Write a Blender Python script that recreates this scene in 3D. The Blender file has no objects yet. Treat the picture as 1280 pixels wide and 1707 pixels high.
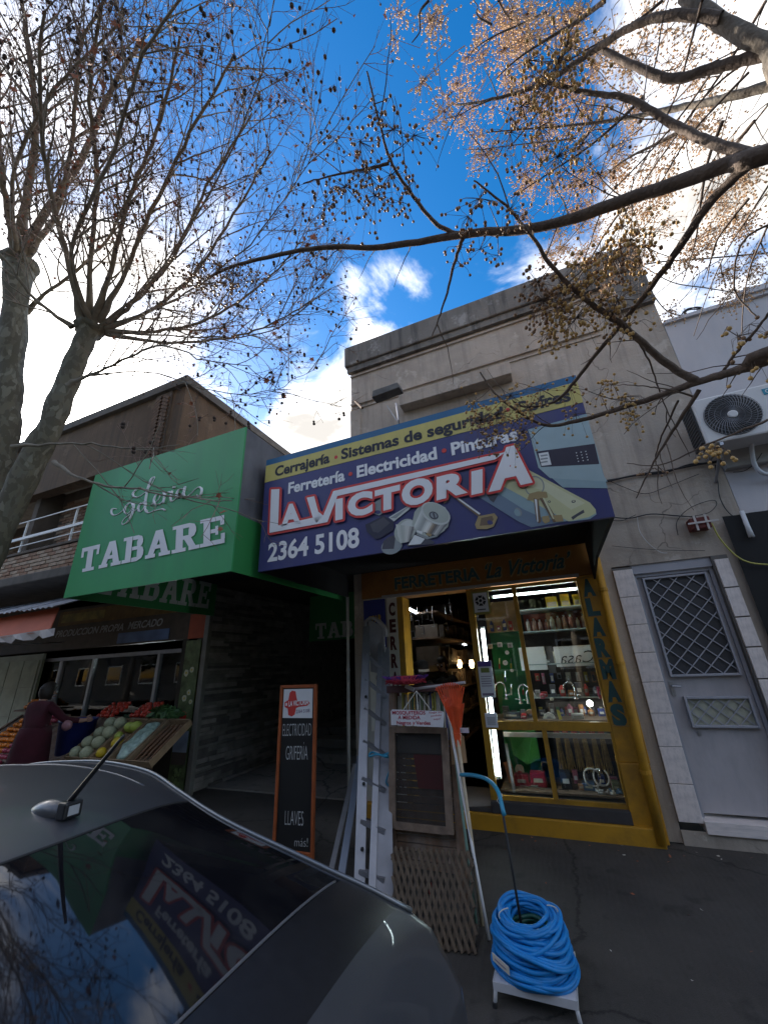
import bpy, bmesh, math, random
from mathutils import Vector, Matrix, noise as mnoise
random.seed(7)
S = bpy.context.scene
COL = S.collection
R_ = math.radians

# ------------------------------------------------------------------ camera
# camera frame measured from the vanishing points of the street (x right, y into the facade, z up)
MC = Matrix(((0.92050554, -0.17979281, -0.34690647),
             (0.38838059, 0.32381504, 0.86273074),
             (-0.04277925, -0.92888017, 0.36790157)))
EYE = Vector((0, 0, 1.6))
FPX = 645.0
cam_d = bpy.data.cameras.new('camera')
cam = bpy.data.objects.new('camera', cam_d)
COL.objects.link(cam)
cam_d.sensor_fit = 'HORIZONTAL'
cam_d.sensor_width = 36
cam_d.lens = 36 * FPX / 1280
cam_d.clip_start = 0.02
cam_d.clip_end = 1500
rot = Matrix((( MC[0][0], -MC[0][1], -MC[0][2]), (MC[1][0], -MC[1][1], -MC[1][2]), (MC[2][0], -MC[2][1], -MC[2][2])))
cam.matrix_world = Matrix.Translation(EYE) @ rot.to_4x4()
S.camera = cam

def ray(px, py):
    return MC @ Vector((px - 640.0, py - 853.5, FPX))
def W(px, py, Y=5.0):
    d = ray(px, py); return EYE + d * (Y / d.y)
def WX(px, py, X):
    d = ray(px, py); return EYE + d * (X / d.x)
def WZ(px, py, Z):
    d = ray(px, py); return EYE + d * ((Z - EYE.z) / d.z)
def WD(px, py, D):
    return EYE + ray(px, py).normalized() * D

# ------------------------------------------------------------------ world, sun, exposure
SUN = ray(70, 716).normalized()
wd = bpy.data.worlds.new('World'); S.world = wd; wd.use_nodes = True
nt = wd.node_tree; nt.nodes.clear()
def N(t, tree=None, **kw):
    n = (tree or nt).nodes.new(t)
    for k, v in kw.items(): setattr(n, k, v)
    return n
out = N('ShaderNodeOutputWorld')
sky = N('ShaderNodeTexSky', sky_type='NISHITA')
sky.sun_disc = False
sky.sun_elevation = math.asin(SUN.z)
sky.sun_rotation = math.atan2(SUN.x, SUN.y)
sky.air_density = 1.0; sky.dust_density = 0.6; sky.ozone_density = 2.6
hs = N('ShaderNodeHueSaturation'); hs.inputs['Saturation'].default_value = 1.40; hs.inputs['Value'].default_value = .57
nt.links.new(sky.outputs[0], hs.inputs['Color'])
bg = N('ShaderNodeBackground'); bg.inputs[1].default_value = 0.15
nt.links.new(hs.outputs[0], bg.inputs[0])
geo = N('ShaderNodeTexCoord')
def vdot(v):
    n = N('ShaderNodeVectorMath', operation='DOT_PRODUCT')
    nt.links.new(geo.outputs['Generated'], n.inputs[0]); n.inputs[1].default_value = v
    return n.outputs['Value']
def math2(op, a, b=None, clamp=False):
    n = N('ShaderNodeMath', operation=op); n.use_clamp = clamp
    for i, v in enumerate((a, b)):
        if v is None: continue
        if isinstance(v, (int, float)): n.inputs[i].default_value = v
        else: nt.links.new(v, n.inputs[i])
    return n.outputs[0]
def mrange(v, a, b, c, d, smooth=True):
    n = N('ShaderNodeMapRange'); n.interpolation_type = 'SMOOTHSTEP' if smooth else 'LINEAR'
    nt.links.new(v, n.inputs[0])
    for i, x in enumerate((a, b, c, d)): n.inputs[i + 1].default_value = x
    return n.outputs[0]
# cloud pattern laid out on a flat layer above the street
sep = N('ShaderNodeSeparateXYZ'); nt.links.new(geo.outputs['Generated'], sep.inputs[0])
zz = math2('ADD', math2('MAXIMUM', sep.outputs[2], 0.0), 0.22)
cmb = N('ShaderNodeCombineXYZ')
nt.links.new(math2('DIVIDE', sep.outputs[0], zz), cmb.inputs[0])
nt.links.new(math2('DIVIDE', sep.outputs[1], zz), cmb.inputs[1])
nz = N('ShaderNodeTexNoise'); nz.inputs['Scale'].default_value = 3.4; nz.inputs['Detail'].default_value = 13
nz.inputs['Roughness'].default_value = 0.62; nz.inputs['Distortion'].default_value = 0.45
nt.links.new(cmb.outputs[0], nz.inputs['Vector'])
nz2 = N('ShaderNodeTexNoise'); nz2.inputs['Scale'].default_value = 0.9; nz2.inputs['Detail'].default_value = 3
nt.links.new(cmb.outputs[0], nz2.inputs['Vector'])
blobs = [  # px, py, radius deg, amount : where the clouds of that day stood
    (130, 330, 42, .22), (330, 420, 26, .10), (60, 640, 22, .34), (300, 560, 7, -.28), (210, 620, 5, -.15), (420, 480, 7, -.15), (330, 480, 5, -.2), (30, 80, 30, .04), (400, 120, 14, -.16), (90, 200, 9, -.34), (250, 340, 7, -.30), (330, 230, 6, -.25), (40, 330, 6, -.3), (200, 60, 7, -.25),
    (655, 530, 10, .62), (705, 385, 9, .52), (610, 640, 8, .42), (520, 670, 8, .45), (560, 610, 5, -.3), (460, 640, 6, -.2), (850, 460, 8, .60), (590, 430, 8, .35), (500, 735, 8, .55),
    (1180, 200, 20, .30), (1250, 60, 18, .26), (1060, 60, 12, .10), (1240, 380, 10, .12), (1010, 250, 8, -.1),
    (600, 110, 30, -.60), (790, 280, 18, -.40), (460, 40, 10, -.30), (360, 640, 10, -.55), (580, 560, 22, -.30), (1230, 480, 8, -.40), (740, 560, 16, -.26)]
acc = None
for (px, py, r, w) in blobs:
    d = ray(px, py).normalized()
    m = mrange(vdot(d), math.cos(R_(r)), math.cos(R_(r * .15)), 0, w)
    acc = m if acc is None else math2('ADD', acc, m)
dens = math2('ADD', math2('MULTIPLY', nz.outputs[0], 2.9), acc)
dens = math2('ADD', dens, math2('MULTIPLY', nz2.outputs[0], .5))
cover = mrange(dens, 1.46, 2.36, 0, 1)
# clouds: grey-white, much brighter round the sun
sd = vdot(SUN)
glow = math2('ADD', mrange(sd, .90, 1.0, 0, .6), mrange(sd, .965, 1.0, 0, 4.0))
shade = mrange(dens, 1.85, 2.60, 1.0, .34)
cb = math2('ADD', math2('MULTIPLY', shade, .86), glow)
ccol = N('ShaderNodeCombineColor')
nt.links.new(math2('MULTIPLY', cb, 1.0), ccol.inputs[0]); nt.links.new(math2('MULTIPLY', cb, .955), ccol.inputs[1]); nt.links.new(math2('MULTIPLY', cb, .90), ccol.inputs[2])
bgc = N('ShaderNodeBackground'); nt.links.new(ccol.outputs[0], bgc.inputs[0]); bgc.inputs[1].default_value = 1.0
mx = N('ShaderNodeMixShader')
nt.links.new(cover, mx.inputs[0]); nt.links.new(bg.outputs[0], mx.inputs[1]); nt.links.new(bgc.outputs[0], mx.inputs[2])
nt.links.new(mx.outputs[0], out.inputs[0])

sl = bpy.data.lights.new('sun', 'SUN'); sl.energy = 4.2; sl.angle = R_(0.5); sl.color = (1, .93, .82)
so = bpy.data.objects.new('sun', sl); COL.objects.link(so)
so.rotation_euler = SUN.to_track_quat('Z', 'Y').to_euler()
S.view_settings.view_transform = 'Standard'; S.view_settings.look = 'None'
S.view_settings.exposure = 1.72; S.view_settings.gamma = 1.0; S.view_settings.use_curve_mapping = False
try:
    S.cycles.max_bounces = 8; S.cycles.transparent_max_bounces = 16
except Exception: pass

# ------------------------------------------------------------------ materials
MATS = {}
def mat(name, col, rough=.7, metal=0, var=.15, scale=6, bump=0, bscale=60, dirt=None, dirt_amt=.5, dirt_scale=1.6,
        emit=None, estr=0, coat=0, trans=0, ior=1.45, vec='Object', streak=0, spec=None, alpha=1):
    if name in MATS: return MATS[name]
    m = bpy.data.materials.new(name); m.use_nodes = True
    t = m.node_tree; b = t.nodes['Principled BSDF']
    tc = t.nodes.new('ShaderNodeTexCoord')
    n = t.nodes.new('ShaderNodeTexNoise'); n.inputs['Scale'].default_value = scale; n.inputs['Detail'].default_value = 6
    t.links.new(tc.outputs[vec], n.inputs['Vector'])
    mr = t.nodes.new('ShaderNodeMapRange'); mr.inputs[1].default_value = .25; mr.inputs[2].default_value = .75
    mr.inputs[3].default_value = 1 - var; mr.inputs[4].default_value = 1 + var
    t.links.new(n.outputs[0], mr.inputs[0])
    mul = t.nodes.new('ShaderNodeVectorMath'); mul.operation = 'SCALE'
    mul.inputs[0].default_value = col[:3]
    t.links.new(mr.outputs[0], mul.inputs['Scale'])
    cur = mul.outputs[0]
    if dirt:
        n2 = t.nodes.new('ShaderNodeTexNoise'); n2.inputs['Scale'].default_value = dirt_scale; n2.inputs['Detail'].default_value = 9
        n2.inputs['Roughness'].default_value = .7
        if streak:
            mp = t.nodes.new('ShaderNodeMapping'); mp.inputs['Scale'].default_value = (1, 1, streak)
            t.links.new(tc.outputs[vec], mp.inputs[0]); t.links.new(mp.outputs[0], n2.inputs['Vector'])
        else: t.links.new(tc.outputs[vec], n2.inputs['Vector'])
        r2 = t.nodes.new('ShaderNodeMapRange'); r2.inputs[1].default_value = .45; r2.inputs[2].default_value = .68
        r2.inputs[3].default_value = 0; r2.inputs[4].default_value = dirt_amt
        t.links.new(n2.outputs[0], r2.inputs[0])
        mixn = t.nodes.new('ShaderNodeMix'); mixn.data_type = 'RGBA'
        t.links.new(r2.outputs[0], mixn.inputs[0]); t.links.new(cur, mixn.inputs[6]); mixn.inputs[7].default_value = (*dirt[:3], 1)
        cur = mixn.outputs[2]
    t.links.new(cur, b.inputs['Base Color'])
    b.inputs['Roughness'].default_value = rough; b.inputs['Metallic'].default_value = metal
    b.inputs['IOR'].default_value = ior
    if spec is not None: b.inputs['Specular IOR Level'].default_value = spec
    if coat: b.inputs['Coat Weight'].default_value = coat; b.inputs['Coat Roughness'].default_value = .03
    if trans: b.inputs['Transmission Weight'].default_value = trans
    if alpha < 1: b.inputs['Alpha'].default_value = alpha
    if emit: b.inputs['Emission Color'].default_value = (*emit, 1); b.inputs['Emission Strength'].default_value = estr
    if bump:
        bn = t.nodes.new('ShaderNodeTexNoise'); bn.inputs['Scale'].default_value = bscale; bn.inputs['Detail'].default_value = 8
        t.links.new(tc.outputs[vec], bn.inputs['Vector'])
        bp = t.nodes.new('ShaderNodeBump'); bp.inputs['Strength'].default_value = bump; bp.inputs['Distance'].default_value = .01
        t.links.new(bn.outputs[0], bp.inputs['Height']); t.links.new(bp.outputs[0], b.inputs['Normal'])
    MATS[name] = m
    return m

def glass_mat(name, tint=(.9, .95, .93), rough=.0, refl=.06):
    m = bpy.data.materials.new(name); m.use_nodes = True
    t = m.node_tree; t.nodes.clear()
    o = t.nodes.new('ShaderNodeOutputMaterial'); tr = t.nodes.new('ShaderNodeBsdfTransparent'); gl = t.nodes.new('ShaderNodeBsdfGlossy')
    tr.inputs[0].default_value = (*tint, 1); gl.inputs['Roughness'].default_value = rough
    fr = t.nodes.new('ShaderNodeFresnel'); fr.inputs[0].default_value = 1.5
    tcn = t.nodes.new('ShaderNodeTexCoord'); nn = t.nodes.new('ShaderNodeTexNoise'); nn.inputs['Scale'].default_value = 3
    t.links.new(tcn.outputs['Object'], nn.inputs['Vector'])
    ml = t.nodes.new('ShaderNodeMath'); ml.operation = 'MULTIPLY_ADD'; ml.inputs[1].default_value = .05; 
    t.links.new(nn.outputs[0], ml.inputs[0]); t.links.new(fr.outputs[0], ml.inputs[2])
    mx = t.nodes.new('ShaderNodeMixShader')
    t.links.new(ml.outputs[0], mx.inputs[0]); t.links.new(tr.outputs[0], mx.inputs[1]); t.links.new(gl.outputs[0], mx.inputs[2])
    t.links.new(mx.outputs[0], o.inputs[0])
    MATS[name] = m
    return m

M_plaster = mat('plaster_grey', (.38, .305, .262), .9, var=.16, scale=3, bump=.35, bscale=45, dirt=(.13, .12, .11), dirt_amt=.6, dirt_scale=1.3)
M_coping = mat('plaster_dark', (.155, .14, .125), .95, var=.3, scale=7, bump=.6, bscale=35, dirt=(.045, .042, .04), dirt_amt=.85, dirt_scale=2.2, streak=.4)
M_white_wall = mat('painted_pale_wall', (.56, .53, .54), .85, var=.05, scale=2, bump=.15, bscale=40, dirt=(.33, .33, .37), dirt_amt=.4, dirt_scale=1.2, streak=.3)
M_grey_band = mat('bare_render', (.34, .32, .30), .9, var=.15, scale=4, bump=.3)
M_black = mat('flat_black', (.012, .012, .013), .8)  # plain near-black for sign boxes, hanging flap and open recess
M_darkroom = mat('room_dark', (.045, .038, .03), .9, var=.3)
M_yellow = mat('yellow_paint', (.50, .25, .018), .55, var=.12, scale=5, bump=.2, bscale=30, dirt=(.16, .09, .03), dirt_amt=.55, dirt_scale=3)
M_yellowf = mat('yellow_frame_paint', (.42, .22, .02), .5, var=.15, scale=7, dirt=(.12, .07, .03), dirt_amt=.5, dirt_scale=5)
M_orange_board = mat('orange_brown_board', (.30, .125, .02), .6, var=.15, scale=4, dirt=(.12, .05, .015), dirt_amt=.5)
M_letter_green = mat('letter_green', (.03, .085, .085), .5, var=.1)
M_letter_black = mat('letter_black', (.015, .015, .018), .5, var=.1)
M_sill = mat('grey_sill', (.055, .05, .05), .8, var=.15, bump=.3)
M_marble = mat('marble_tile', (.78, .70, .67), .35, var=.06, scale=3, dirt=(.45, .41, .41), dirt_amt=.6, dirt_scale=4, vec='Generated')
M_grout = mat('grout', (.16, .15, .14), .9)
M_door = mat('door_grey_paint', (.46, .43, .44), .5, var=.08, scale=3, bump=.08, dirt=(.24, .23, .25), dirt_amt=.5, dirt_scale=3, streak=.3)
M_doorframe = mat('door_frame_paint', (.38, .38, .42), .5, var=.08)
M_mesh = mat('window_mesh', (.05, .05, .055), .6, var=.15)
M_frost = mat('frosted_pane', (.42, .42, .33), .35, var=.25, scale=12)
M_steel = mat('steel_grey', (.4, .4, .42), .4, .8)
M_alu = mat('aluminium', (.30, .30, .32), .45, .65, var=.12, scale=9, bump=.05, dirt=(.3, .3, .32), dirt_amt=.4, dirt_scale=12)
M_alu_dull = mat('aluminium_dull', (.26, .26, .28), .55, .6, var=.15, scale=9)
M_bark = mat('plane_bark', (.17, .15, .115), .9, var=.35, scale=9, bump=.6, bscale=25, dirt=(.33, .31, .24), dirt_amt=.8, dirt_scale=6)
M_branch = mat('plane_branch', (.15, .125, .105), .85, var=.25, scale=10)
M_twig = mat('plane_twig', (.22, .14, .115), .8, var=.2)
M_melia = mat('melia_bark', (.11, .078, .06), .85, var=.4, scale=18, bump=.8, bscale=60, dirt=(.22, .17, .14), dirt_amt=.5, dirt_scale=14)
M_melia_old = mat('melia_limb_bark', (.15, .12, .095), .9, var=.45, scale=14, bump=1.0, bscale=38, dirt=(.26, .23, .19), dirt_amt=.7, dirt_scale=9)
M_berry = mat('berry_gold', (.55, .34, .12), .45, var=.3, scale=30)
M_berry_far = mat('berry_far', (.68, .44, .25), .6, var=.3, scale=20)
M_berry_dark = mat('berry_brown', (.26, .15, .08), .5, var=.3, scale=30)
M_seed = mat('seed_ball', (.055, .038, .03), .95, var=.3, scale=60, bump=.6, bscale=200)
M_leaf = mat('dry_leaf', (.30, .10, .05), .7, var=.35, scale=15)
M_green = mat('sign_green', (.045, .30, .10), .42, var=.06, scale=2, dirt=(.05, .20, .09), dirt_amt=.45, dirt_scale=2.5, streak=.12)
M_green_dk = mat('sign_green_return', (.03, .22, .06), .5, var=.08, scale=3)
M_signwhite = mat('sign_white', (.78, .78, .80), .45, var=.03)
M_metal_wx = mat('weathered_sheet', (.14, .14, .155), .55, .3, var=.25, scale=4, dirt=(.26, .26, .27), dirt_amt=.4, dirt_scale=5, streak=.3)
M_navy = mat('sign_navy', (.046, .048, .165), .4, var=.08, scale=2, dirt=(.075, .075, .14), dirt_amt=.5, dirt_scale=3, streak=.15, bump=.05, bscale=4)
M_syellow = mat('sign_yellow', (.58, .49, .14), .45, var=.06, dirt=(.36, .31, .14), dirt_amt=.5, dirt_scale=3, streak=.15)
M_sblue = mat('sign_blue', (.02, .13, .28), .45, var=.08, dirt=(.06, .12, .2), dirt_amt=.4)
M_sred = mat('sign_red', (.60, .05, .045), .45, var=.05)
M_txtblack = mat('sign_ink', (.02, .02, .03), .5)
M_brick = mat('brick_face', (.27, .165, .11), .9, var=.3, scale=11, bump=.4, bscale=60, dirt=(.16, .10, .075), dirt_amt=.5, dirt_scale=4)
M_brick2 = mat('brick_face_pale', (.34, .26, .195), .9, var=.25, scale=11, bump=.4)
M_mortar = mat('mortar', (.11, .09, .075), .95, var=.2, bump=.3)
M_brown_fascia = mat('brown_render', (.19, .115, .065), .9, var=.2, scale=2, bump=.3, dirt=(.09, .06, .04), dirt_amt=.5)
M_roofedge = mat('roof_edge_concrete', (.10, .09, .08), .9, var=.3, bump=.4)
M_whitepaint = mat('white_rail_paint', (.75, .75, .74), .5, var=.05)
M_slate = mat('slate_strip', (.17, .155, .14), .8, var=.35, scale=6, bump=.5)
M_canvas = mat('awning_orange', (.42, .09, .035), .75, var=.12, scale=4)
M_canvas2 = mat('awning_valance', (.55, .50, .48), .8, var=.15, scale=6)
M_tin = mat('corrugated_tin', (.34, .36, .40), .5, .4, var=.25, scale=6, dirt=(.1, .09, .09), dirt_amt=.6, dirt_scale=7)
M_wood_dark = mat('weathered_wood', (.16, .095, .06), .85, var=.35, scale=12, bump=.5, bscale=40, dirt=(.27, .24, .22), dirt_amt=.5, dirt_scale=8, streak=.2)
M_wood_grey = mat('grey_wood', (.19, .135, .10), .85, var=.3, scale=14, bump=.4, bscale=60, dirt=(.13, .08, .05), dirt_amt=.5, dirt_scale=9, streak=.2)
M_wood_crate = mat('crate_wood', (.28, .19, .11), .8, var=.25, scale=12)
M_cardboard = mat('cardboard', (.38, .24, .13), .9, var=.1)
M_redpaint = mat('red_paint', (.45, .05, .04), .55, var=.15)
M_orange = mat('orange_plastic', (.75, .10, .03), .45, var=.15)
M_orangeframe = mat('orange_frame', (.33, .08, .022), .6, var=.2, scale=12)
M_purple = mat('purple_bristle', (.10, .03, .22), .7, var=.3, scale=40)
M_hose = mat('hose_blue', (.006, .22, .60), .45, var=.2, scale=7, dirt=(.03, .10, .25), dirt_amt=.5, dirt_scale=14)
M_tube = mat('tube_teal', (.03, .24, .38), .35, var=.1)
M_whiteplastic = mat('white_plastic', (.62, .60, .59), .4, var=.04)
M_cream = mat('cream_paper', (.60, .57, .50), .8, var=.08)
M_paper = mat('white_paper', (.72, .72, .74), .8, var=.04)
M_cable = mat('cable_black', (.015, .015, .017), .5)
M_cable_y = mat('cable_yellow', (.45, .42, .10), .5)
M_pvc = mat('pvc_white', (.62, .63, .66), .4, var=.06)
M_chrome = mat('chrome', (.8, .8, .82), .12, 1.0, var=.05)
M_rubber = mat('rubber', (.02, .02, .022), .6)
M_skin = mat('skin', (.36, .20, .14), .55, var=.08)
M_hair = mat('hair', (.018, .013, .01), .6)
M_maroon = mat('maroon_cloth', (.05, .006, .013), .9, var=.3, scale=8, bump=.4, bscale=12)
M_jeans = mat('dark_jeans', (.03, .035, .06), .9, var=.15)
M_coat = mat('black_coat', (.015, .015, .017), .85)
M_tube_on = mat('lit_tube', (.9, .95, 1), .5, emit=(.82, .93, 1), estr=16)
M_bulb_on = mat('lit_bulb', (1, .9, .7), .5, emit=(1, .66, .28), estr=7)
M_glass = glass_mat('shop_glass')

def bark_mat():
    m = bpy.data.materials.new('flaking_bark'); m.use_nodes = True; t = m.node_tree; b = t.nodes['Principled BSDF']; L = t.links
    tc = t.nodes.new('ShaderNodeTexCoord'); mp = t.nodes.new('ShaderNodeMapping'); mp.inputs['Scale'].default_value = (1, 1, .55); L.new(tc.outputs['Object'], mp.inputs[0])
    nn = t.nodes.new('ShaderNodeTexNoise'); nn.inputs['Scale'].default_value = 6; nn.inputs['Detail'].default_value = 5; L.new(mp.outputs[0], nn.inputs['Vector'])
    mxv = t.nodes.new('ShaderNodeMix'); mxv.data_type = 'VECTOR'; mxv.inputs[0].default_value = .16; L.new(mp.outputs[0], mxv.inputs[4]); L.new(nn.outputs['Color'], mxv.inputs[5])
    v = t.nodes.new('ShaderNodeTexVoronoi'); v.inputs['Scale'].default_value = 24; L.new(mxv.outputs[1], v.inputs['Vector'])
    cr = t.nodes.new('ShaderNodeValToRGB'); cr.color_ramp.interpolation = 'CONSTANT'
    el = cr.color_ramp.elements; el[0].color = (.085, .075, .05, 1); el[1].position = .22; el[1].color = (.125, .11, .075, 1)
    for p_, c_ in ((.45, (.12, .11, .08, 1)), (.62, (.085, .075, .052, 1)), (.80, (.17, .158, .12, 1)), (.88, (.105, .092, .066, 1))):
        e = el.new(p_); e.color = c_
    sp = t.nodes.new('ShaderNodeSeparateColor'); L.new(v.outputs['Color'], sp.inputs[0]); L.new(sp.outputs[0], cr.inputs[0])
    L.new(cr.outputs[0], b.inputs['Base Color']); b.inputs['Roughness'].default_value = .85
    bp = t.nodes.new('ShaderNodeBump'); bp.inputs['Strength'].default_value = .6; bp.inputs['Distance'].default_value = .012; L.new(sp.outputs[0], bp.inputs['Height']); L.new(bp.outputs[0], b.inputs['Normal'])
    return m
M_bark = bark_mat()
M_branch = mat('plane_branch2', (.21, .185, .145), .85, var=.3, scale=9, dirt=(.09, .07, .05), dirt_amt=.6, dirt_scale=7)

def plaster_mat(name, col, dark, pale, stain=.55):
    m = bpy.data.materials.new(name); m.use_nodes = True; t = m.node_tree; b = t.nodes['Principled BSDF']; L = t.links
    tc = t.nodes.new('ShaderNodeTexCoord')
    def nse(sc, det=6, ro=.6, mp=None, dist=0):
        n = t.nodes.new('ShaderNodeTexNoise'); n.inputs['Scale'].default_value = sc; n.inputs['Detail'].default_value = det; n.inputs['Roughness'].default_value = ro; n.inputs['Distortion'].default_value = dist
        if mp:
            q = t.nodes.new('ShaderNodeMapping'); q.inputs['Scale'].default_value = mp; L.new(tc.outputs['Object'], q.inputs[0]); L.new(q.outputs[0], n.inputs['Vector'])
        else: L.new(tc.outputs['Object'], n.inputs['Vector'])
        return n.outputs[0]
    def rng(v, a, c, lo=0, hi=1):
        r = t.nodes.new('ShaderNodeMapRange'); r.interpolation_type = 'SMOOTHSTEP'
        for k, x in enumerate((a, c, lo, hi)): r.inputs[k + 1].default_value = x
        L.new(v, r.inputs[0]); return r.outputs[0]
    def mix(f, a, c):
        q = t.nodes.new('ShaderNodeMix'); q.data_type = 'RGBA'; L.new(f, q.inputs[0])
        for k, x in ((6, a), (7, c)):
            if isinstance(x, tuple): q.inputs[k].default_value = (*x, 1)
            else: L.new(x, q.inputs[k])
        return q.outputs[2]
    def mul(a, c):
        q = t.nodes.new('ShaderNodeMath'); q.operation = 'MULTIPLY'; L.new(a, q.inputs[0])
        if isinstance(c, float): q.inputs[1].default_value = c
        else: L.new(c, q.inputs[1])
        return q.outputs[0]
    c1 = mix(rng(nse(1.1, 9, .65), .38, .62), col, tuple(x * .80 for x in col))
    c1 = mix(rng(nse(2.3, 8, .7), .56, .64, 0, .75), c1, pale)              # patched and rubbed areas
    c1 = mix(mul(rng(nse(7, 7, .65, (1, 1, .08)), .46, .66), stain), c1, dark)    # drip stains
    c1 = mix(rng(nse(14, 8, .75), .60, .72, 0, .55), c1, dark)               # spots
    vo = t.nodes.new('ShaderNodeTexVoronoi'); vo.feature = 'DISTANCE_TO_EDGE'; vo.inputs['Scale'].default_value = .9
    wq = t.nodes.new('ShaderNodeMix'); wq.data_type = 'VECTOR'; wq.inputs[0].default_value = .25
    n3 = t.nodes.new('ShaderNodeTexNoise'); n3.inputs['Scale'].default_value = 4; L.new(tc.outputs['Object'], n3.inputs['Vector']); L.new(tc.outputs['Object'], wq.inputs[4]); L.new(n3.outputs['Color'], wq.inputs[5]); L.new(wq.outputs[1], vo.inputs['Vector'])
    crack = rng(vo.outputs['Distance'], .001, .004, .6, 0); c1 = mix(mul(crack, rng(nse(1.7, 3), .50, .60)), c1, tuple(x * .5 for x in dark))
    L.new(c1, b.inputs['Base Color']); b.inputs['Roughness'].default_value = .92
    bp = t.nodes.new('ShaderNodeBump'); bp.inputs['Strength'].default_value = .5; bp.inputs['Distance'].default_value = .012; L.new(nse(26, 10, .7), bp.inputs['Height']); L.new(bp.outputs[0], b.inputs['Normal'])
    MATS[name] = m; return m
M_plaster = plaster_mat('stained_plaster', (.47, .40, .335), (.17, .15, .125), (.57, .50, .43), .38)
M_coping = plaster_mat('stained_coping', (.20, .18, .16), (.07, .065, .06), (.34, .32, .30), .8)
M_brown_fascia = plaster_mat('stained_brown', (.12, .078, .048), (.05, .038, .028), (.16, .11, .07), .6)

# asphalt and pavement
def ground_mat(name, col, ridge=0, crack=True, bumpd=.004):
    m = bpy.data.materials.new(name); m.use_nodes = True
    t = m.node_tree; b = t.nodes['Principled BSDF']; L = t.links
    tc = t.nodes.new('ShaderNodeTexCoord')
    n1 = t.nodes.new('ShaderNodeTexNoise'); n1.inputs['Scale'].default_value = 180; n1.inputs['Detail'].default_value = 4
    n2 = t.nodes.new('ShaderNodeTexNoise'); n2.inputs['Scale'].default_value = 1.4; n2.inputs['Detail'].default_value = 8; n2.inputs['Roughness'].default_value = .7
    for n in (n1, n2): L.new(tc.outputs['Object'], n.inputs['Vector'])
    a = t.nodes.new('ShaderNodeMath'); a.operation = 'MULTIPLY_ADD'; a.inputs[1].default_value = 1.2; a.inputs[2].default_value = -.35
    L.new(n1.outputs[0], a.inputs[0])
    c = t.nodes.new('ShaderNodeMath'); c.operation = 'MULTIPLY_ADD'; c.inputs[1].default_value = 1.9; L.new(n2.outputs[0], c.inputs[0]); L.new(a.outputs[0], c.inputs[2])
    sc = t.nodes.new('ShaderNodeVectorMath'); sc.operation = 'SCALE'; sc.inputs[0].default_value = col
    L.new(c.outputs[0], sc.inputs['Scale'])
    vo = t.nodes.new('ShaderNodeTexVoronoi'); vo.feature = 'DISTANCE_TO_EDGE'; vo.inputs['Scale'].default_value = .8
    wq = t.nodes.new('ShaderNodeMix'); wq.data_type = 'VECTOR'; wq.inputs[0].default_value = .3; L.new(tc.outputs['Object'], wq.inputs[4]); L.new(n2.outputs['Color'], wq.inputs[5]); L.new(wq.outputs[1], vo.inputs['Vector'])
    rr = t.nodes.new('ShaderNodeMapRange'); rr.inputs[1].default_value = .002; rr.inputs[2].default_value = .010; rr.inputs[3].default_value = .35; rr.inputs[4].default_value = 1; L.new(vo.outputs['Distance'], rr.inputs[0])
    n4 = t.nodes.new('ShaderNodeTexNoise'); n4.inputs['Scale'].default_value = 5; n4.inputs['Detail'].default_value = 5; L.new(tc.outputs['Object'], n4.inputs['Vector'])
    r4 = t.nodes.new('ShaderNodeMapRange'); r4.inputs[1].default_value = .60; r4.inputs[2].default_value = .68; r4.inputs[3].default_value = 1; r4.inputs[4].default_value = .62; L.new(n4.outputs[0], r4.inputs[0])
    ml = t.nodes.new('ShaderNodeMath'); ml.operation = 'MULTIPLY'; L.new(rr.outputs[0], ml.inputs[0]); L.new(r4.outputs[0], ml.inputs[1])
    s2 = t.nodes.new('ShaderNodeVectorMath'); s2.operation = 'SCALE'; L.new(sc.outputs[0], s2.inputs[0]); L.new(ml.outputs[0], s2.inputs['Scale'])
    L.new(s2.outputs[0], b.inputs['Base Color']); b.inputs['Roughness'].default_value = .82
    h = n1.outputs[0]
    if ridge:
        wv = t.nodes.new('ShaderNodeTexWave'); wv.bands_direction = 'X'; wv.inputs['Scale'].default_value = ridge; wv.inputs['Distortion'].default_value = 5; wv.inputs['Detail Scale'].default_value = .7
        wv.inputs['Detail'].default_value = 2
        L.new(tc.outputs['Object'], wv.inputs['Vector'])
        h2 = t.nodes.new('ShaderNodeMath'); h2.operation = 'MULTIPLY_ADD'; h2.inputs[1].default_value = .28; L.new(wv.outputs['Fac'], h2.inputs[0]); L.new(h, h2.inputs[2]); h = h2.outputs[0]
    bp = t.nodes.new('ShaderNodeBump'); bp.inputs['Strength'].default_value = .7; bp.inputs['Distance'].default_value = bumpd
    L.new(h, bp.inputs['Height']); L.new(bp.outputs[0], b.inputs['Normal'])
    MATS[name] = m
    return m
M_walk = ground_mat('pavement_concrete', (.042, .037, .033), ridge=7)
M_road = ground_mat('road_asphalt', (.04, .04, .042), bumpd=.006)
M_kerb = ground_mat('kerb_concrete', (.12, .115, .11))
M_tilefloor = ground_mat('passage_tiles', (.17, .155, .14))

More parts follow.
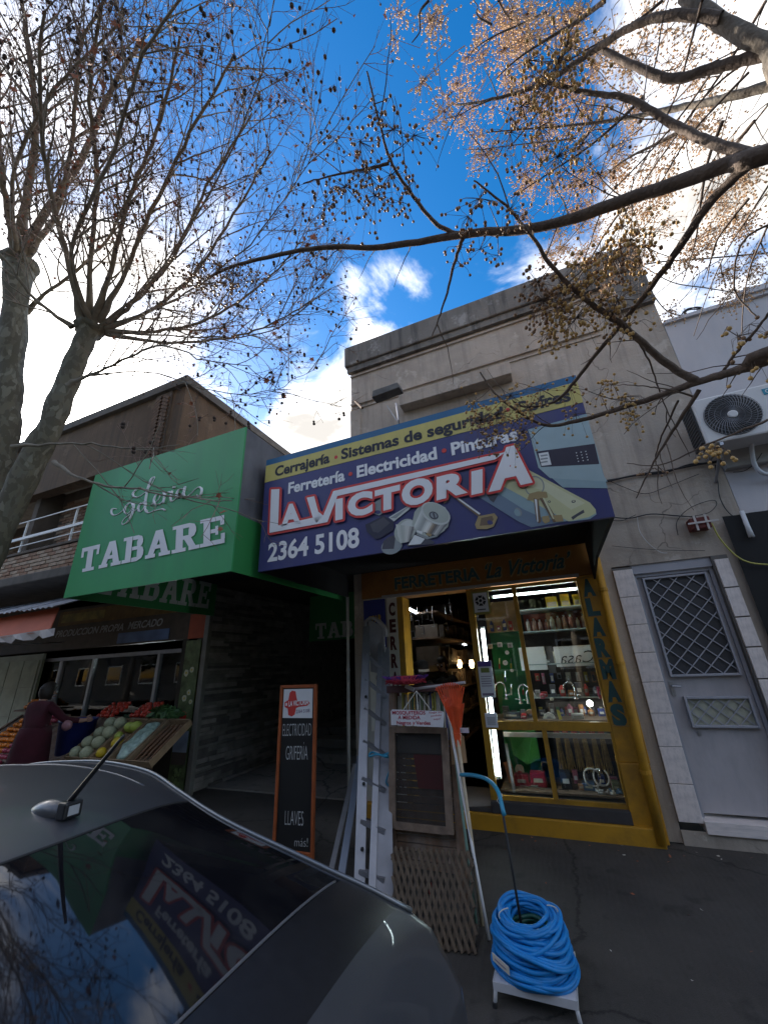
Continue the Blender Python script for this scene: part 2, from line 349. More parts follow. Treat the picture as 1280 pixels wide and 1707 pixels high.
# ------------------------------------------------------------------ building helpers
def tag(o, label=None, cat=None, group=None, kind=None):
    if label: o['label'] = label
    if cat: o['category'] = cat
    if group: o['group'] = group
    if kind: o['kind'] = kind
    return o
def thing(name, label, cat, loc=(0, 0, 0), group=None):
    o = bpy.data.objects.new(name, None); COL.objects.link(o)
    o.empty_display_size = .05
    o.location = loc; o['wl'] = list(loc)
    return tag(o, label, cat, group)
def wl(o):
    if o is None: return Vector((0, 0, 0))
    return Vector(o['wl']) if 'wl' in o.keys() else Vector((0, 0, 0))
def link(name, me, m=None, parent=None, smooth=False):
    """me holds world coordinates; the object is put under its parent so that it stays there"""
    o = bpy.data.objects.new(name, me); COL.objects.link(o)
    if m is not None and not me.materials: me.materials.append(m)
    if parent is not None:
        o.parent = parent
        if parent.type == 'EMPTY': o.location = -Vector(parent['wl'])
    if smooth: me.shade_smooth()
    return o
class G:
    """collects geometry in world coordinates"""
    def __init__(s): s.v = []; s.f = []
    def add(s, vs, fs):
        b = len(s.v); s.v.extend([tuple(v) for v in vs]); s.f.extend([tuple(i + b for i in f) for f in fs]); return s
    def box(s, x0, x1, y0, y1, z0, z1):
        return s.add([(x0, y0, z0), (x1, y0, z0), (x1, y1, z0), (x0, y1, z0), (x0, y0, z1), (x1, y0, z1), (x1, y1, z1), (x0, y1, z1)],
                     [(0, 3, 2, 1), (4, 5, 6, 7), (0, 1, 5, 4), (1, 2, 6, 5), (2, 3, 7, 6), (3, 0, 4, 7)])
    def obox(s, c, ax, ay, az):  # centre and three half-axes
        c = Vector(c); P = []
        for k in (-1, 1):
            for (i, j) in ((-1, -1), (1, -1), (1, 1), (-1, 1)):
                P.append(c + ax * i + ay * j + az * k)
        return s.add(P, [(0, 3, 2, 1), (4, 5, 6, 7), (0, 1, 5, 4), (1, 2, 6, 5), (2, 3, 7, 6), (3, 0, 4, 7)])
    def bar(s, a, b, w, d, up=Vector((0, 1, 0))):  # rectangular bar from a to b
        a = Vector(a); b = Vector(b); t = (b - a); L = t.length; t.normalize()
        sx = t.cross(up)
        if sx.length < 1e-4: sx = t.cross(Vector((1, 0, 0)))
        sx.normalize(); sy = sx.cross(t)
        return s.obox((a + b) / 2, sx * (w / 2), sy * (d / 2), t * (L / 2))
    def tube(s, pts, rad, n=6, cap=True):
        pts = [Vector(p) for p in pts]
        if not isinstance(rad, (list, tuple)): rad = [rad] * len(pts)
        b = len(s.v); prev = None; m = len(pts)
        for i, p in enumerate(pts):
            t = (pts[min(i + 1, m - 1)] - pts[max(i - 1, 0)])
            if t.length < 1e-9: t = Vector((0, 0, 1))
            t.normalize()
            if prev is None:
                a = Vector((0, 0, 1)) if abs(t.z) < .9 else Vector((1, 0, 0))
                u = t.cross(a).normalized()
            else:
                u = prev - t * prev.dot(t)
                u = u.normalized() if u.length > 1e-6 else t.orthogonal().normalized()
            prev = u; v = t.cross(u)
            for k in range(n):
                an = 2 * math.pi * k / n
                s.v.append(tuple(p + (u * math.cos(an) + v * math.sin(an)) * rad[i]))
        for i in range(m - 1):
            for k in range(n):
                k2 = (k + 1) % n
                s.f.append((b + i * n + k, b + i * n + k2, b + (i + 1) * n + k2, b + (i + 1) * n + k))
        if cap and n > 2:
            s.f.append(tuple(b + k for k in range(n))[::-1]); s.f.append(tuple(b + (m - 1) * n + k for k in range(n)))
        return s
    def lathe(s, c, prof, n=16, axis='Z'):
        c = Vector(c); b = len(s.v)
        for (r, h) in prof:
            for k in range(n):
                a = 2 * math.pi * k / n
                if axis == 'Z': s.v.append(tuple(c + Vector((r * math.cos(a), r * math.sin(a), h))))
                elif axis == 'Y': s.v.append(tuple(c + Vector((r * math.cos(a), h, r * math.sin(a)))))
                else: s.v.append(tuple(c + Vector((h, r * math.cos(a), r * math.sin(a)))))
        for i in range(len(prof) - 1):
            for k in range(n):
                k2 = (k + 1) % n
                s.f.append((b + i * n + k, b + i * n + k2, b + (i + 1) * n + k2, b + (i + 1) * n + k))
        s.f.append(tuple(b + k for k in range(n))[::-1]); s.f.append(tuple(b + (len(prof) - 1) * n + k for k in range(n)))
        return s
    def ball(s, c, r, kind=0, sq=(1, 1, 1)):
        V, F = BALLS[kind]; c = Vector(c)
        return s.add([(c.x + v[0] * r * sq[0], c.y + v[1] * r * sq[1], c.z + v[2] * r * sq[2]) for v in V], F)
    def prism(s, pts, d):  # polygon (world points) given thickness by vector d
        n = len(pts); P = [Vector(p) for p in pts]
        nf = Vector((0, 0, 0))
        for i in range(n): nf += P[i].cross(P[(i + 1) % n])
        if nf.dot(d) > 0: P.reverse()
        vs = P + [p + d for p in P]
        fs = [tuple(range(n)), tuple(range(2 * n - 1, n - 1, -1))] + [(i + 1 if i + 1 < n else 0, i, n + i, n + (i + 1 if i + 1 < n else 0)) for i in range(n)]
        return s.add(vs, fs)
    def mesh(s, name='m'):
        me = bpy.data.meshes.new(name); me.from_pydata(s.v, [], s.f); me.update()
        return me
    def obj(s, name, m, parent=None, smooth=False, **tg):
        o = link(name, s.mesh(name), m, parent, smooth)
        return tag(o, **tg) if tg else o
def ico(sub):
    bm = bmesh.new(); bmesh.ops.create_icosphere(bm, subdivisions=sub, radius=1)
    V = [tuple(v.co) for v in bm.verts]; F = [tuple(v.index for v in f.verts) for f in bm.faces]; bm.free()
    return V, F
OCT = ([(1, 0, 0), (-1, 0, 0), (0, 1, 0), (0, -1, 0), (0, 0, 1), (0, 0, -1)],
       [(0, 2, 4), (2, 1, 4), (1, 3, 4), (3, 0, 4), (2, 0, 5), (1, 2, 5), (3, 1, 5), (0, 3, 5)])
BALLS = {0: OCT, 1: ico(1), 2: ico(2), 3: ico(3)}
def bevel(o, w, seg=2):
    md = o.modifiers.new('b', 'BEVEL'); md.width = w; md.segments = seg; md.limit_method = 'ANGLE'
    return o

# lettering: glyph outlines from Blender's own font, filled and laid on a surface
TXT = {}
def text_geo(s, bold=0.0, shear=0.0, space=1.0):
    key = (s, bold, shear, space)
    if key in TXT: return TXT[key]
    c = bpy.data.curves.new('t', 'FONT'); c.body = s; c.size = 1; c.offset = bold; c.shear = shear; c.space_character = space
    c.fill_mode = 'FRONT'; c.resolution_u = 4
    o = bpy.data.objects.new('t', c); COL.objects.link(o)
    dg = bpy.context.evaluated_depsgraph_get(); dg.update()
    me = bpy.data.meshes.new_from_object(o.evaluated_get(dg))
    V = [(v.co.x, v.co.y) for v in me.vertices]; F = [tuple(p.vertices) for p in me.polygons]
    bpy.data.objects.remove(o); bpy.data.curves.remove(c); bpy.data.meshes.remove(me)
    x0 = min(v[0] for v in V); x1 = max(v[0] for v in V)
    cap = .729   # cap height of the built-in face
    V = [((v[0] - x0) / (x1 - x0), v[1] / cap) for v in V]
    TXT[key] = (V, F); return TXT[key]
def text_on(g, s, BL, BR, TL, nrm, off=.003, bold=.0, shear=0, space=1.0):
    """baseline from BL to BR, cap height up to TL"""
    V, F = text_geo(s, bold, shear, space)
    BL = Vector(BL); u = Vector(BR) - BL; v = Vector(TL) - BL; n = Vector(nrm) * off
    return g.add([BL + u * a + v * b + n for a, b in V], F)
def stroke_edges(V2, F, w):
    """fat outline round the boundary of a flat mesh: returns list of quads/octagons in 2d"""
    from collections import Counter
    cnt = Counter()
    for f in F:
        for i in range(len(f)):
            a, b = f[i], f[(i + 1) % len(f)]; cnt[(min(a, b), max(a, b))] += 1
    polys = []; vs = set()
    for (a, b), c in cnt.items():
        if c != 1: continue
        p = Vector(V2[a]); q = Vector(V2[b]); d = q - p
        if d.length < 1e-7: continue
        d.normalize(); nn = Vector((-d.y, d.x)) * w
        polys.append([p + nn, p - nn, q - nn, q + nn]); vs.add(a); vs.add(b)
    for a in vs:
        p = Vector(V2[a]); polys.append([p + Vector((math.cos(k * math.pi / 4), math.sin(k * math.pi / 4))) * w for k in range(8)])
    return polys
FRONT = Vector((0, -1, 0))

# ================================================================== GROUND
g = G()
g.add([(-300, -300, -.28), (300, -300, -.28), (300, 2.1, -.28), (-300, 2.1, -.28)], [(0, 1, 2, 3)])
tag(g.obj('road', M_road), kind='structure')
g = G()
g.add([(-300, 2.25, -.14), (300, 2.25, -.14), (300, 4.0, -.03), (-300, 4.0, -.03), (300, 5.3, 0.0), (-300, 5.3, 0.0), (300, 300, 0), (-300, 300, 0)],
      [(0, 1, 2, 3), (3, 2, 4, 5), (5, 4, 6, 7)])
tag(g.obj('pavement', M_walk), kind='structure')
kerb = thing('kerb', 'x', 'kerb'); 
for k in ('label', 'category'): del kerb[k]
kerb['kind'] = 'structure'
for i in range(34):
    x = -14 + i * .62
    bevel(G().box(x, x + .612, 2.1, 2.25, -.4, -.135 + random.uniform(-.004, .003)).obj('kerb_stone', M_kerb, kerb), .01)
GZ = lambda y: -.14 + (y - 2.25) * .11 / 1.75 if y < 4 else -.03 + (y - 4) * .03 / 1.3
g = G()
g.box(-300, 300, -9.15, -9, -.4, -.12)
tag(g.obj('far_kerb', M_kerb), kind='structure')

# ================================================================== HARDWARE SHOP BUILDING (facade plane y = 5)
BX0, BX1 = -2.53, 2.05
SW0, SW1 = -.90, .36      # display window
shop = thing('shop_building', 'grey rendered one-storey hardware shop building with dark coping, yellow shopfront and marble-edged door', 'building', (0, 5, 0))
g = G()
g.box(BX0, BX1, 5, 5.25, 2.9, 6.62)                 # upper wall
g.box(.628, .735, 5.0, 5.25, 0, 2.9)
g.box(BX0, -2.36, 5.0, 5.25, 0, 2.9)                 # bare pier at the left
g.box(.735, BX1, 5.0, 5.25, 2.52, 2.9)
g.box(1.80, BX1, 5.0, 5.25, 0, 2.52)
g.box(BX0, BX0 + .2, 5.25, 13, 0, 6.62); g.box(BX1 - .2, BX1, 5.25, 13, 0, 6.62)
wall = g.obj('wall', M_plaster, shop)
g = G()
g.box(BX0 - .08, BX1 + .02, 4.89, 5.30, 6.62, 7.06)
cp = bevel(g.obj('coping', M_coping, shop), .02)
g = G(); g.box(BX0 - .04, BX1, 4.93, 5.0, 6.50, 6.615); g.obj('cornice', M_coping, shop)
for z, t, d in ((6.42, .03, .03), (5.80, .035, .035), (5.72, .02, .02)):
    G().box(BX0, 1.35, 5 - d, 5.001, z, z + t).obj('moulding', M_plaster, shop)
# flat raised strip at the ends
G().box(BX0 - .01, BX0 + .17, 4.975, 5.001, 4.0, 5.70).obj('corner_strip', M_plaster, shop)
G().box(1.55, BX1 + .005, 4.93, 5.001, 5.98, 6.50).obj('corner_block', M_coping, shop)
a, b = W(668, 662, 4.9), W(852, 622, 4.9)
bevel(G().box(a.x, b.x, 4.80, 5.001, 5.38, 5.60).obj('ledge', M_plaster, shop), .01)
# roof and interior box
G().box(BX0, BX1, 5.2, 13, 4.4, 4.5).obj('roof_slab', M_coping, shop)
# ---- shopfront
g = G(); g.box(-2.36, .62, 4.9, 5.25, 2.46, 2.96); g.box(-2.3, .5, 4.88, 4.9, 2.90, 2.96)
g.box(-1.9, .1, 4.885, 4.9, 2.78, 2.86)
g.obj('fascia_board', M_orange_board, shop)
G().box(-2.05, .38, 4.87, 4.9, 2.44, 2.475).obj('fascia_ledge', M_grey_band, shop)
z0, z1 = 2.545, 2.70
for wd_, pl_, pr_, pt_, bo_, sh_ in (('FERRETERIA', (-1.86, 4.9, z0), (-.72, 4.9, z0), (-1.86, 4.9, z1), .03, 0), ('\u2018La Victoria\u2019', (-.66, 4.9, z0), (.33, 4.9, z0 + .02), (-.64, 4.9, z1 + .03), .02, .35)):
    g = G(); text_on(g, wd_, pl_, pr_, pt_, FRONT, .008, bo_, sh_); g.obj('fascia_lettering', M_letter_green, shop, kind='stuff') if False else g.obj('fascia_lettering', M_letter_green, shop)
    dx_ = .012; g = G(); text_on(g, wd_, (pl_[0] - dx_ * .3, 4.9, z0 - .014), (pr_[0] + dx_, 4.9, pr_[2] - .012), (pt_[0] - dx_ * .3, 4.9, pt_[2] + .008), FRONT, .004, bo_ + .025, sh_)
    g.obj('lettering_outline', mat('lettering_pale', (.36, .24, .10), .6), shop)
# ALARMAS pilaster
g = G(); g.box(.36, .625, 4.93, 5.25, .62, 2.46); g.box(.355, .615, 4.905, 5.25, 0, .62)
bevel(g.obj('pilaster', M_yellow, shop), .008)
g = G(); zt = 2.42; n = 7; step = (2.42 - .93) / 7
for i, ch in enumerate('ALARMAS'):
    z = zt - step * (i + 1) + .02
    text_on(g, ch, (.388, 4.93, z), (.515, 4.93, z), (.388, 4.93, z + step - .035), FRONT, .005, .07)
g.obj('pilaster_lettering', M_letter_green, shop)
g = G()
for i in range(8):
    z = zt - step * i + .003
    g.box(.38, .525, 4.924, 4.9295, z, z + .006)
g.obj('letter_separators', mat('separator_line', (.30, .18, .06), .7), shop, kind='stuff')
# plinth, sill
g = G(); g.box(-2.36, .58, 4.85, 5.25, -.02, .13); bevel(g.obj('plinth', M_yellow, shop), .008)
g = G(); g.box(SW0 - .02, .36, 4.88, 5.25, .13, .235); g.box(-1.78, SW0 - .02, 4.89, 5.6, .13, .17); bevel(g.obj('window_sill', M_sill, shop), .006)
# display window frame
win = G().box(SW0 - .02, SW0 + .05, 4.93, 5.0, .235, 2.44).obj('window_frame', M_yellowf, shop)
for nm, bx in (('frame_bar', (SW0 + .05, .36, 4.945, 4.995, .235, .27)), ('frame_bar', (SW0 + .05, .36, 4.945, 4.995, 2.40, 2.44)),
               ('transom', (SW0 + .05, .36, 4.93, 5.0, .885, .965)), ('mullion', (-.37, -.325, 4.935, 4.995, .965, 2.40)),
               ('mullion', (-.30, -.255, 4.935, 4.995, .27, .885)), ('frame_bar', (.345, .36, 4.94, 5.0, .27, 2.40))):
    G().box(*bx).obj(nm, M_yellowf, win)
for bx in ((SW0 + .05, -.37, .965, 2.40), (-.325, .345, .965, 2.40), (SW0 + .05, -.30, .27, .885), (-.255, .345, .27, .885)):
    G().box(bx[0], bx[1], 4.966, 4.971, bx[2], bx[3]).obj('pane', M_glass, win)
# doorway jamb and CERRAJERIA strip
G().box(-1.86, -1.78, 4.93, 5.2, .13, 2.44).obj('door_jamb', M_yellowf, shop)
st = G().box(-2.0, -1.86, 4.925, 5.2, .13, 2.44).obj('lettered_strip', M_cream, shop)
g = G(); zt = 2.40
for i, ch in enumerate('CERRAJERIA'):
    z = zt - .215 * (i + 1) + .03
    if z < .2: break
    text_on(g, ch, (-1.975, 4.925, z), (-1.885, 4.925, z), (-1.975, 4.925, z + .16), FRONT, .004, .05)
g.obj('strip_lettering', mat('lettering_dark_red', (.08, .015, .015), .6), st)
# poster pier between pole and strip
G().box(-2.36, -2.0, 4.935, 5.2, .13, 2.46).obj('poster_pier', mat('poster_backing', (.42, .39, .34), .8, var=.08), shop)
po = G().box(-2.35, -2.03, 4.925, 4.934, 1.80, 2.44).obj('blue_poster', mat('poster_blue', (.02, .03, .20), .5), shop)
g = G(); text_on(g, 'STAR', (-2.28, 4.925, 2.12), (-2.08, 4.925, 2.14), (-2.28, 4.925, 2.22), FRONT, .004, .05); g.box(-2.2, -2.05, 4.921, 4.9235, 1.98, 2.0)
g.obj('poster_lettering', mat('poster_gold', (.45, .28, .05), .5), po, kind='stuff')
pp = G().box(-2.28, -2.02, 4.927, 4.934, .85, 1.77).obj('pale_poster', M_cream, shop)
g = G(); g.prism([(-2.2, 4.923, 1.60), (-2.06, 4.923, 1.60), (-2.035, 4.923, 1.65), (-2.06, 4.923, 1.70), (-2.2, 4.923, 1.70)], Vector((0, .003, 0)))
g.obj('arrow_print', M_sred, pp)
for z in (1.45, 1.18):
    G().lathe((-2.14, 4.921, z), [(.055, 0), (.055, .004)], 14, 'Y').obj('round_print', mat('print_brown', (.22, .17, .14), .7), pp)

# marble tiled jambs (each tile a part)
g = G(); g.box(.735, .93, 4.985, 5.0, .16, 2.5); g.box(1.66, 1.80, 4.99, 5.2, .2, 2.52); g.obj('tile_bed', M_grout, shop)
hts = [.20, .30, .28, .28, .28, .30, .30, .295, .10]
z = .165
tile_me = {}
for i, h in enumerate([.295, .30, .285, .28, .28, .28, .29, .30]):
    if z + h > 2.52: h = 2.5 - z
    o = bevel(G().box(.738, .927, 4.965, 4.985, z + .002, z + h - .003).obj('marble_tile', M_marble, shop), .003, 1)
    o = bevel(G().box(1.675, 1.795, 4.968, 4.99, z + .012, z + h - .001).obj('marble_tile', M_marble, shop), .003, 1)
    z += h
# door recess head and door step
G().box(.93, 1.675, 5.02, 5.2, 2.42, 2.52).obj('door_head', M_doorframe, shop)
G().box(.93, 1.80, 4.94, 5.3, .10, .19).obj('door_step', M_marble, shop)
g = G(); g.box(.735, 1.9, 4.97, 5.0, -.02, .10); g.obj('step_base', M_plaster, shop)
# side door
dr = G().box(.96, 1.63, 5.08, 5.12, .22, 2.40).obj('door', M_door, shop)
g = G(); g.box(.925, .96, 5.05, 5.14, .19, 2.42); g.box(1.63, 1.67, 5.05, 5.14, .19, 2.42); g.box(.96, 1.63, 5.05, 5.14, 2.385, 2.42)
g.obj('door_frame', M_doorframe, dr)
def lattice(x0, x1, z0, z1, back, y, sp, name='lattice_bar'):
    G().box(x0, x1, 5.070, 5.079, z0, z1).obj('pane', back, dr)
    g = G(); f = .022
    g.box(x0 - f, x0, y - .02, 5.079, z0 - f, z1 + f); g.box(x1, x1 + f, y - .02, 5.079, z0 - f, z1 + f)
    g.box(x0, x1, y - .02, 5.079, z0 - f, z0); g.box(x0, x1, y - .02, 5.079, z1, z1 + f)
    bevel(g.obj('window_frame', M_doorframe, dr), .004)
    w, h = x1 - x0, z1 - z0
    for sgn in (1, -1):
        c = -h
        while c < w:
            # line x = c + t, z = t  (or mirrored)
            t0 = max(0, -c); t1 = min(h, w - c)
            if t1 - t0 > .02:
                xa, xb = c + t0, c + t1
                if sgn < 0: xa, xb = w - xa, w - xb
                p = Vector((x0 + xa, y - (.004 if sgn > 0 else -.004), z0 + t0)); q = Vector((x0 + xb, y - (.004 if sgn > 0 else -.004), z0 + t1))
                G().bar(p, q, .009, .006).obj(name, M_steel if False else M_doorframe, dr)
            c += sp
lattice(1.03, 1.575, 1.385, 2.35, M_mesh, 5.055, .155)
lattice(1.09, 1.575, .935, 1.16, M_frost, 5.055, .118)
g = G(); g.box(.985, 1.02, 5.068, 5.079, 1.19, 1.32); g.obj('lock_plate', M_steel, dr)
g = G(); g.tube([(1.0, 5.07, 1.28), (1.0, 5.03, 1.28), (1.07, 5.02, 1.275)], .009, 6); g.obj('door_handle', M_steel, dr)
g = G(); g.box(1.10, 1.13, 5.072, 5.079, .84, .89); g.lathe((1.115, 5.065, .865), [(.008, 0), (.008, .01)], 8, 'Y'); g.obj('lower_lock', M_steel, dr)

# interior room
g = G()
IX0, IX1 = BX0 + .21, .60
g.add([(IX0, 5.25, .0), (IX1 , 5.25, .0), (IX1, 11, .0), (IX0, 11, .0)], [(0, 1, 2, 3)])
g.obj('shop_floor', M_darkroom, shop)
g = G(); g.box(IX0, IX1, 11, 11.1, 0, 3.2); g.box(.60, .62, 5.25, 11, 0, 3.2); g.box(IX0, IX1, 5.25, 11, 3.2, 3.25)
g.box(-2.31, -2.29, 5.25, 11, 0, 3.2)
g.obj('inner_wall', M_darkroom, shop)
# display back boards
g = G(); g.box(SW0 + .08, -.42, 5.75, 5.77, .25, 1.95); g.obj('green_board', mat('display_green', (.02, .22, .07), .7, var=.2), shop)
g = G(); g.box(SW0 + .06, -.40, 5.73, 5.75, 1.95, 2.36); g.obj('pale_board', mat('display_wood', (.42, .30, .16), .7, var=.15), shop)
g = G(); g.box(-.34, .58, 5.72, 5.75, 1.93, 2.2); g.obj('red_backing', mat('display_red', (.35, .06, .03), .7, var=.2), shop)
for z, y0 in ((1.90, 5.30), (1.52, 5.35), (1.16, 5.30)):
    G().box(-.40, .58, y0, 5.72, z, z + .012).obj('glass_shelf', mat('shelf_edge', (.35, .42, .42), .25), shop)
G().box(SW0 + .06, .58, 5.2, 5.75, .93, .95).obj('display_shelf', M_wood_grey, shop)
G().box(SW0 + .06, .58, 5.15, 5.75, .26, .28).obj('display_floor', M_wood_grey, shop)
G().box(SW0 + .18, .385, 5.05, 5.07, .80, .845).obj('shelf_rail', M_whiteplastic, shop)

def lit_tube(a, b, r, label, w=None, side=Vector((1, 0, 0))):
    a = Vector(a); b = Vector(b)
    t = thing('tube_lamp', label, 'lamp', tuple(a))
    G().tube([a, b], r, 8).obj('lit_tube', M_tube_on, t)
    d = (b - a).normalized()
    G().bar(a - d * .03 + Vector((0, r * 2.4, 0)), b + d * .03 + Vector((0, r * 2.4, 0)), r * 4, r * 2.2).obj('lamp_housing', M_whiteplastic, t)
    G().tube([a - d * .02, a], r * 1.2, 6).tube([b, b + d * .02], r * 1.2, 6).obj('lamp_cap', M_alu_dull, t)
    return t
lit_tube((-.83, 5.06, .42), (-.80, 5.06, 1.96), .012, 'upright lit fluorescent tube at the left edge of the display window')
lit_tube((-.62, 5.12, 2.345), (.34, 5.12, 2.345), .008, 'horizontal lit fluorescent tube across the top of the display window')
lit_tube(W(676, 1012, 6.2), W(694, 1021, 6.6), .02, 'short lit tube under the shop ceiling just inside the doorway')
lit_tube(W(708, 1065, 9.0), W(722, 1070, 9.0), .02, 'small distant lit tube deep in the shop, middle of the doorway')
lit_tube(W(764, 1070, 9.4), W(776, 1072, 9.4), .03, 'small distant lit tube deep in the shop, beside the window frame')
for px, py, lb in ((766, 1107, 'left of two warm lit lamps deep inside the shop'), (786, 1107, 'right of two warm lit lamps deep inside the shop')):
    c = W(px, py, 8.0); t = thing('wall_lamp', lb, 'lamp', tuple(c))
    G().lathe(c, [(.03, -.07), (.05, 0), (.03, .07)], 10).obj('lamp_shade', M_bulb_on, t)
    G().tube([c + Vector((0, 0, -.07)), c + Vector((0, .1, -.2)), c + Vector((0, .12, -.2))], .012, 6).obj('bracket', M_steel, t)
c = W(983, 1173, 5.4); t = thing('globe_lamp', 'round white lit globe lamp among fittings in the display window', 'lamp', tuple(c))
G().ball(c, .035, 2).obj('globe', mat('globe_on', (1, 1, 1), emit=(1, .97, .9), estr=7), t, True); G().lathe(c + Vector((0, 0, -.05)), [(.02, 0), (.02, .03)], 10).obj('lamp_base', M_chrome, t)

# ================================================================== ITEMS IN THE DISPLAY WINDOW
def item(name, label, cat, g, m, smooth=False, group=None):
    return tag(g.obj(name, m, None, smooth), label, cat, group)
def sticker(name, label, px0, py0, px1, py1, m, Y=4.963):
    a = W(px0, (py0 + py1) / 2, Y); b = W(px1, (py0 + py1) / 2, Y); zt = W((px0 + px1) / 2, py0, Y).z; zb = W((px0 + px1) / 2, py1, Y).z
    t = thing(name, label, 'sign', (a.x, Y, zb))
    G().box(a.x, b.x, Y - .002, Y, zb, zt).obj('sheet', m, t)
    return t, a.x, b.x, zb, zt
# alarm-company sign, top left of the window
t = thing('alarm_sign', 'white square alarm plate with dark six-sided emblem in a yellow-green frame', 'sign', (-.84, 4.95, 2.3))
x0, x1, z0, z1 = -.845, -.665, 2.145, 2.385
G().box(x0 - .015, x1 + .015, 4.925, 4.944, z0 - .02, z1 + .015).obj('sign_frame', mat('frame_olive', (.26, .24, .06), .5), t)
G().box(x0 + .005, x1 - .005, 4.918, 4.925, z0 + .005, z1 - .005).obj('plate', M_paper, t)
cx, cz = (x0 + x1) / 2, (z0 + z1) / 2 + .02
g = G()
for k in range(6):
    a0, a1 = R_(60 * k + 6), R_(60 * k + 54); ro, ri = .068, .036
    g.prism([(cx + ri * math.cos(a0), 4.914, cz + ri * math.sin(a0)), (cx + ro * math.cos(a0), 4.914, cz + ro * math.sin(a0)),
             (cx + ro * math.cos(a1), 4.914, cz + ro * math.sin(a1)), (cx + ri * math.cos(a1), 4.914, cz + ri * math.sin(a1))], Vector((0, .003, 0)))
g.ball((cx, 4.914, cz), .022, 1, (1, .15, 1))
g.box(cx - .05, cx + .05, 4.914, 4.917, z0 + .028, z0 + .04)
g.obj('emblem', M_txtblack, t)
t, x0, x1, zb, zt = sticker('price_notice', 'tall white notice with purple heading taped to the window frame', 799, 1102, 822, 1163, M_paper, 4.925)
G().box(x0 + .002, x1 - .002, 4.918, 4.922, zt - .06, zt - .004).obj('heading', mat('heading_purple', (.10, .06, .25), .6), t)
G().box(x0 + .03, x1 - .03, 4.918, 4.922, zt - .125, zt - .075).obj('olive_box', mat('heading_olive', (.20, .23, .06), .6), t)
g = G()
for k in range(5): g.box(x0 + .02, x1 - .02 - .01 * (k % 2), 4.918, 4.922, zt - .17 - k * .025, zt - .163 - k * .025)
g.box(x0 + .015, x1 - .015, 4.918, 4.922, zb + .02, zb + .045)
g.obj('print', mat('print_grey', (.25, .2, .28), .7), t)
t, x0, x1, zb, zt = sticker('small_notice', 'small white notice taped low beside the tube lamp', 809, 1189, 829, 1213, M_paper, 4.925)
g = G(); random.seed(5)
for i in range(4):
    g.box(x0 + .02, x1 - .02, 4.918, 4.922, zb + .03 + i * .02, zb + .038 + i * .02)
g.obj('print', mat('print_grey2', (.3, .3, .32), .7), t)
# white carton with script lettering, seen back to front
c0 = W(928, 1112, 5.4); c1 = W(985, 1075, 5.4)
t = thing('white_carton', 'white carton with black script word seen back to front in the window', 'box', tuple(c0))
bevel(G().box(c0.x, c1.x + .06, 5.38, 5.52, c0.z, c1.z).obj('carton', M_paper, t), .004)
g = G(); text_on(g, 'Casa', (c1.x + .02, 5.38, c0.z + .04), (c0.x + .04, 5.38, c0.z + .03), (c1.x + .0, 5.38, c1.z - .05), FRONT, .003, -.008, -.5)
g.obj('lettering', M_txtblack, t)
c0 = W(870, 1118, 5.42); c1 = W(906, 1078, 5.42)
item('pale_carton', 'plain pale carton left of the white carton with script', 'box', bevel_g if False else G().box(c0.x, c1.x, 5.4, 5.55, c0.z, c1.z), M_paper)
item('dark_carton', 'dark grey carton between the two pale cartons in the window', 'box', G().box(c1.x + .01, c1.x + .09, 5.42, 5.56, c0.z - .04, c1.z), mat('grey_card', (.10, .10, .11), .7))
random.seed(11)
for i in range(11):      # spray cans and bottles on the top shelf
    x = -.28 + i * .072; h = random.uniform(.09, .16); r = random.uniform(.018, .028)
    cc = random.choice([(.6, .25, .2), (.65, .4, .35), (.5, .1, .06), (.7, .6, .55)])
    z = 1.912; t = thing('spray_can', 'reddish spray can', 'can', (x, 5.45, z), 'spray cans and bottles in a row on the top display shelf')
    t['label'] = 'reddish spray can or bottle in the row on the top display shelf'
    G().lathe((x, 5.45, z), [(r, 0), (r, h), (r * .6, h + .012)], 10).obj('can_body', mat('can_%d' % (i % 4), cc, .35, var=.2, scale=20), t, True)
    G().lathe((x, 5.45, z + h + .012), [(r * .45, 0), (r * .45, .025)], 8).obj('can_cap', M_whiteplastic, t)
G().box(-.36, .58, 5.2, 5.72, 2.155, 2.165).obj('glass_shelf', MATS['shelf_edge'], shop)
for i, (x, w) in enumerate(((-.02, .13), (.15, .10), (.29, .07), (.40, .07), (.48, .06))):
    nm = ['leftmost wide yellow and grey carton on the highest shelf', 'second yellow and grey carton on the highest shelf', 'narrow yellow carton, third on the highest shelf',
          'narrow yellow carton, fourth on the highest shelf', 'narrow yellow carton at the right end of the highest shelf'][i]
    t = thing('yellow_carton', nm, 'box', (x, 5.3, 2.166))
    G().box(x, x + w, 5.28, 5.4, 2.166, 2.30 + .02 * (i % 2)).obj('carton', mat('carton_yellow', (.55, .50, .05), .6), t)
    G().box(x + .01, x + w - .01, 5.275, 5.279, 2.18, 2.235).obj('label_print', mat('print_mid', (.35, .33, .28), .7), t)
def bend(pts, n=6):
    P = [Vector(p) for p in pts]; outp = []
    for i in range(len(P) - 1):
        p0 = P[max(i - 1, 0)]; p1 = P[i]; p2 = P[i + 1]; p3 = P[min(i + 2, len(P) - 1)]
        for k in range(n):
            t = k / n
            outp.append(.5 * ((2 * p1) + (p2 - p0) * t + (2 * p0 - 5 * p1 + 4 * p2 - p3) * t * t + (3 * p1 - p0 - 3 * p2 + p3) * t ** 3))
    outp.append(P[-1]); return outp
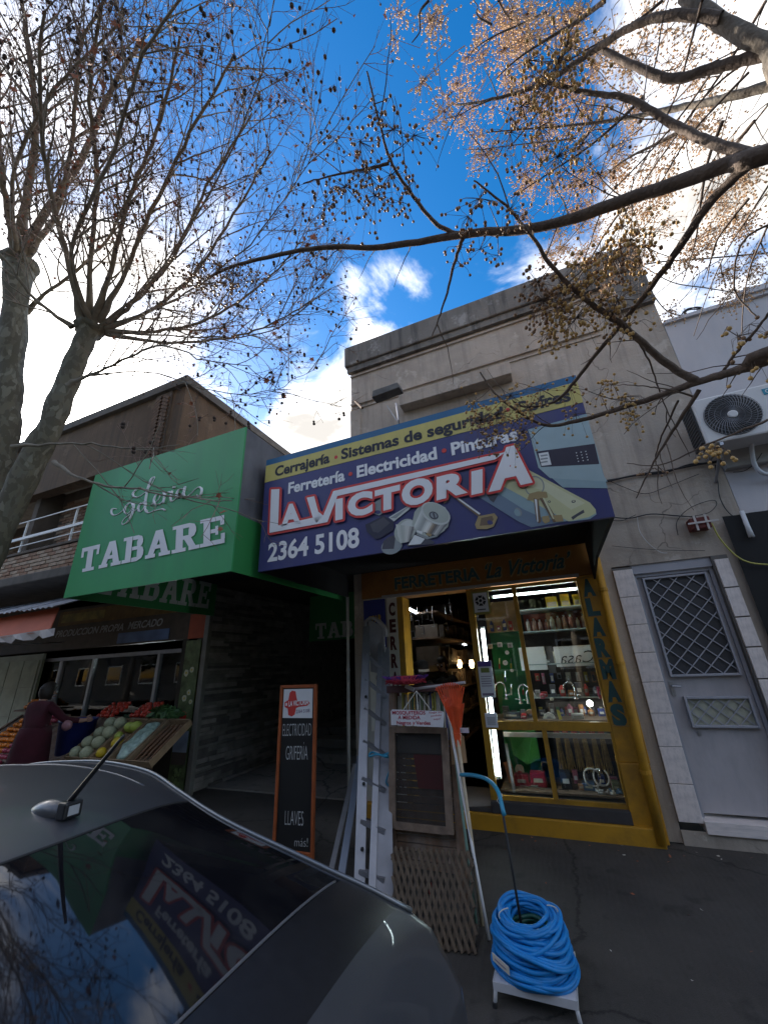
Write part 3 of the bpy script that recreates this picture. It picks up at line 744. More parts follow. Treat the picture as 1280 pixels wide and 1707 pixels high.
def tap(px, py, s, label, Y=5.3, flip=1):
    c = W(px, py, Y); t = thing('tap', label, 'tap', tuple(c))
    G().tube(bend([c, c + Vector((0, 0, .9 * s)), c + Vector((flip * .35 * s, 0, 1.15 * s)), c + Vector((flip * .7 * s, 0, .9 * s)), c + Vector((flip * .7 * s, 0, .6 * s))]), .05 * s, 8).obj('spout', M_chrome, t, True)
    G().lathe(c, [(.14 * s, -.05 * s), (.14 * s, 0), (.07 * s, .1 * s), (.07 * s, .3 * s)], 12).obj('tap_base', M_chrome, t, True)
    G().tube([c + Vector((0, 0, .2 * s)), c + Vector((-flip * .3 * s, -.05, .3 * s))], .04 * s, 6).obj('lever', M_chrome, t, True)
tap(844, 1165, .16, 'tall curved chrome tap before the green board', flip=-1)
tap(868, 1172, .17, 'chrome mixer tap right of the tall curved tap')
tap(880, 1172, .12, 'smaller chrome tap beside the wooden mullion')
tap(960, 1165, .15, 'chrome tap near the lit globe lamp', flip=-1)
tap(905, 1290, .10, 'short chrome tap above the red cases', Y=5.35)
def gauge(px, py, r, label, Y=5.6):
    c = W(px, py, Y); t = thing('gauge', label, 'gauge', tuple(c))
    G().lathe(c, [(r, .03), (r, 0), (r * .9, -.006)], 18, 'Y').obj('case', M_chrome, t, True)
    G().lathe(c + Vector((0, -.008, 0)), [(r * .85, .0), (r * .85, .002)], 18, 'Y').obj('dial', M_paper, t)
    G().bar(c + Vector((0, -.012, 0)), c + Vector((r * .5, -.012, r * .4)), .004, .002).obj('needle', M_txtblack, t)
gauge(842, 1105, .035, 'round white-faced gauge on the green board'); gauge(845, 1088, .028, 'smaller dial above the white-faced gauge')
gauge(853, 1118, .022, 'small dark-rimmed dial below the white-faced gauge')
for (px, py, lb) in ((817, 1078, 'white junction box hanging left on the pale board'), (833, 1075, 'white socket box, middle of the pale board'), (850, 1076, 'white socket box right on the pale board')):
    c = W(px, py, 5.7); t = thing('socket_box', lb, 'box', tuple(c))
    bevel(G().box(c.x - .03, c.x + .03, 5.67, 5.71, c.z - .03, c.z + .03).obj('case', M_whiteplastic, t), .006)
    G().box(c.x - .015, c.x + .015, 5.664, 5.669, c.z - .012, c.z + .012).obj('socket_face', M_steel, t)
c = W(917, 1207, 5.3); t = thing('white_tool', 'white rounded hand appliance standing on the display shelf', 'tool', tuple(c))
G().prism([c + Vector((x, 0, z)) for x, z in ((-.07, 0), (.07, 0), (.075, .03), (.05, .09), (0, .115), (-.05, .09), (-.07, .05))], Vector((0, .08, 0))).obj('body', M_whiteplastic, t)
G().prism([c + Vector((x, -.006, z)) for x, z in ((-.03, .03), (.03, .03), (.02, .075), (-.02, .075))], Vector((0, .005, 0))).obj('grip_panel', M_steel, t)
c = W(935, 1207, 5.25); item('yellow_cutter', 'upright yellow-handled cutter beside the white appliance', 'tool', G().bar(c, c + Vector((-.01, 0, .14)), .02, .02).bar(c + Vector((.02, 0, 0)), c + Vector((.005, 0, .13)), .012, .02), mat('tool_yellow', (.6, .5, .06), .5))
c = W(885, 1200, 5.4); t = thing('brown_cushion_pad', 'round brown sanding pad on the display shelf', 'pad', tuple(c)); G().lathe(c + Vector((0, 0, .05)), [(.055, .04), (.06, .02), (.055, 0)], 18, 'Y').obj('disc', mat('pad_tan', (.30, .20, .13), .8), t); G().lathe(c + Vector((0, -.006, .05)), [(.012, .0), (.012, .008)], 10, 'Y').obj('hub', M_steel, t)
for i, (px, py, w, h, cc, lb) in enumerate(((872, 1318, .15, .11, (.30, .015, .03), 'left red plastic case on the display floor'), (900, 1318, .16, .14, (.25, .01, .03), 'right red plastic case with pale logo'),
        (875, 1206, .06, .05, (.35, .03, .04), 'small red box left on the display shelf'), (905, 1165, .05, .05, (.5, .1, .14), 'small pink packet on the middle shelf'),
        (920, 1168, .04, .03, (.6, .55, .4), 'small cream packet on the middle shelf'), (965, 1205, .13, .05, (.5, .5, .5), 'grey tray of fittings at the right of the shelf'),
        (1005, 1165, .08, .12, (.25, .02, .06), 'dark pink packet at the right end of the middle shelf'), (946, 1318, .11, .16, (.03, .03, .035), 'black tool case with white paper on it'),
        (985, 1330, .12, .07, (.08, .14, .25), 'blue-grey box of fittings at the window foot'), (970, 1318, .06, .06, (.35, .18, .1), 'small brown box by the black tool case'),
        (895, 1335, .12, .035, (.35, .02, .03), 'flat red box lying in front of the cases'), (1030, 1325, .07, .09, (.2, .22, .14), 'olive packet in the right corner of the window'),
        (852, 1190, .20, .07, (.05, .06, .08), 'dark tray below the chrome taps'))):
    c = W(px, py, 5.3)
    zb = .281 if py > 1230 else (.951 if py > 1180 else c.z)
    t = thing('packed_item', lb, 'box', (c.x, 5.3, zb))
    bevel(G().box(c.x - w / 2, c.x + w / 2, 5.28, 5.4, zb, zb + h).obj('case', mat('pack_%d' % i, cc, .4, var=.2, scale=14), t), .008)
    G().box(c.x - w * .3, c.x + w * .3, 5.274, 5.279, zb + h * .35, zb + h * .62).obj('label_print', M_paper if i in (7,) else mat('print_mid', (.35, .33, .28), .7), t)
c = W(866, 1290, 5.4); t = thing('cutting_board', 'pale board with red print leaning behind the red cases', 'board', (c.x, 5.4, .28))
G().prism([c + Vector((x, 0, z)) for x, z in ((-.04, -.15), (.05, -.15), (.05, .06), (.03, .085), (-.02, .085), (-.045, .05))], Vector((0, .02, 0))).obj('board', mat('board_cream', (.5, .42, .28), .6), t)
G().prism([c + Vector((x, -.005, z)) for x, z in ((-.02, -.02), (.03, -.02), (.03, .02), (0, .03), (-.02, .02))], Vector((0, .004, 0))).obj('print', M_sred, t)
a, b = W(868, 1310, 5.2), W(948, 1318, 5.2)
item('steel_bar', 'thin bright steel bar lying across the display floor', 'bar', G().tube([a, b], .005, 6), M_chrome)
item('level_rod', 'grey ruler leaning behind the upright tube lamp', 'ruler', G().bar(W(843, 1240, 5.2), W(857, 1322, 5.15), .03, .01), M_alu_dull)
c = W(995, 1310, 5.25)
for k, (dx, dz, rr, lb) in enumerate(((-.03, .07, .075, 'left white coiled tap hose'), (.055, .08, .07, 'right white coiled tap hose'))):
    pts = [c + Vector((dx + rr * math.cos(a), .02 * math.sin(3 * a) - .02 * k, dz + rr * 1.1 * math.sin(a))) for a in [R_(30 + 14 * i + k * 60) for i in range(24)]]
    t = thing('coiled_hose', lb + ' low in the display window', 'hose', tuple(c)); G().tube(pts, .009, 7).obj('hose', M_whiteplastic, t, True); G().tube([pts[0], pts[0] + Vector((.01, 0, -.04))], .013, 7).obj('connector', M_chrome, t, True)
random.seed(3)
for k in range(9):
    c = c + Vector((0, 0, 0)); x = .12 + random.uniform(0, .22); z = .281
    t = thing('pipe_fitting', 'small white or blue pipe fitting in the heap under the coiled hoses', 'pipe fitting', (x, 5.2, z), 'loose pipe fittings at the window foot')
    mm = random.choice([M_whiteplastic, mat('fitting_blue', (.10, .2, .35), .4), M_steel]); r = .014
    y = 5.17 + random.uniform(0, .12)
    G().tube([(x - .03, y, z + r), (x + .02, y, z + r)], r, 8).obj('fitting_body', mm, t, True); G().tube([(x, y, z + r), (x, y, z + r + .03)], r * .8, 8).obj('branch_socket', mm, t, True)
random.seed(77)
pal = [(.5, .05, .04), (.05, .08, .3), (.55, .5, .4), (.5, .42, .05), (.04, .25, .12), (.4, .12, .2), (.12, .12, .14), (.6, .6, .6), (.35, .15, .05)]
ordw = ['first', 'second', 'third', 'fourth', 'fifth', 'sixth', 'seventh', 'eighth', 'ninth', 'tenth', 'eleventh', 'twelfth']
for shn, x0_, x1_, z_, y_, nn_ in (('middle glass', -.36, .56, 1.533, 5.45, 10), ('lower glass', -.36, .56, 1.173, 5.4, 10), ('wooden', -.78, .50, .951, 5.55, 12), ('left pale', -.80, -.46, 1.96, 5.60, 4), ('bottom', -.75, .5, .281, 5.55, 10)):
    for k in range(nn_):
        x = x0_ + (x1_ - x0_) * (k + .5) / nn_ + random.uniform(-.012, .012); w = random.uniform(.03, .075); h = random.uniform(.05, .15); ci = random.randrange(len(pal))
        t = thing('shelf_goods', '%s %s packet from the left on the %s shelf of the display' % (ordw[k], ['red', 'blue', 'cream', 'yellow', 'green', 'pinkish', 'dark', 'white', 'brown'][ci], shn), 'packet', (x, y_, z_))
        if random.random() < .6: bevel(G().box(x - w / 2, x + w / 2, y_ - .03, y_ + .03, z_, z_ + h).obj('packet', mat('goods_%d' % ci, pal[ci], .45, var=.25, scale=25), t), .004)
        else: G().lathe((x, y_, z_), [(w * .4, 0), (w * .45, h * .1), (w * .45, h * .75), (w * .2, h * .9), (w * .18, h)], 12).obj('packet', mat('goods_%d' % ci, pal[ci], .45, var=.25, scale=25), t, True)
        G().box(x - w * .3, x + w * .3, y_ - .036, y_ - .031, z_ + h * .3, z_ + h * .6).obj('label_print', M_paper if k % 3 else MATS['print_mid'], t)
for r_ in range(3):
    for k in range(9):
        x = -.30 + k * .095 + random.uniform(-.02, .02); z_ = 1.42 - r_ * .02 + (.30 if r_ == 2 else 0) - (.36 if r_ == 1 else 0); w = random.uniform(.03, .06); h = random.uniform(.07, .13); ci = (k * 5 + r_ * 3) % len(pal); y_ = 5.66 - .05 * r_
        t = thing('blister_pack', '%s hanging pack from the left, %s row in the right half of the display' % (ordw[k], ['middle', 'lower', 'upper'][r_]), 'packet', (x, y_, z_))
        G().box(x - w / 2, x + w / 2, y_, y_ + .004, z_ - h, z_).obj('card', mat('goods_%d' % ci, pal[ci], .45), t)
        bevel(G().box(x - w * .3, x + w * .3, y_ - .025, y_ - .001, z_ - h * .85, z_ - h * .3).obj('pack_body', [M_chrome, M_steel, M_whiteplastic, M_rubber][(k + r_) % 4], t), .004)
for k in range(7):
    x = -.74 + k * .05; z_ = 1.55 - (k % 3) * .16
    t = thing('hung_tool', ['red-handled pliers', 'blue-handled screwdriver', 'black wrench', 'orange cutter', 'steel spanner', 'yellow tape', 'green shears'][k] + ' hung on the green display board', 'tool', (x, 5.72, z_))
    G().bar((x, 5.73, z_), (x + .01, 5.73, z_ + .07), .012, .008).obj('metal_part', M_chrome, t); G().bar((x - .008, 5.73, z_ - .06), (x - .002, 5.73, z_ - .002), .018, .014).obj('grip', mat('goods_%d' % (k % 5), pal[k % 5], .45), t)
# brooms hanging behind (brown bristles) in the lower window
random.seed(8)
for k in range(6):
    x = -.18 + k * .095
    t = thing('straw_broom', ['leftmost straw broom behind the lower pane', 'second straw broom behind the lower pane', 'third straw broom behind the lower pane', 'fourth straw broom behind the lower pane', 'fifth straw broom behind the lower pane', 'rightmost straw broom behind the lower pane'][k], 'broom', (x, 5.6, .3))
    g = G()
    for j in range(26):
        u = random.uniform(-.04, .04); v = random.uniform(-.02, .02)
        g.tube([(x + u * .4, 5.6 + v, .80), (x + u * 1.1, 5.6 + v * 1.4, .40 + random.uniform(-.04, .04))], .0035, 3)
    o = g.obj('bristles', mat('straw_brown', (.42, .28, .11), .9, var=.3, scale=30), t); o['kind'] = 'stuff'
    G().tube([(x, 5.6, .78), (x, 5.6, .92)], .012, 6).obj('handle', M_redpaint if k == 3 else M_wood_crate, t)
    G().box(x - .03, x + .03, 5.58, 5.62, .76, .82).obj('binding', M_redpaint, t)
item('green_sheet', 'bright green plastic sheet hanging in the lower window', 'sheet', G().add([(-.72, 5.5, .84), (-.42, 5.5, .84), (-.40, 5.48, .52), (-.55, 5.44, .46), (-.70, 5.48, .55)], [(0, 1, 2, 3, 4)]), mat('sheet_green', (.08, .40, .09), .6))
item('orange_board', 'brown-orange board leaning at the left of the lower window', 'board', G().bar(W(845, 1270, 5.5), W(862, 1325, 5.35), .09, .02), mat('board_orange', (.35, .13, .05), .6))
# things hanging inside the doorway
random.seed(21)
for k, (px, py) in enumerate(((684, 1030), (697, 1040), (712, 1028), (722, 1040), (745, 1045), (752, 1030), (705, 1052), (690, 1058))):
    c = W(px, py, 6.3); t = thing('hanging_tool', ['grey bracket', 'pale clamp', 'steel hook', 'ring spanner', 'dark clamp', 'small pulley', 'hanging hinge', 'pipe clip'][k] + ' hanging inside the doorway', 'tool', tuple(c))
    s = .05
    G().bar(c + Vector((-s, 0, s)), c + Vector((s * .2, 0, s * 1.2)), .012, .01).bar(c + Vector((s * .2, 0, s * 1.2)), c + Vector((s * .4, 0, -s)), .012, .01).bar(c + Vector((s * .4, 0, -s)), c + Vector((-s * .6, 0, -s * .8)), .012, .01).obj('metal_body', M_alu_dull, t)
    G().tube([c + Vector((0, 0, s)), c + Vector((0, 0, .3))], .002, 4).obj('hanging_wire', M_steel, t)
for s_, x, lb in ((0, -2.1, 'left'), (1, .2, 'right')):
    t = thing('store_rack', lb + ' dark rack of goods inside the shop', 'rack', (x, 8, 0))
    for k in range(6): G().box(x - .15, x + .35, 6.6, 10.5, .3 + k * .42, .33 + k * .42).obj('rack_shelf', M_wood_dark, t)
    g = G()
    for k in range(140):
        yy = random.uniform(6.6, 10.4); zz_ = .33 + random.randrange(6) * .42; h = random.uniform(.08, .3); w = random.uniform(.05, .12)
        g.box(x - .1, x + .3, yy, yy + w, zz_ + .001, zz_ + h)
    o = g.obj('rack_goods', mat('goods_dark', (.12, .09, .07), .6, var=.6, scale=5), t); o['kind'] = 'stuff'

# pipes and fittings on the facade
item_ = thing('drainpipe', 'yellow-painted rainwater pipe running down beside the ALARMAS pilaster', 'pipe', (.60, 4.88, 0))
G().tube([(.592, 4.86, 2.62), (.565, 4.86, 1.0), (.545, 4.85, .02)], .040, 12).obj('pipe', M_yellow, item_, True)
for z in (2.25, 1.5, .55): G().lathe((.545 + .018 * z, 4.86, z), [(.047, 0), (.047, .03)], 12).obj('bracket', M_yellow, item_)
t = thing('white_pole', 'thin white pipe standing at the left corner of the hardware shop', 'pole', (-2.62, 4.95, 0))
G().tube([(-2.61, 4.95, 0), (-2.61, 4.95, 2.53)], .022, 8).obj('pipe', mat('old_white', (.42, .40, .36), .6, dirt=(.2, .16, .12)), t, True)
G().lathe((-2.61, 4.95, 1.55), [(.026, 0), (.026, .03)], 8).obj('bracket', M_steel, t)

# ================================================================== LA VICTORIA SIGN (box sign hung out from the wall, face y = 3.0)
YS = 3.0
sx0 = W(437, 860, YS).x; sx1 = W(990, 745, YS).x; sz0 = 2.515; sz1 = W(443, 768, YS).z
sx0 = (W(443, 768, YS).x + W(432, 950, YS).x) / 2; sx1 = (W(960, 625, YS).x + W(1025, 865, YS).x) / 2
sz0 = (W(432, 950, YS).z + W(1025, 865, YS).z) / 2
vs = thing('shop_sign', 'large navy and yellow projecting sign reading LA VICTORIA with keys and a lock', 'sign', (sx0, YS, sz0))
G().box(sx0, sx1, YS, YS + .03, sz0, sz1).obj('sign_face', M_navy, vs)
zy1 = W(443, 777, YS).z; zy0 = (W(441, 806, YS).z + W(975, 668, YS).z) / 2
G().box(sx0, sx1, YS - .003, YS, zy1, sz1).obj('blue_stripe', M_sblue, vs)
G().box(sx0, sx1, YS - .003, YS, zy0, zy1).obj('yellow_band', M_syellow, vs)
g = G(); g.box(sx0, sx0 + .03, YS + .03, 4.86, sz0, sz1); g.box(sx1 - .03, sx1, YS + .03, 4.86, sz0 - .0, sz1); g.box(sx0, sx1, YS + .03, 4.86, sz1 - .03, sz1)
g.obj('sign_box', M_black, vs)
g = G(); g.box(sx0 + .03, sx1 - .03, YS + .031, 4.86, sz0 + .30, sz0 + .33)

g.obj('inner_soffit', M_black, vs)
g = G(); g.prism([(sx1 - .028, 4.2, sz0), (sx1 - .028, 4.86, sz0), (sx1 - .028, 4.86, sz0 - .12)], Vector((.02, 0, 0))); g.obj('side_bracket', M_black, vs)
def z2(x, y): return W(420 + x / 2.909, 600 + y / 2.909, YS)
def z3(x, y): return W(780 + x / 2.56, 600 + y / 2.56, YS)
LAY = [0]
def nxt(): LAY[0] += 1; return -.0035 - LAY[0] * .0002
def srow(s, pl, pr, zb, zt, m, bold=.02, nm='lettering', shear=0):
    xl, xr = W(*pl, YS).x, W(*pr, YS).x
    g = G(); text_on(g, s, (xl, YS, zb), (xr, YS, zb), (xl, YS, zt), FRONT, .005, bold, shear)
    return g.obj(nm, m, vs)
zb = W(459.5, 794, YS).z; zt = W(459.5, 778, YS).z
srow('Cerrajería', (459, 785), (550, 762), zb, zt, M_txtblack, .035)
srow('Sistemas de seguridad', (569, 755), (838, 682), zb, zt, M_txtblack, .035)
srow('Cofres', (856, 680), (949, 655), zb, zt, M_txtblack, .035)
zb2 = W(480.8, 822.8, YS).z; zt2 = W(480.8, 805, YS).z
srow('Ferretería', (481, 815), (575, 790), zb2, zt2, M_signwhite, .035)
srow('Electricidad', (595, 788), (728, 755), zb2, zt2, M_signwhite, .035)
srow('Pinturas', (752, 748), (862, 722), zb2, zt2, M_signwhite, .035)
g = G()
for p, r in (((560, 762), .02), ((846, 683), .02)): g.lathe(W(*p, YS - .004), [(r, 0), (r, .002)], 14, 'Y')
for p, r in (((584, 790), .022), ((740, 751), .022)): g.lathe(W(*p, YS - .004), [(r, 0), (r, .002)], 14, 'Y')
g.obj('bullet', M_sred, vs)
srow('2364 5108', (447.5, 920), (599, 893), W(447.5, 936, YS).z, W(447.5, 906, YS).z, M_signwhite, .03)
# printed pictures
def flat(pts, m, f=z2, nm='printed_picture'):
    off = nxt(); P = [f(*p) + Vector((0, off, 0)) for p in pts]
    nf = Vector((0, 0, 0))
    for i in range(len(P)): nf += P[i].cross(P[(i + 1) % len(P)])
    if nf.y > 0: P.reverse()
    return G().add(P, [tuple(range(len(P)))]).obj(nm, m, vs)
def ell(cx, cy, rx, ry, rot=0, n=24, a0=0, a1=360):
    r = R_(rot); o = []
    for k in range(n + (a1 - a0 < 360)):
        a = R_(a0 + (a1 - a0) * k / n); x, y = rx * math.cos(a), ry * math.sin(a)
        o.append((cx + x * math.cos(r) - y * math.sin(r), cy + x * math.sin(r) + y * math.cos(r)))
    return o
P_ = lambda n, c: mat('print_' + n, c, .45, var=.06, scale=9)
c_teal = P_('teal', (.27, .38, .42)); c_lteal = P_('lteal', (.33, .44, .47)); c_keypad = P_('keypad', (.035, .03, .05)); c_cream = P_('cream', (.55, .55, .32))
c_cream2 = P_('cream2', (.62, .62, .42)); c_gm = P_('greymid', (.26, .29, .30)); c_gl = P_('greylight', (.55, .58, .56)); c_gd = P_('greydark', (.07, .07, .09)); c_gv = P_('greypale', (.40, .44, .40))
c_brass = P_('brass', (.36, .27, .13)); c_brass2 = P_('brassdark', (.16, .11, .07)); c_blkkey = P_('blackkey', (.03, .03, .055)); c_white = P_('white', (.72, .74, .74)); c_steelb = P_('steelblue', (.16, .22, .30))
# safe with keypad (right)
flat([(255, 298), (505, 230), (596, 548), (405, 545), (318, 470)], c_teal, z3)
flat([(262, 310), (508, 238), (575, 490), (596, 520), (350, 505), (300, 460)], c_lteal, z3)
flat([(290, 392), (540, 358), (560, 445), (312, 458)], c_keypad, z3, 'printed_keypad')
flat([(300, 400), (342, 393), (356, 448), (314, 453)], c_white, z3)
for i in range(3): flat([(308, 408 + i * 14), (338, 403 + i * 14), (341, 409 + i * 14), (311, 414 + i * 14)], c_gm, z3)
g = G()
for i in range(3):
    for j in range(4):
        g.lathe(z3(462 + i * 20 + j * 3, 398 + j * 12 - i * 3) + Vector((0, -.008, 0)), [(.0045, 0), (.0045, .002)], 6, 'Y')
g.obj('keypad_dots', c_white, vs)
# lock plate (big cream bar running down to the right)
flat([(30, 575), (215, 690), (270, 715), (420, 690), (120, 545), (60, 550)], c_steelb, z3)
flat([(90, 545), (215, 465), (545, 645), (548, 660), (520, 680), (440, 690), (330, 680), (240, 640)], c_teal, z3)
flat([(215, 455), (240, 460), (520, 610), (545, 640), (545, 655), (515, 672), (430, 690), (160, 545), (125, 535)], c_cream, z3)
flat([(225, 470), (330, 520), (500, 612), (440, 640), (330, 560), (180, 520)], c_cream2, z3)
flat([(440, 672), (492, 640), (497, 652), (468, 668), (447, 684)], c_gd, z3)
flat(ell(450, 605, 9, 6, -10), c_gd, z3); flat(ell(450, 604, 5, 3, -10), c_cream2, z3); flat(ell(347, 606, 6, 5), c_gd, z3); flat(ell(347, 606, 3, 2.5), c_cream2, z3)
flat(ell(215, 650, 20, 14, 60), c_gm, z3); flat(ell(210, 653, 16, 12, 60), c_teal, z3)
flat([(70, 560), (130, 575), (110, 610), (95, 600)], c_gd, z3)
# key ring with keys
def ring(cx, cy, r, w, m, f):
    o = ell(cx, cy, r, r * 1.05); i_ = ell(cx, cy, r - w, (r - w) * 1.05); off = nxt()
    P = [f(*p) + Vector((0, off, 0)) for p in o] + [f(*p) + Vector((0, off, 0)) for p in i_]; n = len(o)
    G().add(P, [(k, n + k, n + (k + 1) % n, (k + 1) % n) for k in range(n)]).obj('printed_picture', m, vs)
ring(284, 540, 42, 5, c_gm, z3); ring(236, 522, 28, 4, c_brass2, z3)
flat([(262, 572), (300, 562), (335, 565), (340, 588), (300, 600), (252, 600)], c_brass, z3)
flat([(280, 592), (300, 596), (312, 690), (302, 700), (290, 680)], c_brass2, z3)
flat([(284, 595), (294, 597), (300, 690), (296, 694)], c_white, z3)
flat([(305, 592), (325, 590), (385, 690), (365, 695), (350, 670)], c_brass2, z3)
flat([(318, 590), (326, 590), (372, 680), (362, 680)], c_cream2, z3)
flat([(360, 665), (400, 662), (408, 690), (375, 692)], c_brass, z3)
flat([(315, 670), (345, 665), (350, 690), (330, 700), (318, 690)], c_brass, z3)
# middle brass key
flat([(958, 652), (972, 648), (1112, 748), (1100, 760), (1090, 756)], c_brass2)
flat([(962, 650), (970, 648), (1108, 746), (1102, 752)], c_white)
flat([(1098, 760), (1175, 745), (1192, 765), (1172, 810), (1140, 822), (1090, 822), (1082, 800)], c_brass)
flat([(1112, 768), (1165, 758), (1172, 775), (1158, 802), (1105, 806)], c_brass2)
flat(ell(1155, 790, 14, 10, 20), M_navy); flat([(940, 660), (965, 655), (950, 690), (930, 700)], c_brass2)
# black-headed key and steel blade
flat([(585, 700), (640, 665), (655, 730), (620, 756), (588, 745)], c_gm); flat(ell(612, 740, 14, 9), M_navy)
flat([(700, 640), (780, 590), (790, 600), (740, 660)], c_steelb)
flat([(665, 765), (775, 700), (782, 708), (760, 730), (690, 785)], c_gl); flat([(672, 768), (770, 706), (700, 770)], c_gm)
flat([(552, 800), (575, 790), (640, 755), (690, 790), (690, 825), (620, 868), (600, 870), (560, 835)], c_blkkey)
flat([(575, 800), (640, 765), (672, 792), (615, 840), (590, 835)], c_gd)
# door knob cylinder
flat(ell(680, 905, 52, 38, -20), c_gm); flat([(633, 920), (640, 880), (665, 860), (700, 850), (690, 918)], c_gd)
flat(ell(745, 830, 48, 62, 35), c_gv); flat(ell(752, 828, 40, 54, 35), c_gl)
flat([(750, 905), (800, 840), (860, 870), (888, 885), (880, 895)], c_gd); flat([(790, 850), (840, 870), (820, 895), (760, 900)], c_white)
flat([(825, 790), (800, 850), (850, 872), (900, 860), (952, 812), (960, 780)], c_gm)
flat([(822, 700), (862, 690), (940, 718), (962, 775), (950, 812), (905, 852), (860, 862), (800, 840), (778, 800), (790, 740)], c_gv)
flat([(830, 830), (850, 760), (900, 800), (945, 805), (900, 850), (860, 862)], c_gd); flat([(845, 850), (870, 800), (895, 812), (868, 860)], c_brass)
flat([(800, 835), (820, 770), (842, 778), (826, 848)], c_white); flat([(910, 822), (945, 800), (935, 830), (905, 850)], c_gl)
def tones(A, Bq, n, cols):
    for i in range(n):
        u0, u1 = i / n, (i + 1) / n; q = lambda e, u: (e[0][0] + (e[1][0] - e[0][0]) * u, e[0][1] + (e[1][1] - e[0][1]) * u)
        k = i / (n - 1) * (len(cols) - 1); a = int(min(k, len(cols) - 2)); f = k - a; c = tuple(cols[a][j] * (1 - f) + cols[a + 1][j] * f for j in range(3))
        flat([q(A, u0), q(A, u1), q(Bq, u1), q(Bq, u0)], P_('tone_%d_%d_%d' % tuple(int(x * 999) for x in c), c))
tones(((826, 722), (948, 800)), ((782, 822), (905, 856)), 16, [(.62, .65, .62), (.45, .48, .46), (.30, .32, .31), (.62, .64, .6), (.75, .76, .72), (.30, .22, .14), (.12, .12, .13), (.5, .5, .48), (.18, .19, .2)])
tones(((700, 800), (790, 812)), ((722, 892), (768, 884)), 8, [(.55, .58, .54), (.40, .43, .39), (.62, .62, .58), (.2, .2, .2)])
flat(ell(893, 748, 76, 48, 28), c_gl); flat(ell(895, 745, 68, 42, 28), c_gv); flat(ell(884, 758, 24, 18, 28), c_gd); flat(ell(884, 757, 17, 12, 28), c_gm)
flat([(878, 746), (886, 744), (893, 770), (886, 772)], c_gd)
# logo letters with red outline
def poly2mesh(pts): return [Vector(p) for p in pts], [tuple(range(len(pts)))]
logo = []     # (verts in z2 pixel space, faces)
logo.append(([(100, 632), (140, 630), (134, 806), (352, 757), (400, 640), (1232, 452), (1180, 488), (420, 664), (372, 790), (92, 842)], None))
logo.append(([(272, 672), (308, 665), (328, 740), (350, 757), (320, 792), (302, 770)], None))
letters = [('A', 150, 243, 800, 790, 708, 0), ('I', 410, 446, 775, 768, 682, 0), ('C', 470, 590, 762, 738, 660, 0), ('T', 600, 722, 738, 708, 640, 0),
           ('O', 730, 880, 712, 680, 600, 0), ('R', 898, 1048, 678, 640, 575, 0), ('I', 1066, 1120, 652, 640, 548, 0), ('A', 1148, 1362, 632, 585, 452, 0)]
white = G(); red = G()
cnt = 0
def put2(gg, P2, faces, off):
    P = [z2(p[0], p[1]) + Vector((0, off, 0)) for p in P2]
    gg.add(P, faces)
def ccw(P2):  # y down: want normal to -y
    a = sum(P2[i][0] * P2[(i + 1) % len(P2)][1] - P2[(i + 1) % len(P2)][0] * P2[i][1] for i in range(len(P2)))
    return list(P2) if a < 0 else list(P2)[::-1]
redoff = -.018; whoff = -.0235
shapes = []
for pts, _ in logo:
    P2 = ccw(pts); shapes.append(([Vector(p) for p in P2], [tuple(range(len(P2)))]))
for ch, xl, xr, ybl, ybr, yt, _ in letters:
    V, F = text_geo(ch, .06)
    P2 = [Vector((xl + (xr - xl) * a, (ybl + (ybr - ybl) * a) + (yt - ybl) * b)) for a, b in V]
    shapes.append((P2, F))
k = 0
for P2, F in shapes:
    put2(white, P2, F, whoff)
    for poly in stroke_edges(P2, F, 11):
        k += 1
        put2(red, ccw([tuple(p) for p in poly]), [tuple(range(len(poly)))], redoff - (k % 160) * .00003)
red.obj('logo_outline', M_sred, vs); white.obj('logo_lettering', M_signwhite, vs)

# floodlight above the sign
c = W(648, 664, 3.9)
t = thing('floodlight', 'dusty grey floodlight on a bent arm above the sign', 'lamp', tuple(c))
h = G(); a_, b_ = W(624, 664, 3.9), W(668, 655, 3.9)
h.prism([(a_.x, 3.80, a_.z - .055), (b_.x + .02, 3.80, a_.z - .03), (b_.x, 3.80, a_.z + .06), (a_.x + .02, 3.80, a_.z + .05)], Vector((0, .17, .02)))
bevel(h.obj('lamp_housing', mat('lamp_grey', (.13, .125, .12), .7, var=.3, scale=12), t), .01)
G().tube([W(660, 672, 3.85), W(664, 700, 3.85), (W(664, 712, 3.9))], .012, 6).tube([W(645, 676, 3.9), W(662, 702, 3.9)], .006, 6).obj('arm', M_steel, t)
item('wall_stub', 'short rusty pipe stub sticking out of the upper left wall', 'pipe', G().tube([W(592, 668, 4.98), W(604, 680, 4.75)], .022, 8), mat('rust', (.10, .06, .045), .9))

# ================================================================== GALERIA SIGN (green box hung over the passage, face y = 2.75)
YT = 2.75
tx0 = (W(158, 792, YT).x + W(106, 1000, YT).x) / 2; tx1 = (W(412, 711, YT).x + W(383, 949, YT).x) / 2
tz1 = (W(158, 792, YT).z + W(412, 711, YT).z) / 2; tz0 = (W(106, 1000, YT).z + W(383, 949, YT).z) / 2
gs = thing('gallery_sign', 'big green projecting sign reading galeria TABARE in white', 'sign', (tx0, YT, tz0))
G().box(tx0, tx1, YT, YT + .02, tz0, tz1).obj('sign_face', M_green, gs)
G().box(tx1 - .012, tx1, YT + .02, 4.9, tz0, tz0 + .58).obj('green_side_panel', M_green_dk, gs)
G().box(tx1 - .02, tx1 - .003, YT + .02, 4.9, tz0 + .58, tz1 - .002).obj('grey_side_panel', M_metal_wx, gs)
G().box(tx0, tx0 + .02, YT + .02, 5.0, tz0, tz1 - .3).obj('inner_side_panel', M_green_dk, gs)
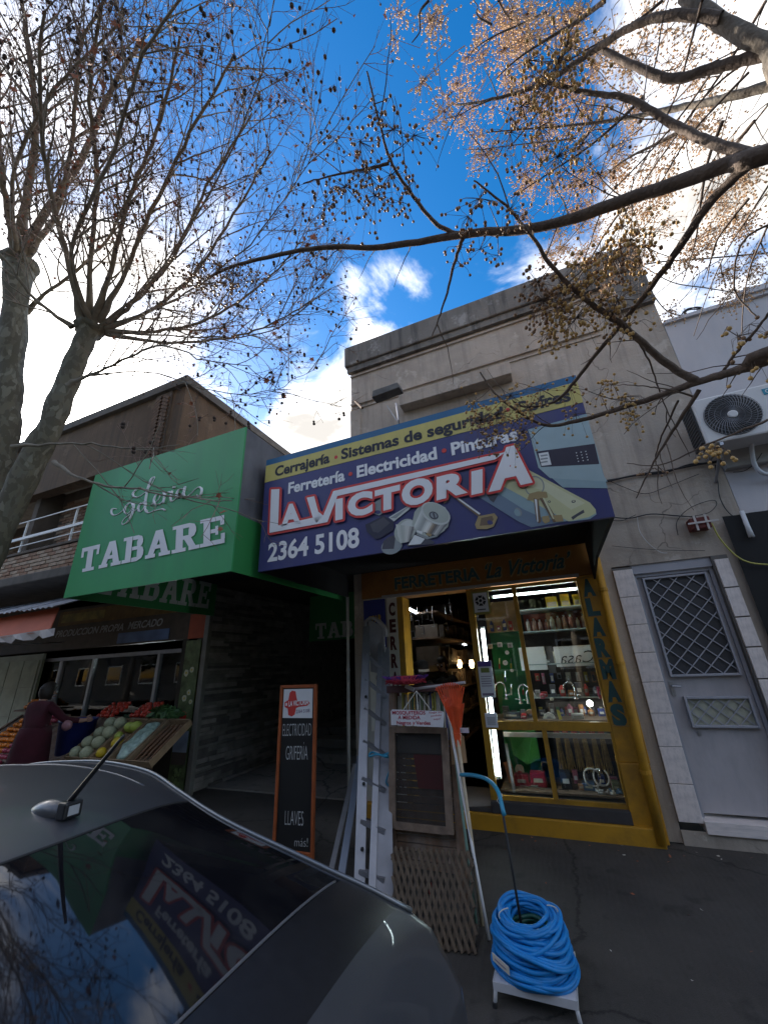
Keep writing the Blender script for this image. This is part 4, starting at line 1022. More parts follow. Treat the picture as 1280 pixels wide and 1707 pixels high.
G().box(tx0 + .02, tx1 - .02, YT + .02, 4.9, tz1 - .03, tz1 - .003).obj('box_top', M_metal_wx, gs)
G().box(tx0 + .02, tx1 - .02, YT + .06, 5.6, tz0 + .52, tz0 + .56).obj('inner_soffit', M_black, gs)
# slab letters as overlapping pieces; unit box, x right, z up, with a lean
def slab(ch):
    q = lambda x0, z0, x1, z1: [(x0, z0), (x1, z0), (x1, z1), (x0, z1)]
    s = .13
    if ch == 'T': return [q(.34, s, .66, 1), q(.18, 0, .82, s), q(0, 1 - .17, 1, 1), q(0, .6, .14, .83), q(.86, .6, 1, .83)]
    if ch == 'A': return [[(.10, s), (.34, s), (.62, .84), (.50, 1), (.38, 1)], [(.66, s), (.95, s), (.68, 1), (.38, 1), (.50, .84)], q(.3, .30, .76, .44), q(0, 0, .42, s), q(.58, 0, 1.04, s)]
    if ch == 'B': return [q(.14, 0, .42, 1), q(0, 0, .2, s), q(0, 1 - s, .2, 1), q(.42, 0, .70, .16), q(.42, .84, .68, 1), q(.42, .44, .70, .58),
                          [(.68, .84), (.68, 1), (.86, .93), (.92, .80), (.64, .76)], [(.64, .76), (.92, .80), (.92, .68), (.86, .56), (.64, .66)], [(.64, .66), (.86, .56), (.70, .51), (.66, .58)],
                          [(.70, .51), (.70, .58), (.92, .50), (.98, .36), (.68, .38)], [(.68, .38), (.98, .36), (.98, .22), (.90, .08), (.68, .2)], [(.68, .2), (.90, .08), (.70, 0), (.68, .16)]]
    if ch == 'R': return [q(.14, s, .42, 1), q(0, 0, .54, s), q(0, 1 - s, .2, 1), q(.42, .84, .66, 1), q(.42, .42, .66, .56),
                          [(.66, .84), (.66, 1), (.86, .93), (.93, .78), (.64, .76)], [(.64, .76), (.93, .78), (.93, .64), (.86, .5), (.64, .62)], [(.64, .62), (.86, .5), (.66, .42), (.64, .56)],
                          [(.48, .42), (.74, .45), (.92, .13), (.66, .13)], q(.66, 0, 1.06, s)]
    if ch == 'E': return [q(.14, 0, .42, 1), q(0, 0, .2, s), q(0, 1 - s, .2, 1), q(.42, 0, 1, .16), q(.42, .84, .98, 1), q(.42, .43, .72, .57), q(.84, .16, 1, .36), q(.82, .66, .98, .84), q(.62, .34, .74, .66)]
def slab_word(word, BLc, BRc, TLc, n, off=.005, lean=.12, nm='lettering', par=None, m=None):
    BLc = Vector(BLc); u = Vector(BRc) - BLc; v = Vector(TLc) - BLc; n = Vector(n)
    wd_ = {'T': .95, 'A': 1.05, 'B': 1.0, 'R': 1.08, 'E': .95}; gap = .09
    tot = sum(wd_[c] for c in word) + gap * (len(word) - 1); x = 0
    g = G(); k = 0
    for c in word:
        for P2 in slab(c):
            k += 1
            P = [BLc + u * ((x + p[0] * wd_[c]) / tot + (p[1]) * lean / tot) + v * p[1] + n * (off + (k % 14) * .0005) for p in P2]
            nf = Vector((0, 0, 0))
            for i in range(len(P)): nf += P[i].cross(P[(i + 1) % len(P)])
            if nf.dot(n) < 0: P.reverse()
            g.add(P, [tuple(range(len(P)))])
        x += wd_[c] + gap
    return g.obj(nm, m or M_signwhite, par)
def zt1(x, y): return W(x / 2.586, 640 + y / 2.586, YT)
slab_word('TABARE', zt1(342, 815), zt1(972, 686), zt1(347, 712), FRONT, par=gs, lean=.14)
# script word: brush strokes
strokes = [
    [(505, 540), (490, 538), (482, 552), (490, 566), (510, 562), (528, 548), (548, 522), (560, 514), (572, 516), (575, 528)],
    [(575, 524), (562, 514), (545, 530), (540, 552), (552, 560), (570, 540), (580, 518), (572, 560), (555, 592), (535, 606), (527, 600), (540, 580), (575, 552)],
    [(575, 552), (592, 540), (612, 516), (622, 512), (628, 520)], [(628, 520), (612, 514), (600, 530), (600, 548), (612, 548), (626, 526), (632, 512), (628, 540), (638, 548)],
    [(590, 455), (575, 475), (590, 490), (625, 470), (650, 440), (665, 412), (668, 402), (655, 410), (640, 450), (630, 500), (628, 540), (640, 556), (665, 548), (700, 540), (715, 546)],
    [(655, 520), (672, 512), (690, 490), (688, 478), (674, 482), (666, 505), (674, 522), (694, 515), (710, 496)],
    [(706, 470), (712, 480), (706, 515)], [(710, 496), (722, 470), (733, 466), (738, 474)],
    [(745, 462), (738, 490), (742, 506), (756, 498), (768, 478)], [(752, 446), (753, 450)],
    [(790, 452), (774, 456), (764, 476), (768, 492), (780, 484), (794, 458), (800, 444), (794, 474), (802, 486), (822, 476), (846, 452), (862, 446), (872, 456), (868, 476), (856, 486), (850, 478)],
]
g = G()
for s_ in strokes:
    P = bend([zt1(x, y) + Vector((0, -.004, 0)) for x, y in s_], 4); n_ = len(P); rr = []
    for i, p in enumerate(P):
        d = P[min(i + 1, n_ - 1)] - P[max(i - 1, 0)]; down = max(0, -d.normalized().z) if d.length > 0 else 0
        rr.append(.006 + .011 * down + (.004 if len(s_) < 3 else 0))
    g.tube(P, rr, 6)
o = g.obj('script_lettering', M_signwhite, gs, True)
# word on the inner side panel, seen from below
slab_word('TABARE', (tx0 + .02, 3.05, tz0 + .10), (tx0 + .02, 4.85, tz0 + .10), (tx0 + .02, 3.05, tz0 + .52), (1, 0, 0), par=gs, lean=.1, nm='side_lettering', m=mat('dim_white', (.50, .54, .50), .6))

# ================================================================== PASSAGE UNDER THE SIGN
ps = thing('gallery_passage', 'dark covered passage with slate-clad side wall between the two shops', 'passage', (-4, 5, 0))
PX0, PX1 = -5.19, -2.66
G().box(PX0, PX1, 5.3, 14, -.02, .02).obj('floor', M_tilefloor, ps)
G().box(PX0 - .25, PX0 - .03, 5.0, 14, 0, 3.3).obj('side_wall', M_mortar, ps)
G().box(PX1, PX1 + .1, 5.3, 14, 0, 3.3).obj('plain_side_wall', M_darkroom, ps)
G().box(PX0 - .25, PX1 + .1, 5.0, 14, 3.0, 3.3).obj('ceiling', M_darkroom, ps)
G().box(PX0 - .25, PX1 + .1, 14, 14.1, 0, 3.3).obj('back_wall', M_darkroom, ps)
G().box(PX0 - .25, PX1 + .1, 5.0, 5.2, 3.3, 4.6).obj('upper_wall', M_plaster, ps)
random.seed(4)
slates = []; z = .02
while z < 2.95:
    h = random.uniform(.035, .07); y = 5.02 + random.uniform(-.1, 0)
    while y < 9.5:
        l = random.uniform(.25, .6); y0 = max(y, 5.02)
        slates.append((y0, y + l - .004, z, z + h - .004, random.uniform(.0, .05))); y += l
    z += h
slates.sort(key=lambda q: q[0])
SL = [M_slate, mat('slate_strip_dark', (.11, .10, .09), .8, var=.35, scale=6, bump=.5), mat('slate_strip_pale', (.24, .22, .20), .8, var=.35, scale=6, bump=.5)]
for (a, b, c_, d_, e) in slates[:290]: G().box(PX0 - .03, PX0 + e, a, b, c_, d_).obj('slate', random.choice(SL), ps)
g = G()
for (a, b, c_, d_, e) in slates[290:]: g.box(PX0 - .03, PX0 + e, a, b, c_, d_)
g.obj('slate_cladding', M_slate, ps, kind='stuff')
g = G(); g.box(PX0 - .06, PX0 + .035, 4.94, 5.02, -.02, 2.6); bevel(g.obj('post', mat('post_grey', (.17, .16, .14), .7, var=.2), ps), .01)
for i in range(3): G().box(PX0 + .03, PX1, 7.0 + i * .5, 7.5 + i * .5 if i < 2 else 13.9, .02 + .0 * i, .02 + .14 * (i + 1)).obj('step', M_tilefloor, ps)
t = thing('inner_gallery_sign', 'dim green panel with white letters TA hanging far inside the passage', 'sign', (-4, 7, 2))
a, b = W(515, 1070, 7.0), W(585, 985, 7.0)
G().box(a.x, b.x + .6, 7.0, 7.03, a.z, b.z).obj('panel', M_green_dk, t)
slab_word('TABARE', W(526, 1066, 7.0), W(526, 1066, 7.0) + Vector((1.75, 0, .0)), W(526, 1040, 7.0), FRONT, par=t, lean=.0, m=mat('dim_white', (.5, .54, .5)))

# ================================================================== BRICK BUILDING (upper storey front y = 3.84)
YB = 3.84
bb = thing('brick_building', 'two-storey brick building with brown roof fascia and balcony over the greengrocer', 'building', (-9, 5, 0))
xr = W(313, 631, YB).x
XL = -19.0
zroof = W(313, 631, YB).z; zfb = 5.06
g = G(); g.box(XL, xr, YB, YB + .22, zfb, zroof - .16); g.box(xr - .2, xr, YB + .22, 12, 3.2, zroof - .16); g.box(-9.4, xr, 5.0, 5.2, 2.95, 3.35)
g.obj('fascia_wall', M_brown_fascia, bb)
G().box(XL, xr + .08, YB - .08, 12, zroof - .16, zroof).obj('roof', M_roofedge, bb)
# corner pillar with tilted brick courses
xk = xr - .30
G().box(xk - .40, xk, YB - .03, YB, zfb - .1, zroof - .18).obj('corner_pillar', M_mortar, bb)
k = 0; z = zfb - .05
while z < zroof - .24:
    for sgn, x in ((1, xk - .38), (-1, xk - .19)):
        c = Vector((x + .09, YB - .045, z)); a_ = R_(32 * sgn)
        G().obox(c, Vector((math.cos(a_), 0, math.sin(a_))) * .088, Vector((0, .016, 0)), Vector((-math.sin(a_), 0, math.cos(a_))) * .028).obj('brick', mat('brick_dark', (.12, .075, .05), .9, var=.35, scale=9, bump=.4), bb)  # corner bricks in a darker tone than the parapet's
    z += .076
# balcony parapet (each brick a part)
pz0, pz1 = 3.37, 3.80
G().box(XL, xr, YB + .02, YB + .16, 3.30, pz1).obj('parapet_core', M_mortar, bb)
random.seed(12)
bv = {}
row = 0; z = pz0
brick_me = []
for kk in range(4):
    gg = G(); gg.box(0, .215, 0, .03, 0, .055); me = gg.mesh('brick'); brick_me.append(me)
for i, me in enumerate(brick_me): me.materials.append([M_brick, M_brick2, M_brick2, M_brick][i])
def brick(x, y, z, parent, L=1.0):
    o = bpy.data.objects.new('brick', random.choice(brick_me)); COL.objects.link(o); o.parent = parent
    o.location = Vector((x, y + random.uniform(-.004, .004), z)) - wl(parent); o.rotation_euler = (0, R_(random.uniform(-.5, .5)), 0)
    return o
while z < pz1 - .04:
    x = -11.2 + (row % 2) * .115
    while x < xr - .22:
        brick(x, YB - .004, z, bb); x += .23
    z += .07; row += 1
G().box(XL, xr, YB - .02, YB + .18, pz1, pz1 + .04).obj('parapet_cap', M_mortar, bb)
bevel(G().box(XL, xr, YB - .05, 5.2, 3.2, 3.365).obj('balcony_slab', M_roofedge, bb), .02)
# back wall of the balcony with brick courses (too many to be single parts)
g0 = G(); g0.box(XL, -9.2, 5.12, 5.3, 3.3, 5.3); g0.box(-9.25, -9.1, 4.0, 5.3, 3.3, 5.3); g0.box(-9.1, xr, 4.4, 4.6, 3.3, 5.3); g0.obj('back_wall', M_mortar, bb)
g = G(); g2 = G(); z = 3.4; row = 0
while z < 5.05:
    x = -9.05 + (row % 2) * .115
    while x < xr - .25: (g if random.random() < .6 else g2).box(x, x + .215, 4.385 + random.uniform(-.004, .004), 4.4, z, z + .055); x += .23
    x = -14 + (row % 2) * .115
    while x < -9.5: (g if random.random() < .6 else g2).box(x, x + .215, 5.105 + random.uniform(-.004, .004), 5.12, z, z + .055); x += .23
    y = 4.02 + (row % 2) * .115
    while y < 5.0: g.box(-9.265, -9.25, y, y + .215, z, z + .055); y += .23
    z += .07; row += 1
g.obj('brick_courses', M_brick, bb, kind='stuff'); g2.obj('pale_brick_courses', M_brick2, bb, kind='stuff')
for x in (-18.6, ): G().box(x, x + .3, YB, 5.3, -.1, 5.1).obj('end_wall', M_mortar, bb)
# railing
rl = thing('balcony_railing', 'white-painted metal railing on the brick balcony', 'railing', (-9, YB + .02, 3.8))
for za, th in ((.75, .016), (.661, .05), (.62, .014), (.58, .05)):
    z = EYE.z + za * YB
    G().box(-13, -7.0, YB, YB + .012 + th * .3, z - th / 2, z + th / 2).obj('rail', M_whitepaint, rl)
for x in (-12.2, -10.8, -9.05, -7.55):
    G().box(x, x + .03, YB + .03, YB + .055, EYE.z + .55 * YB, EYE.z + .752 * YB).obj('upright', M_whitepaint, rl)

# ================================================================== GREENGROCER under the brick building (front y = 5)
gr = thing('greengrocer_shopfront', 'dark greengrocer shopfront with aluminium windows under the brick balcony', 'shopfront', (-7.5, 5, 0))
g = G(); fz0, fz1 = W(200, 1080, 5).z + .05, 2.95
G().box(-14, PX0 - .26, 5.0, 5.15, fz0, 3.2).obj('fascia', mat('grocer_fascia', (.07, .05, .035), .7, var=.3), gr)
zf = W(200, 1045, 5).z
G().box(-9.3, -6.0, 4.985, 5.0, zf + .14, zf + .42).obj('painted_band', mat('grocer_band', (.16, .09, .02), .7, var=.3), gr)
G().box(-9.2, -7.9, 4.98, 4.984, zf + .2, zf + .36).obj('faded_print', mat('grocer_yellow', (.22, .15, .02), .6, var=.6, scale=5), gr)
g = G(); text_on(g, 'PRODUCCION PROPIA', (-9.3, 4.998, zf - .07), (-7.3, 4.998, zf - .07), (-9.3, 4.998, zf + .06), FRONT, .004, .02, .25)
text_on(g, 'MERCADO', (-7.18, 4.998, zf - .06), (-6.3, 4.998, zf - .06), (-7.18, 4.998, zf + .07), FRONT, .004, .02, .25); g.obj('fascia_lettering', mat('grocer_white', (.30, .30, .30), .6), gr)
G().box(-7.4, -6.1, 4.99, 5.0, zf - .30, zf - .12).obj('blue_print', mat('grocer_sky', (.08, .13, .25), .6, var=.4, scale=3), gr)
G().box(-5.62, -5.25, 4.97, 5.0, W(320, 1065, 5).z, W(320, 1035, 5).z + .1).obj('orange_panel', mat('grocer_orange', (.35, .06, .02), .6), gr)
# photo panel of plants
a, b = W(300, 1180, 4.98), W(330, 1180, 4.98)
pn = G().box(-5.62, -5.30, 4.96, 4.98, .05, W(320, 1068, 4.97).z).obj('photo_panel', mat('panel_leafgreen', (.09, .12, .05), .6, var=.55, scale=9), gr)
random.seed(31)
def pleaf(cx, cz, r, m, n=7, y=4.955):
    G().prism([(cx + r * random.uniform(.75, 1) * math.cos(2 * math.pi * i / n), y, cz + r * random.uniform(.75, 1) * math.sin(2 * math.pi * i / n)) for i in range(n)], Vector((0, .003, 0))).obj('printed_shape', m, pn)
mw = mat('print_petal', (.50, .50, .36), .6); my = mat('print_yolk', (.5, .4, .05), .6); mr_ = mat('print_straw', (.55, .03, .02), .6, var=.1); mg = mat('print_leaf', (.16, .22, .08), .6, var=.4, scale=20)
for cx, cz, r in ((-5.53, 1.62, .06), (-5.42, 1.66, .05), (-5.5, 1.25, .055), (-5.42, 1.33, .05), (-5.36, 1.2, .04)):
    pleaf(cx, cz, r, mw, 9); pleaf(cx, cz, r * .35, my, 6, 4.951)
for cx, cz, r in ((-5.48, 1.0, .085), (-5.42, .9, .07)): pleaf(cx, cz, r, mr_, 9)
G().box(-5.6, -5.32, 4.955, 4.959, .52, .80).obj('printed_sky', mat('print_sky', (.28, .33, .42), .6, var=.3, scale=6), pn)
G().box(-5.6, -5.32, 4.955, 4.959, .36, .518).obj('printed_field', mat('print_field', (.08, .06, .05), .6, var=.3), pn)
for k in range(12): pleaf(-5.58 + random.random() * .24, .1 + random.random() * .2, .035, mg, 6, 4.950 - k * .0006)
# window frames
g = G()
zt = W(200, 1095, 5).z; zbm = .95
wf = G().box(-11.2, -5.75, 4.99, 5.05, zt, zt + .06).obj('window_frame', M_alu_dull, gr)
for px in (90, 148, 256, 316):
    x = W(px, 1160, 5).x
    if px in (148,):
        x -= .05
    G().box(x - .03, x + .03, 4.98, 5.05, zbm, zt).obj('frame_post', M_alu, wf)
for x in (-8.85, -11.0): G().box(x - .03, x + .03, 4.985, 5.05, 0, zt).obj('frame_post', M_alu_dull, wf)
G().box(-11.2, -5.75, 5.02, 5.025, .5, zt).obj('pane', M_glass, wf)
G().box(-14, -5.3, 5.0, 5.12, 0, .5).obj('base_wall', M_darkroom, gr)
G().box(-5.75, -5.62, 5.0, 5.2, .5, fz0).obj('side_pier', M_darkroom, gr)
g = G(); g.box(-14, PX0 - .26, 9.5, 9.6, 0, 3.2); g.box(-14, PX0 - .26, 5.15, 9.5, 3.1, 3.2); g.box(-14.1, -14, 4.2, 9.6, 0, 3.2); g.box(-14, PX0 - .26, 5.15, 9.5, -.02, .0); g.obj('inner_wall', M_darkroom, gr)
bp_ = G().box(-8.2, -6.5, 6.4, 6.42, 1.25, 2.0).obj('poster', mat('poster_dim', (.14, .15, .20), .8, var=.4, scale=2), gr)
for cx, cz, r, c_ in ((-7.9, 1.5, .16, (.35, .10, .04)), (-7.6, 1.48, .12, (.35, .12, .04)), (-7.2, 1.55, .15, (.45, .22, .03))):
    G().prism([(cx + r * math.cos(2 * math.pi * i / 12), 6.39, cz + r * .7 * math.sin(2 * math.pi * i / 12)) for i in range(12)], Vector((0, .005, 0))).obj('printed_fruit', mat('pfruit%d' % int(cx * -10), c_, .7), bp_)
lit_tube(W(231, 1090, 5.6), W(282, 1092, 5.6), .014, 'lit fluorescent tube inside the greengrocer window')
t = thing('scale_stand', 'white price scale on a stand inside the greengrocer window', 'scale', tuple(W(250, 1165, 5.4)))
c = W(251, 1140, 5.4); bevel(G().box(c.x - .07, c.x + .07, 5.4, 5.46, c.z - .04, c.z + .06).obj('display', mat('dim_plastic', (.3, .31, .3), .5), t), .01); G().box(c.x - .015, c.x + .015, 5.42, 5.45, c.z - .45, c.z - .04).obj('stem', M_alu_dull, t); G().box(c.x - .13, c.x + .13, 5.36, 5.5, c.z - .10, c.z - .085).obj('pan', M_alu_dull, t)
# pale tiled glass front further left
g = G(); g.box(-14, -9.35, 4.9, 4.95, 0, 2.1); pg = g.obj('tiled_side_front', mat('green_glazed', (.18, .20, .15), .25, var=.25, scale=3), gr)
for k in range(4):
    for j in range(3): G().box(-11.4 + k * .5, -10.92 + k * .5, 4.888, 4.899, .5 + j * .5, .985 + j * .5).obj('glazed_tile', mat('green_glazed2', (.20, .23, .17), .22, var=.25, scale=5), pg)
# awning with valance, tin roof strip over it
aw = thing('awning', 'orange-red canvas awning with pale valance over the greengrocer', 'awning', (-9, 3.6, 2.2))
a1, a2 = W(0, 1037, 3.6), W(95, 1013, 3.6)
b1, b2 = W(0, 1066, 3.35), W(82, 1052, 3.35)
g = G(); g.add([a1 + Vector((-3, 0, 0)), a2 + Vector((.05, 0, 0)), b2, b1 + Vector((-3, 0, -.02))], [(0, 1, 2, 3)])
g.add([p + Vector((0, .01, -.01)) for p in (a1 + Vector((-3, 0, 0)), a2 + Vector((.05, 0, 0)), b2, b1 + Vector((-3, 0, -.02)))], [(3, 2, 1, 0)])
g.obj('canvas', M_canvas, aw)
g = G(); n_ = 26; va = []; 
for i in range(n_ + 1):
    u = i / n_; p = (b1 + Vector((-3, 0, -.02))).lerp(b2 + Vector((.12, 0, .03)), u); va.append(p); va.append(p + Vector((0, .03 * math.sin(i * 1.7), -.10 - .03 * math.sin(i * 2.3))))
g.add(va, [(2 * i, 2 * i + 2, 2 * i + 3, 2 * i + 1) for i in range(n_)]); g.obj('valance', M_canvas2, aw)
for x in (-12.2, -9.0): G().tube([(x, 5.0, 2.3), (x, 3.4, 2.15)], .012, 6).obj('awning_arm', M_steel, aw)
tr = thing('tin_roof_strip', 'row of weathered corrugated sheets above the awning', 'roof', (-9, 3.6, 2.5))
a1, a2 = W(0, 1020, 3.5), W(100, 1003, 3.5)
random.seed(9)
for k in range(18):
    u = k / 18 * (a2.x - a1.x + 3.2) + a1.x - 3.2; w_ = (a2.x - a1.x + 3.2) / 18
    zc_ = a1.z + (a2.z - a1.z) * .5; g = G(); dz = random.uniform(-.015, .015)
    P = []
    for j in range(9):
        t_ = j / 8; P.append((u + w_ * 1.08 * t_, .012 * math.sin(t_ * 4 * math.pi)))
    vs_ = [(x, 3.42, zc_ - .06 + h + dz) for x, h in P] + [(x, 4.3, zc_ + .30 + h + dz) for x, h in P] + [(x, 3.42, zc_ - .066 + h + dz) for x, h in P] + [(x, 4.3, zc_ + .294 + h + dz) for x, h in P]
    fs_ = [(j, j + 1, 10 + j, 9 + j) for j in range(8)] + [(18 + j, 27 + j, 28 + j, 19 + j) for j in range(8)] + [(18 + j, 19 + j, 1 + j, j) for j in range(8)]
    g.add(vs_, fs_); g.obj('roof_sheet', M_tin, tr)

# ---- produce: crates leaning on a slanted bench
def crate(x0, x1, label, m=M_wood_crate, y0=4.0, y1=4.55, z0=.55, z1=.95):
    t = thing('produce_crate', label, 'crate', (x0, y0, z0))
    d = Vector((0, y1 - y0, z1 - z0)); nrm = Vector((0, -(z1 - z0), y1 - y0)).normalized(); dn = d.normalized()
    c = Vector(((x0 + x1) / 2, (y0 + y1) / 2, (z0 + z1) / 2)); hx = (x1 - x0) / 2; L = d.length / 2
    for k in range(4): G().obox(c + dn * (L * (-.75 + .5 * k)), Vector((hx - .012, 0, 0)), dn * (L * .2), nrm * .006).obj('base_slat', m, t)
    for s_ in (-1, 1):
        G().obox(c + Vector((s_ * (hx - .006), 0, 0)) + nrm * .045, Vector((.006, 0, 0)), dn * L, nrm * .045).obj('side_board', m, t)
        G().obox(c + dn * (s_ * (L - .006)) + nrm * .045, Vector((hx - .013, 0, 0)), dn * .006, nrm * .045).obj('end_board', m, t)
    return c, dn, nrm, hx, L
bench = thing('produce_bench', 'dark slanted wooden bench holding the crates of fruit', 'bench', (-7.3, 4.3, 0))
g = G(); g.bar((-9.2, 3.98, .50), (-9.2, 4.75, 1.02), .06, .05, Vector((1, 0, 0))); g.bar((-5.75, 3.98, .50), (-5.75, 4.75, 1.02), .06, .05, Vector((1, 0, 0)))
g.obj('bench_frame', M_wood_dark, bench)
for x in (-9.2, -7.4, -5.75):
    G().box(x - .03, x + .03, 4.0, 4.06, GZ(4), .5).obj('leg', M_wood_dark, bench); G().box(x - .03, x + .03, 4.7, 4.76, 0, 1.0).obj('leg', M_wood_dark, bench)
G().prism([(-9.2, 3.98, .50), (-5.72, 3.98, .50), (-5.72, 4.75, 1.02), (-9.2, 4.75, 1.02)], Vector((0, .012, -.02))).obj('bench_top', M_wood_dark, bench)
def fruit_mesh(name, r, m, sq=(1, 1, 1), kind=2, bumpy=0):
    g = G(); g.ball((0, 0, 0), r, kind, sq)
    if bumpy: g.v = [tuple(Vector(v) * (1 + bumpy * mnoise.noise(Vector(v) * 12 / r * .08))) for v in g.v]
    me = g.mesh(name); me.materials.append(m); me.shade_smooth(); return me
FR = {'melon': fruit_mesh('melon', .085, mat('melon_skin', (.36, .37, .24), .6, var=.2, scale=50, bump=.3, bscale=80)),
      'yellow_melon': fruit_mesh('yellow_melon', .075, mat('yellowmelon_skin', (.55, .38, .02), .45, var=.1)),
      'green_papaya': fruit_mesh('green_papaya', .07, mat('papaya_skin', (.30, .36, .06), .45, var=.2), (1, 1, 1.25)),
      'orange': fruit_mesh('orange', .040, mat('orange_skin', (.75, .22, .015), .45, var=.1), kind=1),
      'tomato': fruit_mesh('tomato', .036, mat('tomato_skin', (.48, .04, .02), .3, var=.15), kind=1),
      'red_apple': fruit_mesh('red_apple', .038, mat('apple_skin', (.42, .06, .10), .3, var=.3, scale=20), kind=1)}
STEM = mat('fruit_stem', (.05, .07, .02), .8)
def fruit(kind, p, label, group):
    o = bpy.data.objects.new(kind, FR[kind]); COL.objects.link(o); o.location = p; q_ = random.uniform(.86, 1.12); o.scale = (q_, q_ * random.uniform(.93, 1.05), q_); o.rotation_euler = (random.random() * 3, random.random() * 3, random.random() * 3)
    tag(o, label, {'melon': 'melon', 'yellow_melon': 'melon', 'green_papaya': 'papaya', 'orange': 'orange', 'tomato': 'tomato', 'red_apple': 'apple'}[kind], group)
xm = [W(px, 1270, 4.1).x for px in (140, 178, 205, 238, 268)]
def hz(px, z0=.5): return W(px, 1250, 4.2).x
cells = [(hz(140), hz(180), 'melon'), (hz(181), hz(208), 'mix'), (hz(210), hz(240), 'bag'), (hz(242), hz(280), 'root')]
random.seed(41)
c, dn, nr, hx, L = crate(cells[0][0], cells[0][1] - .01, 'wooden crate of pale round melons beside the blue tub')
for i in range(4):
    for j in range(2):
        fruit('melon', c + dn * (L * (-.78 + .5 * i)) + Vector((1, 0, 0)) * (hx * (-.45 + .9 * j)) + nr * .09 + Vector((random.uniform(-.01, .01), 0, 0)), 'pale round melon lying in the melon crate', 'melons in the crate')
c, dn, nr, hx, L = crate(cells[1][0], cells[1][1] - .01, 'wooden crate with yellow and green fruit between melons and the plastic bag')
for i, (kd, a_, b_, lb) in enumerate((('yellow_melon', -.7, -.35, 'lower left yellow melon in the mixed crate'), ('yellow_melon', -.25, .35, 'upper right yellow melon in the mixed crate'), ('green_papaya', .05, -.35, 'yellow-green papaya in the middle of the mixed crate'),
                                ('green_papaya', .55, -.2, 'green papaya at the top of the mixed crate'), ('green_papaya', .6, .4, 'green papaya at the upper right of the mixed crate'))):
    fruit(kd, c + dn * (L * a_) + Vector((hx * b_, 0, 0)) + nr * .08, lb, None)
c, dn, nr, hx, L = crate(cells[2][0], cells[2][1] - .01, 'wooden crate covered by a shiny clear plastic bag of greens')
g = G(); V, F = BALLS[3]
g.add([c + Vector((1, 0, 0)) * v[0] * hx * .95 + dn * v[1] * L * .95 + nr * (.05 + v[2] * .07 * (1 + .8 * mnoise.noise(Vector(v) * 3.3))) for v in V], F)
g.v = [tuple(Vector(v) + Vector((0, 0, 1)) * .02 * mnoise.noise(Vector(v) * 38)) for v in g.v]
item('plastic_bag', 'shiny clear bag of pale greens lying in the third crate', 'bag', g, mat('clear_bag', (.30, .40, .33), .12, var=.5, scale=18, bump=.6, bscale=25), True)
c, dn, nr, hx, L = crate(cells[3][0], cells[3][1], 'wooden crate of long brown roots beside the photo panel')
for k in range(9):
    p = c + Vector((hx * (-.8 + k * .2), 0, 0)) + nr * (.03 + .02 * (k % 2)); q = dn * L * .85
    t = thing('root_vegetable', 'long brown root lying in the crate next to the photo panel', 'root', tuple(p), 'roots in the crate')
    G().tube(bend([p - q, p - q * .3 + Vector((.012 * (-1) ** k, 0, 0)), p + q * .4, p + q], 3), [.006, .012, .016, .018, .02, .02, .02, .018, .014, .01][:10], 6).obj('root', mat('root_skin', (.17, .09, .05), .9, var=.3, scale=20), t, True)
# upper row: tomatoes and greens
zc = .95
for k in range(70):
    px = 175 + (k % 14) * 6.2 + random.uniform(-2, 2); rowk = k // 14
    p = W(px, 1200, 4.75); p = Vector((p.x, 4.62 + rowk * .06, 1.04 + rowk * .035 + random.uniform(0, .015)))
    if 14 * 6.2 * .35 < (k % 14) * 6.2 < 14 * 6.2 * .6: continue
    fruit('tomato', p, 'dark red tomato in the heap on the upper bench', 'tomatoes on the upper bench')
def leafy(name, label, c, rad, n, m, cat='greens', sz=.05):
    g = G()
    for i in range(n):
        d = Vector((random.gauss(0, 1), random.gauss(0, 1), random.gauss(0, .8))).normalized(); p = Vector(c) + Vector((d.x * rad[0], d.y * rad[1], abs(d.z) * rad[2])) * random.uniform(.5, 1)
        u = Vector((random.gauss(0, 1), random.gauss(0, 1), random.gauss(0, 1))).normalized(); w_ = d.cross(u).normalized(); s_ = sz * random.uniform(.6, 1.3)
        g.add([p - u * s_, p + w_ * s_ * .5, p + u * s_ + d * s_ * .3, p - w_ * s_ * .5], [(0, 1, 2, 3)])
    o = g.obj(name, m); tag(o, label, cat); return o
leafy('leafy_greens', 'bundle of dark leafy greens on the right end of the upper bench', W(275, 1195, 4.7), (.32, .15, .16), 420, mat('green_leaf', (.07, .15, .05), .45, var=.4, scale=15))
leafy('lettuce_heap', 'smaller green heap between the tomatoes on the upper bench', W(213, 1200, 4.75), (.10, .08, .06), 120, mat('green_leaf2', (.05, .09, .04), .5, var=.4, scale=15))
t = thing('blue_tub', 'dark blue plastic tub on the pavement beside the person in maroon', 'tub', tuple(W(118, 1260, 4.3)))
c = W(118, 1262, 4.3); G().lathe((c.x, c.y, .55), [(.20, 0), (.24, .46), (.25, .46), (.25, .49), (.22, .49), (.22, .45)], 20).obj('tub', mat('tub_blue', (.015, .03, .18), .5), t, True); G().box(c.x - .25, c.x + .25, 4.05, 4.55, 0, .545).obj('box_below', M_wood_dark, t)
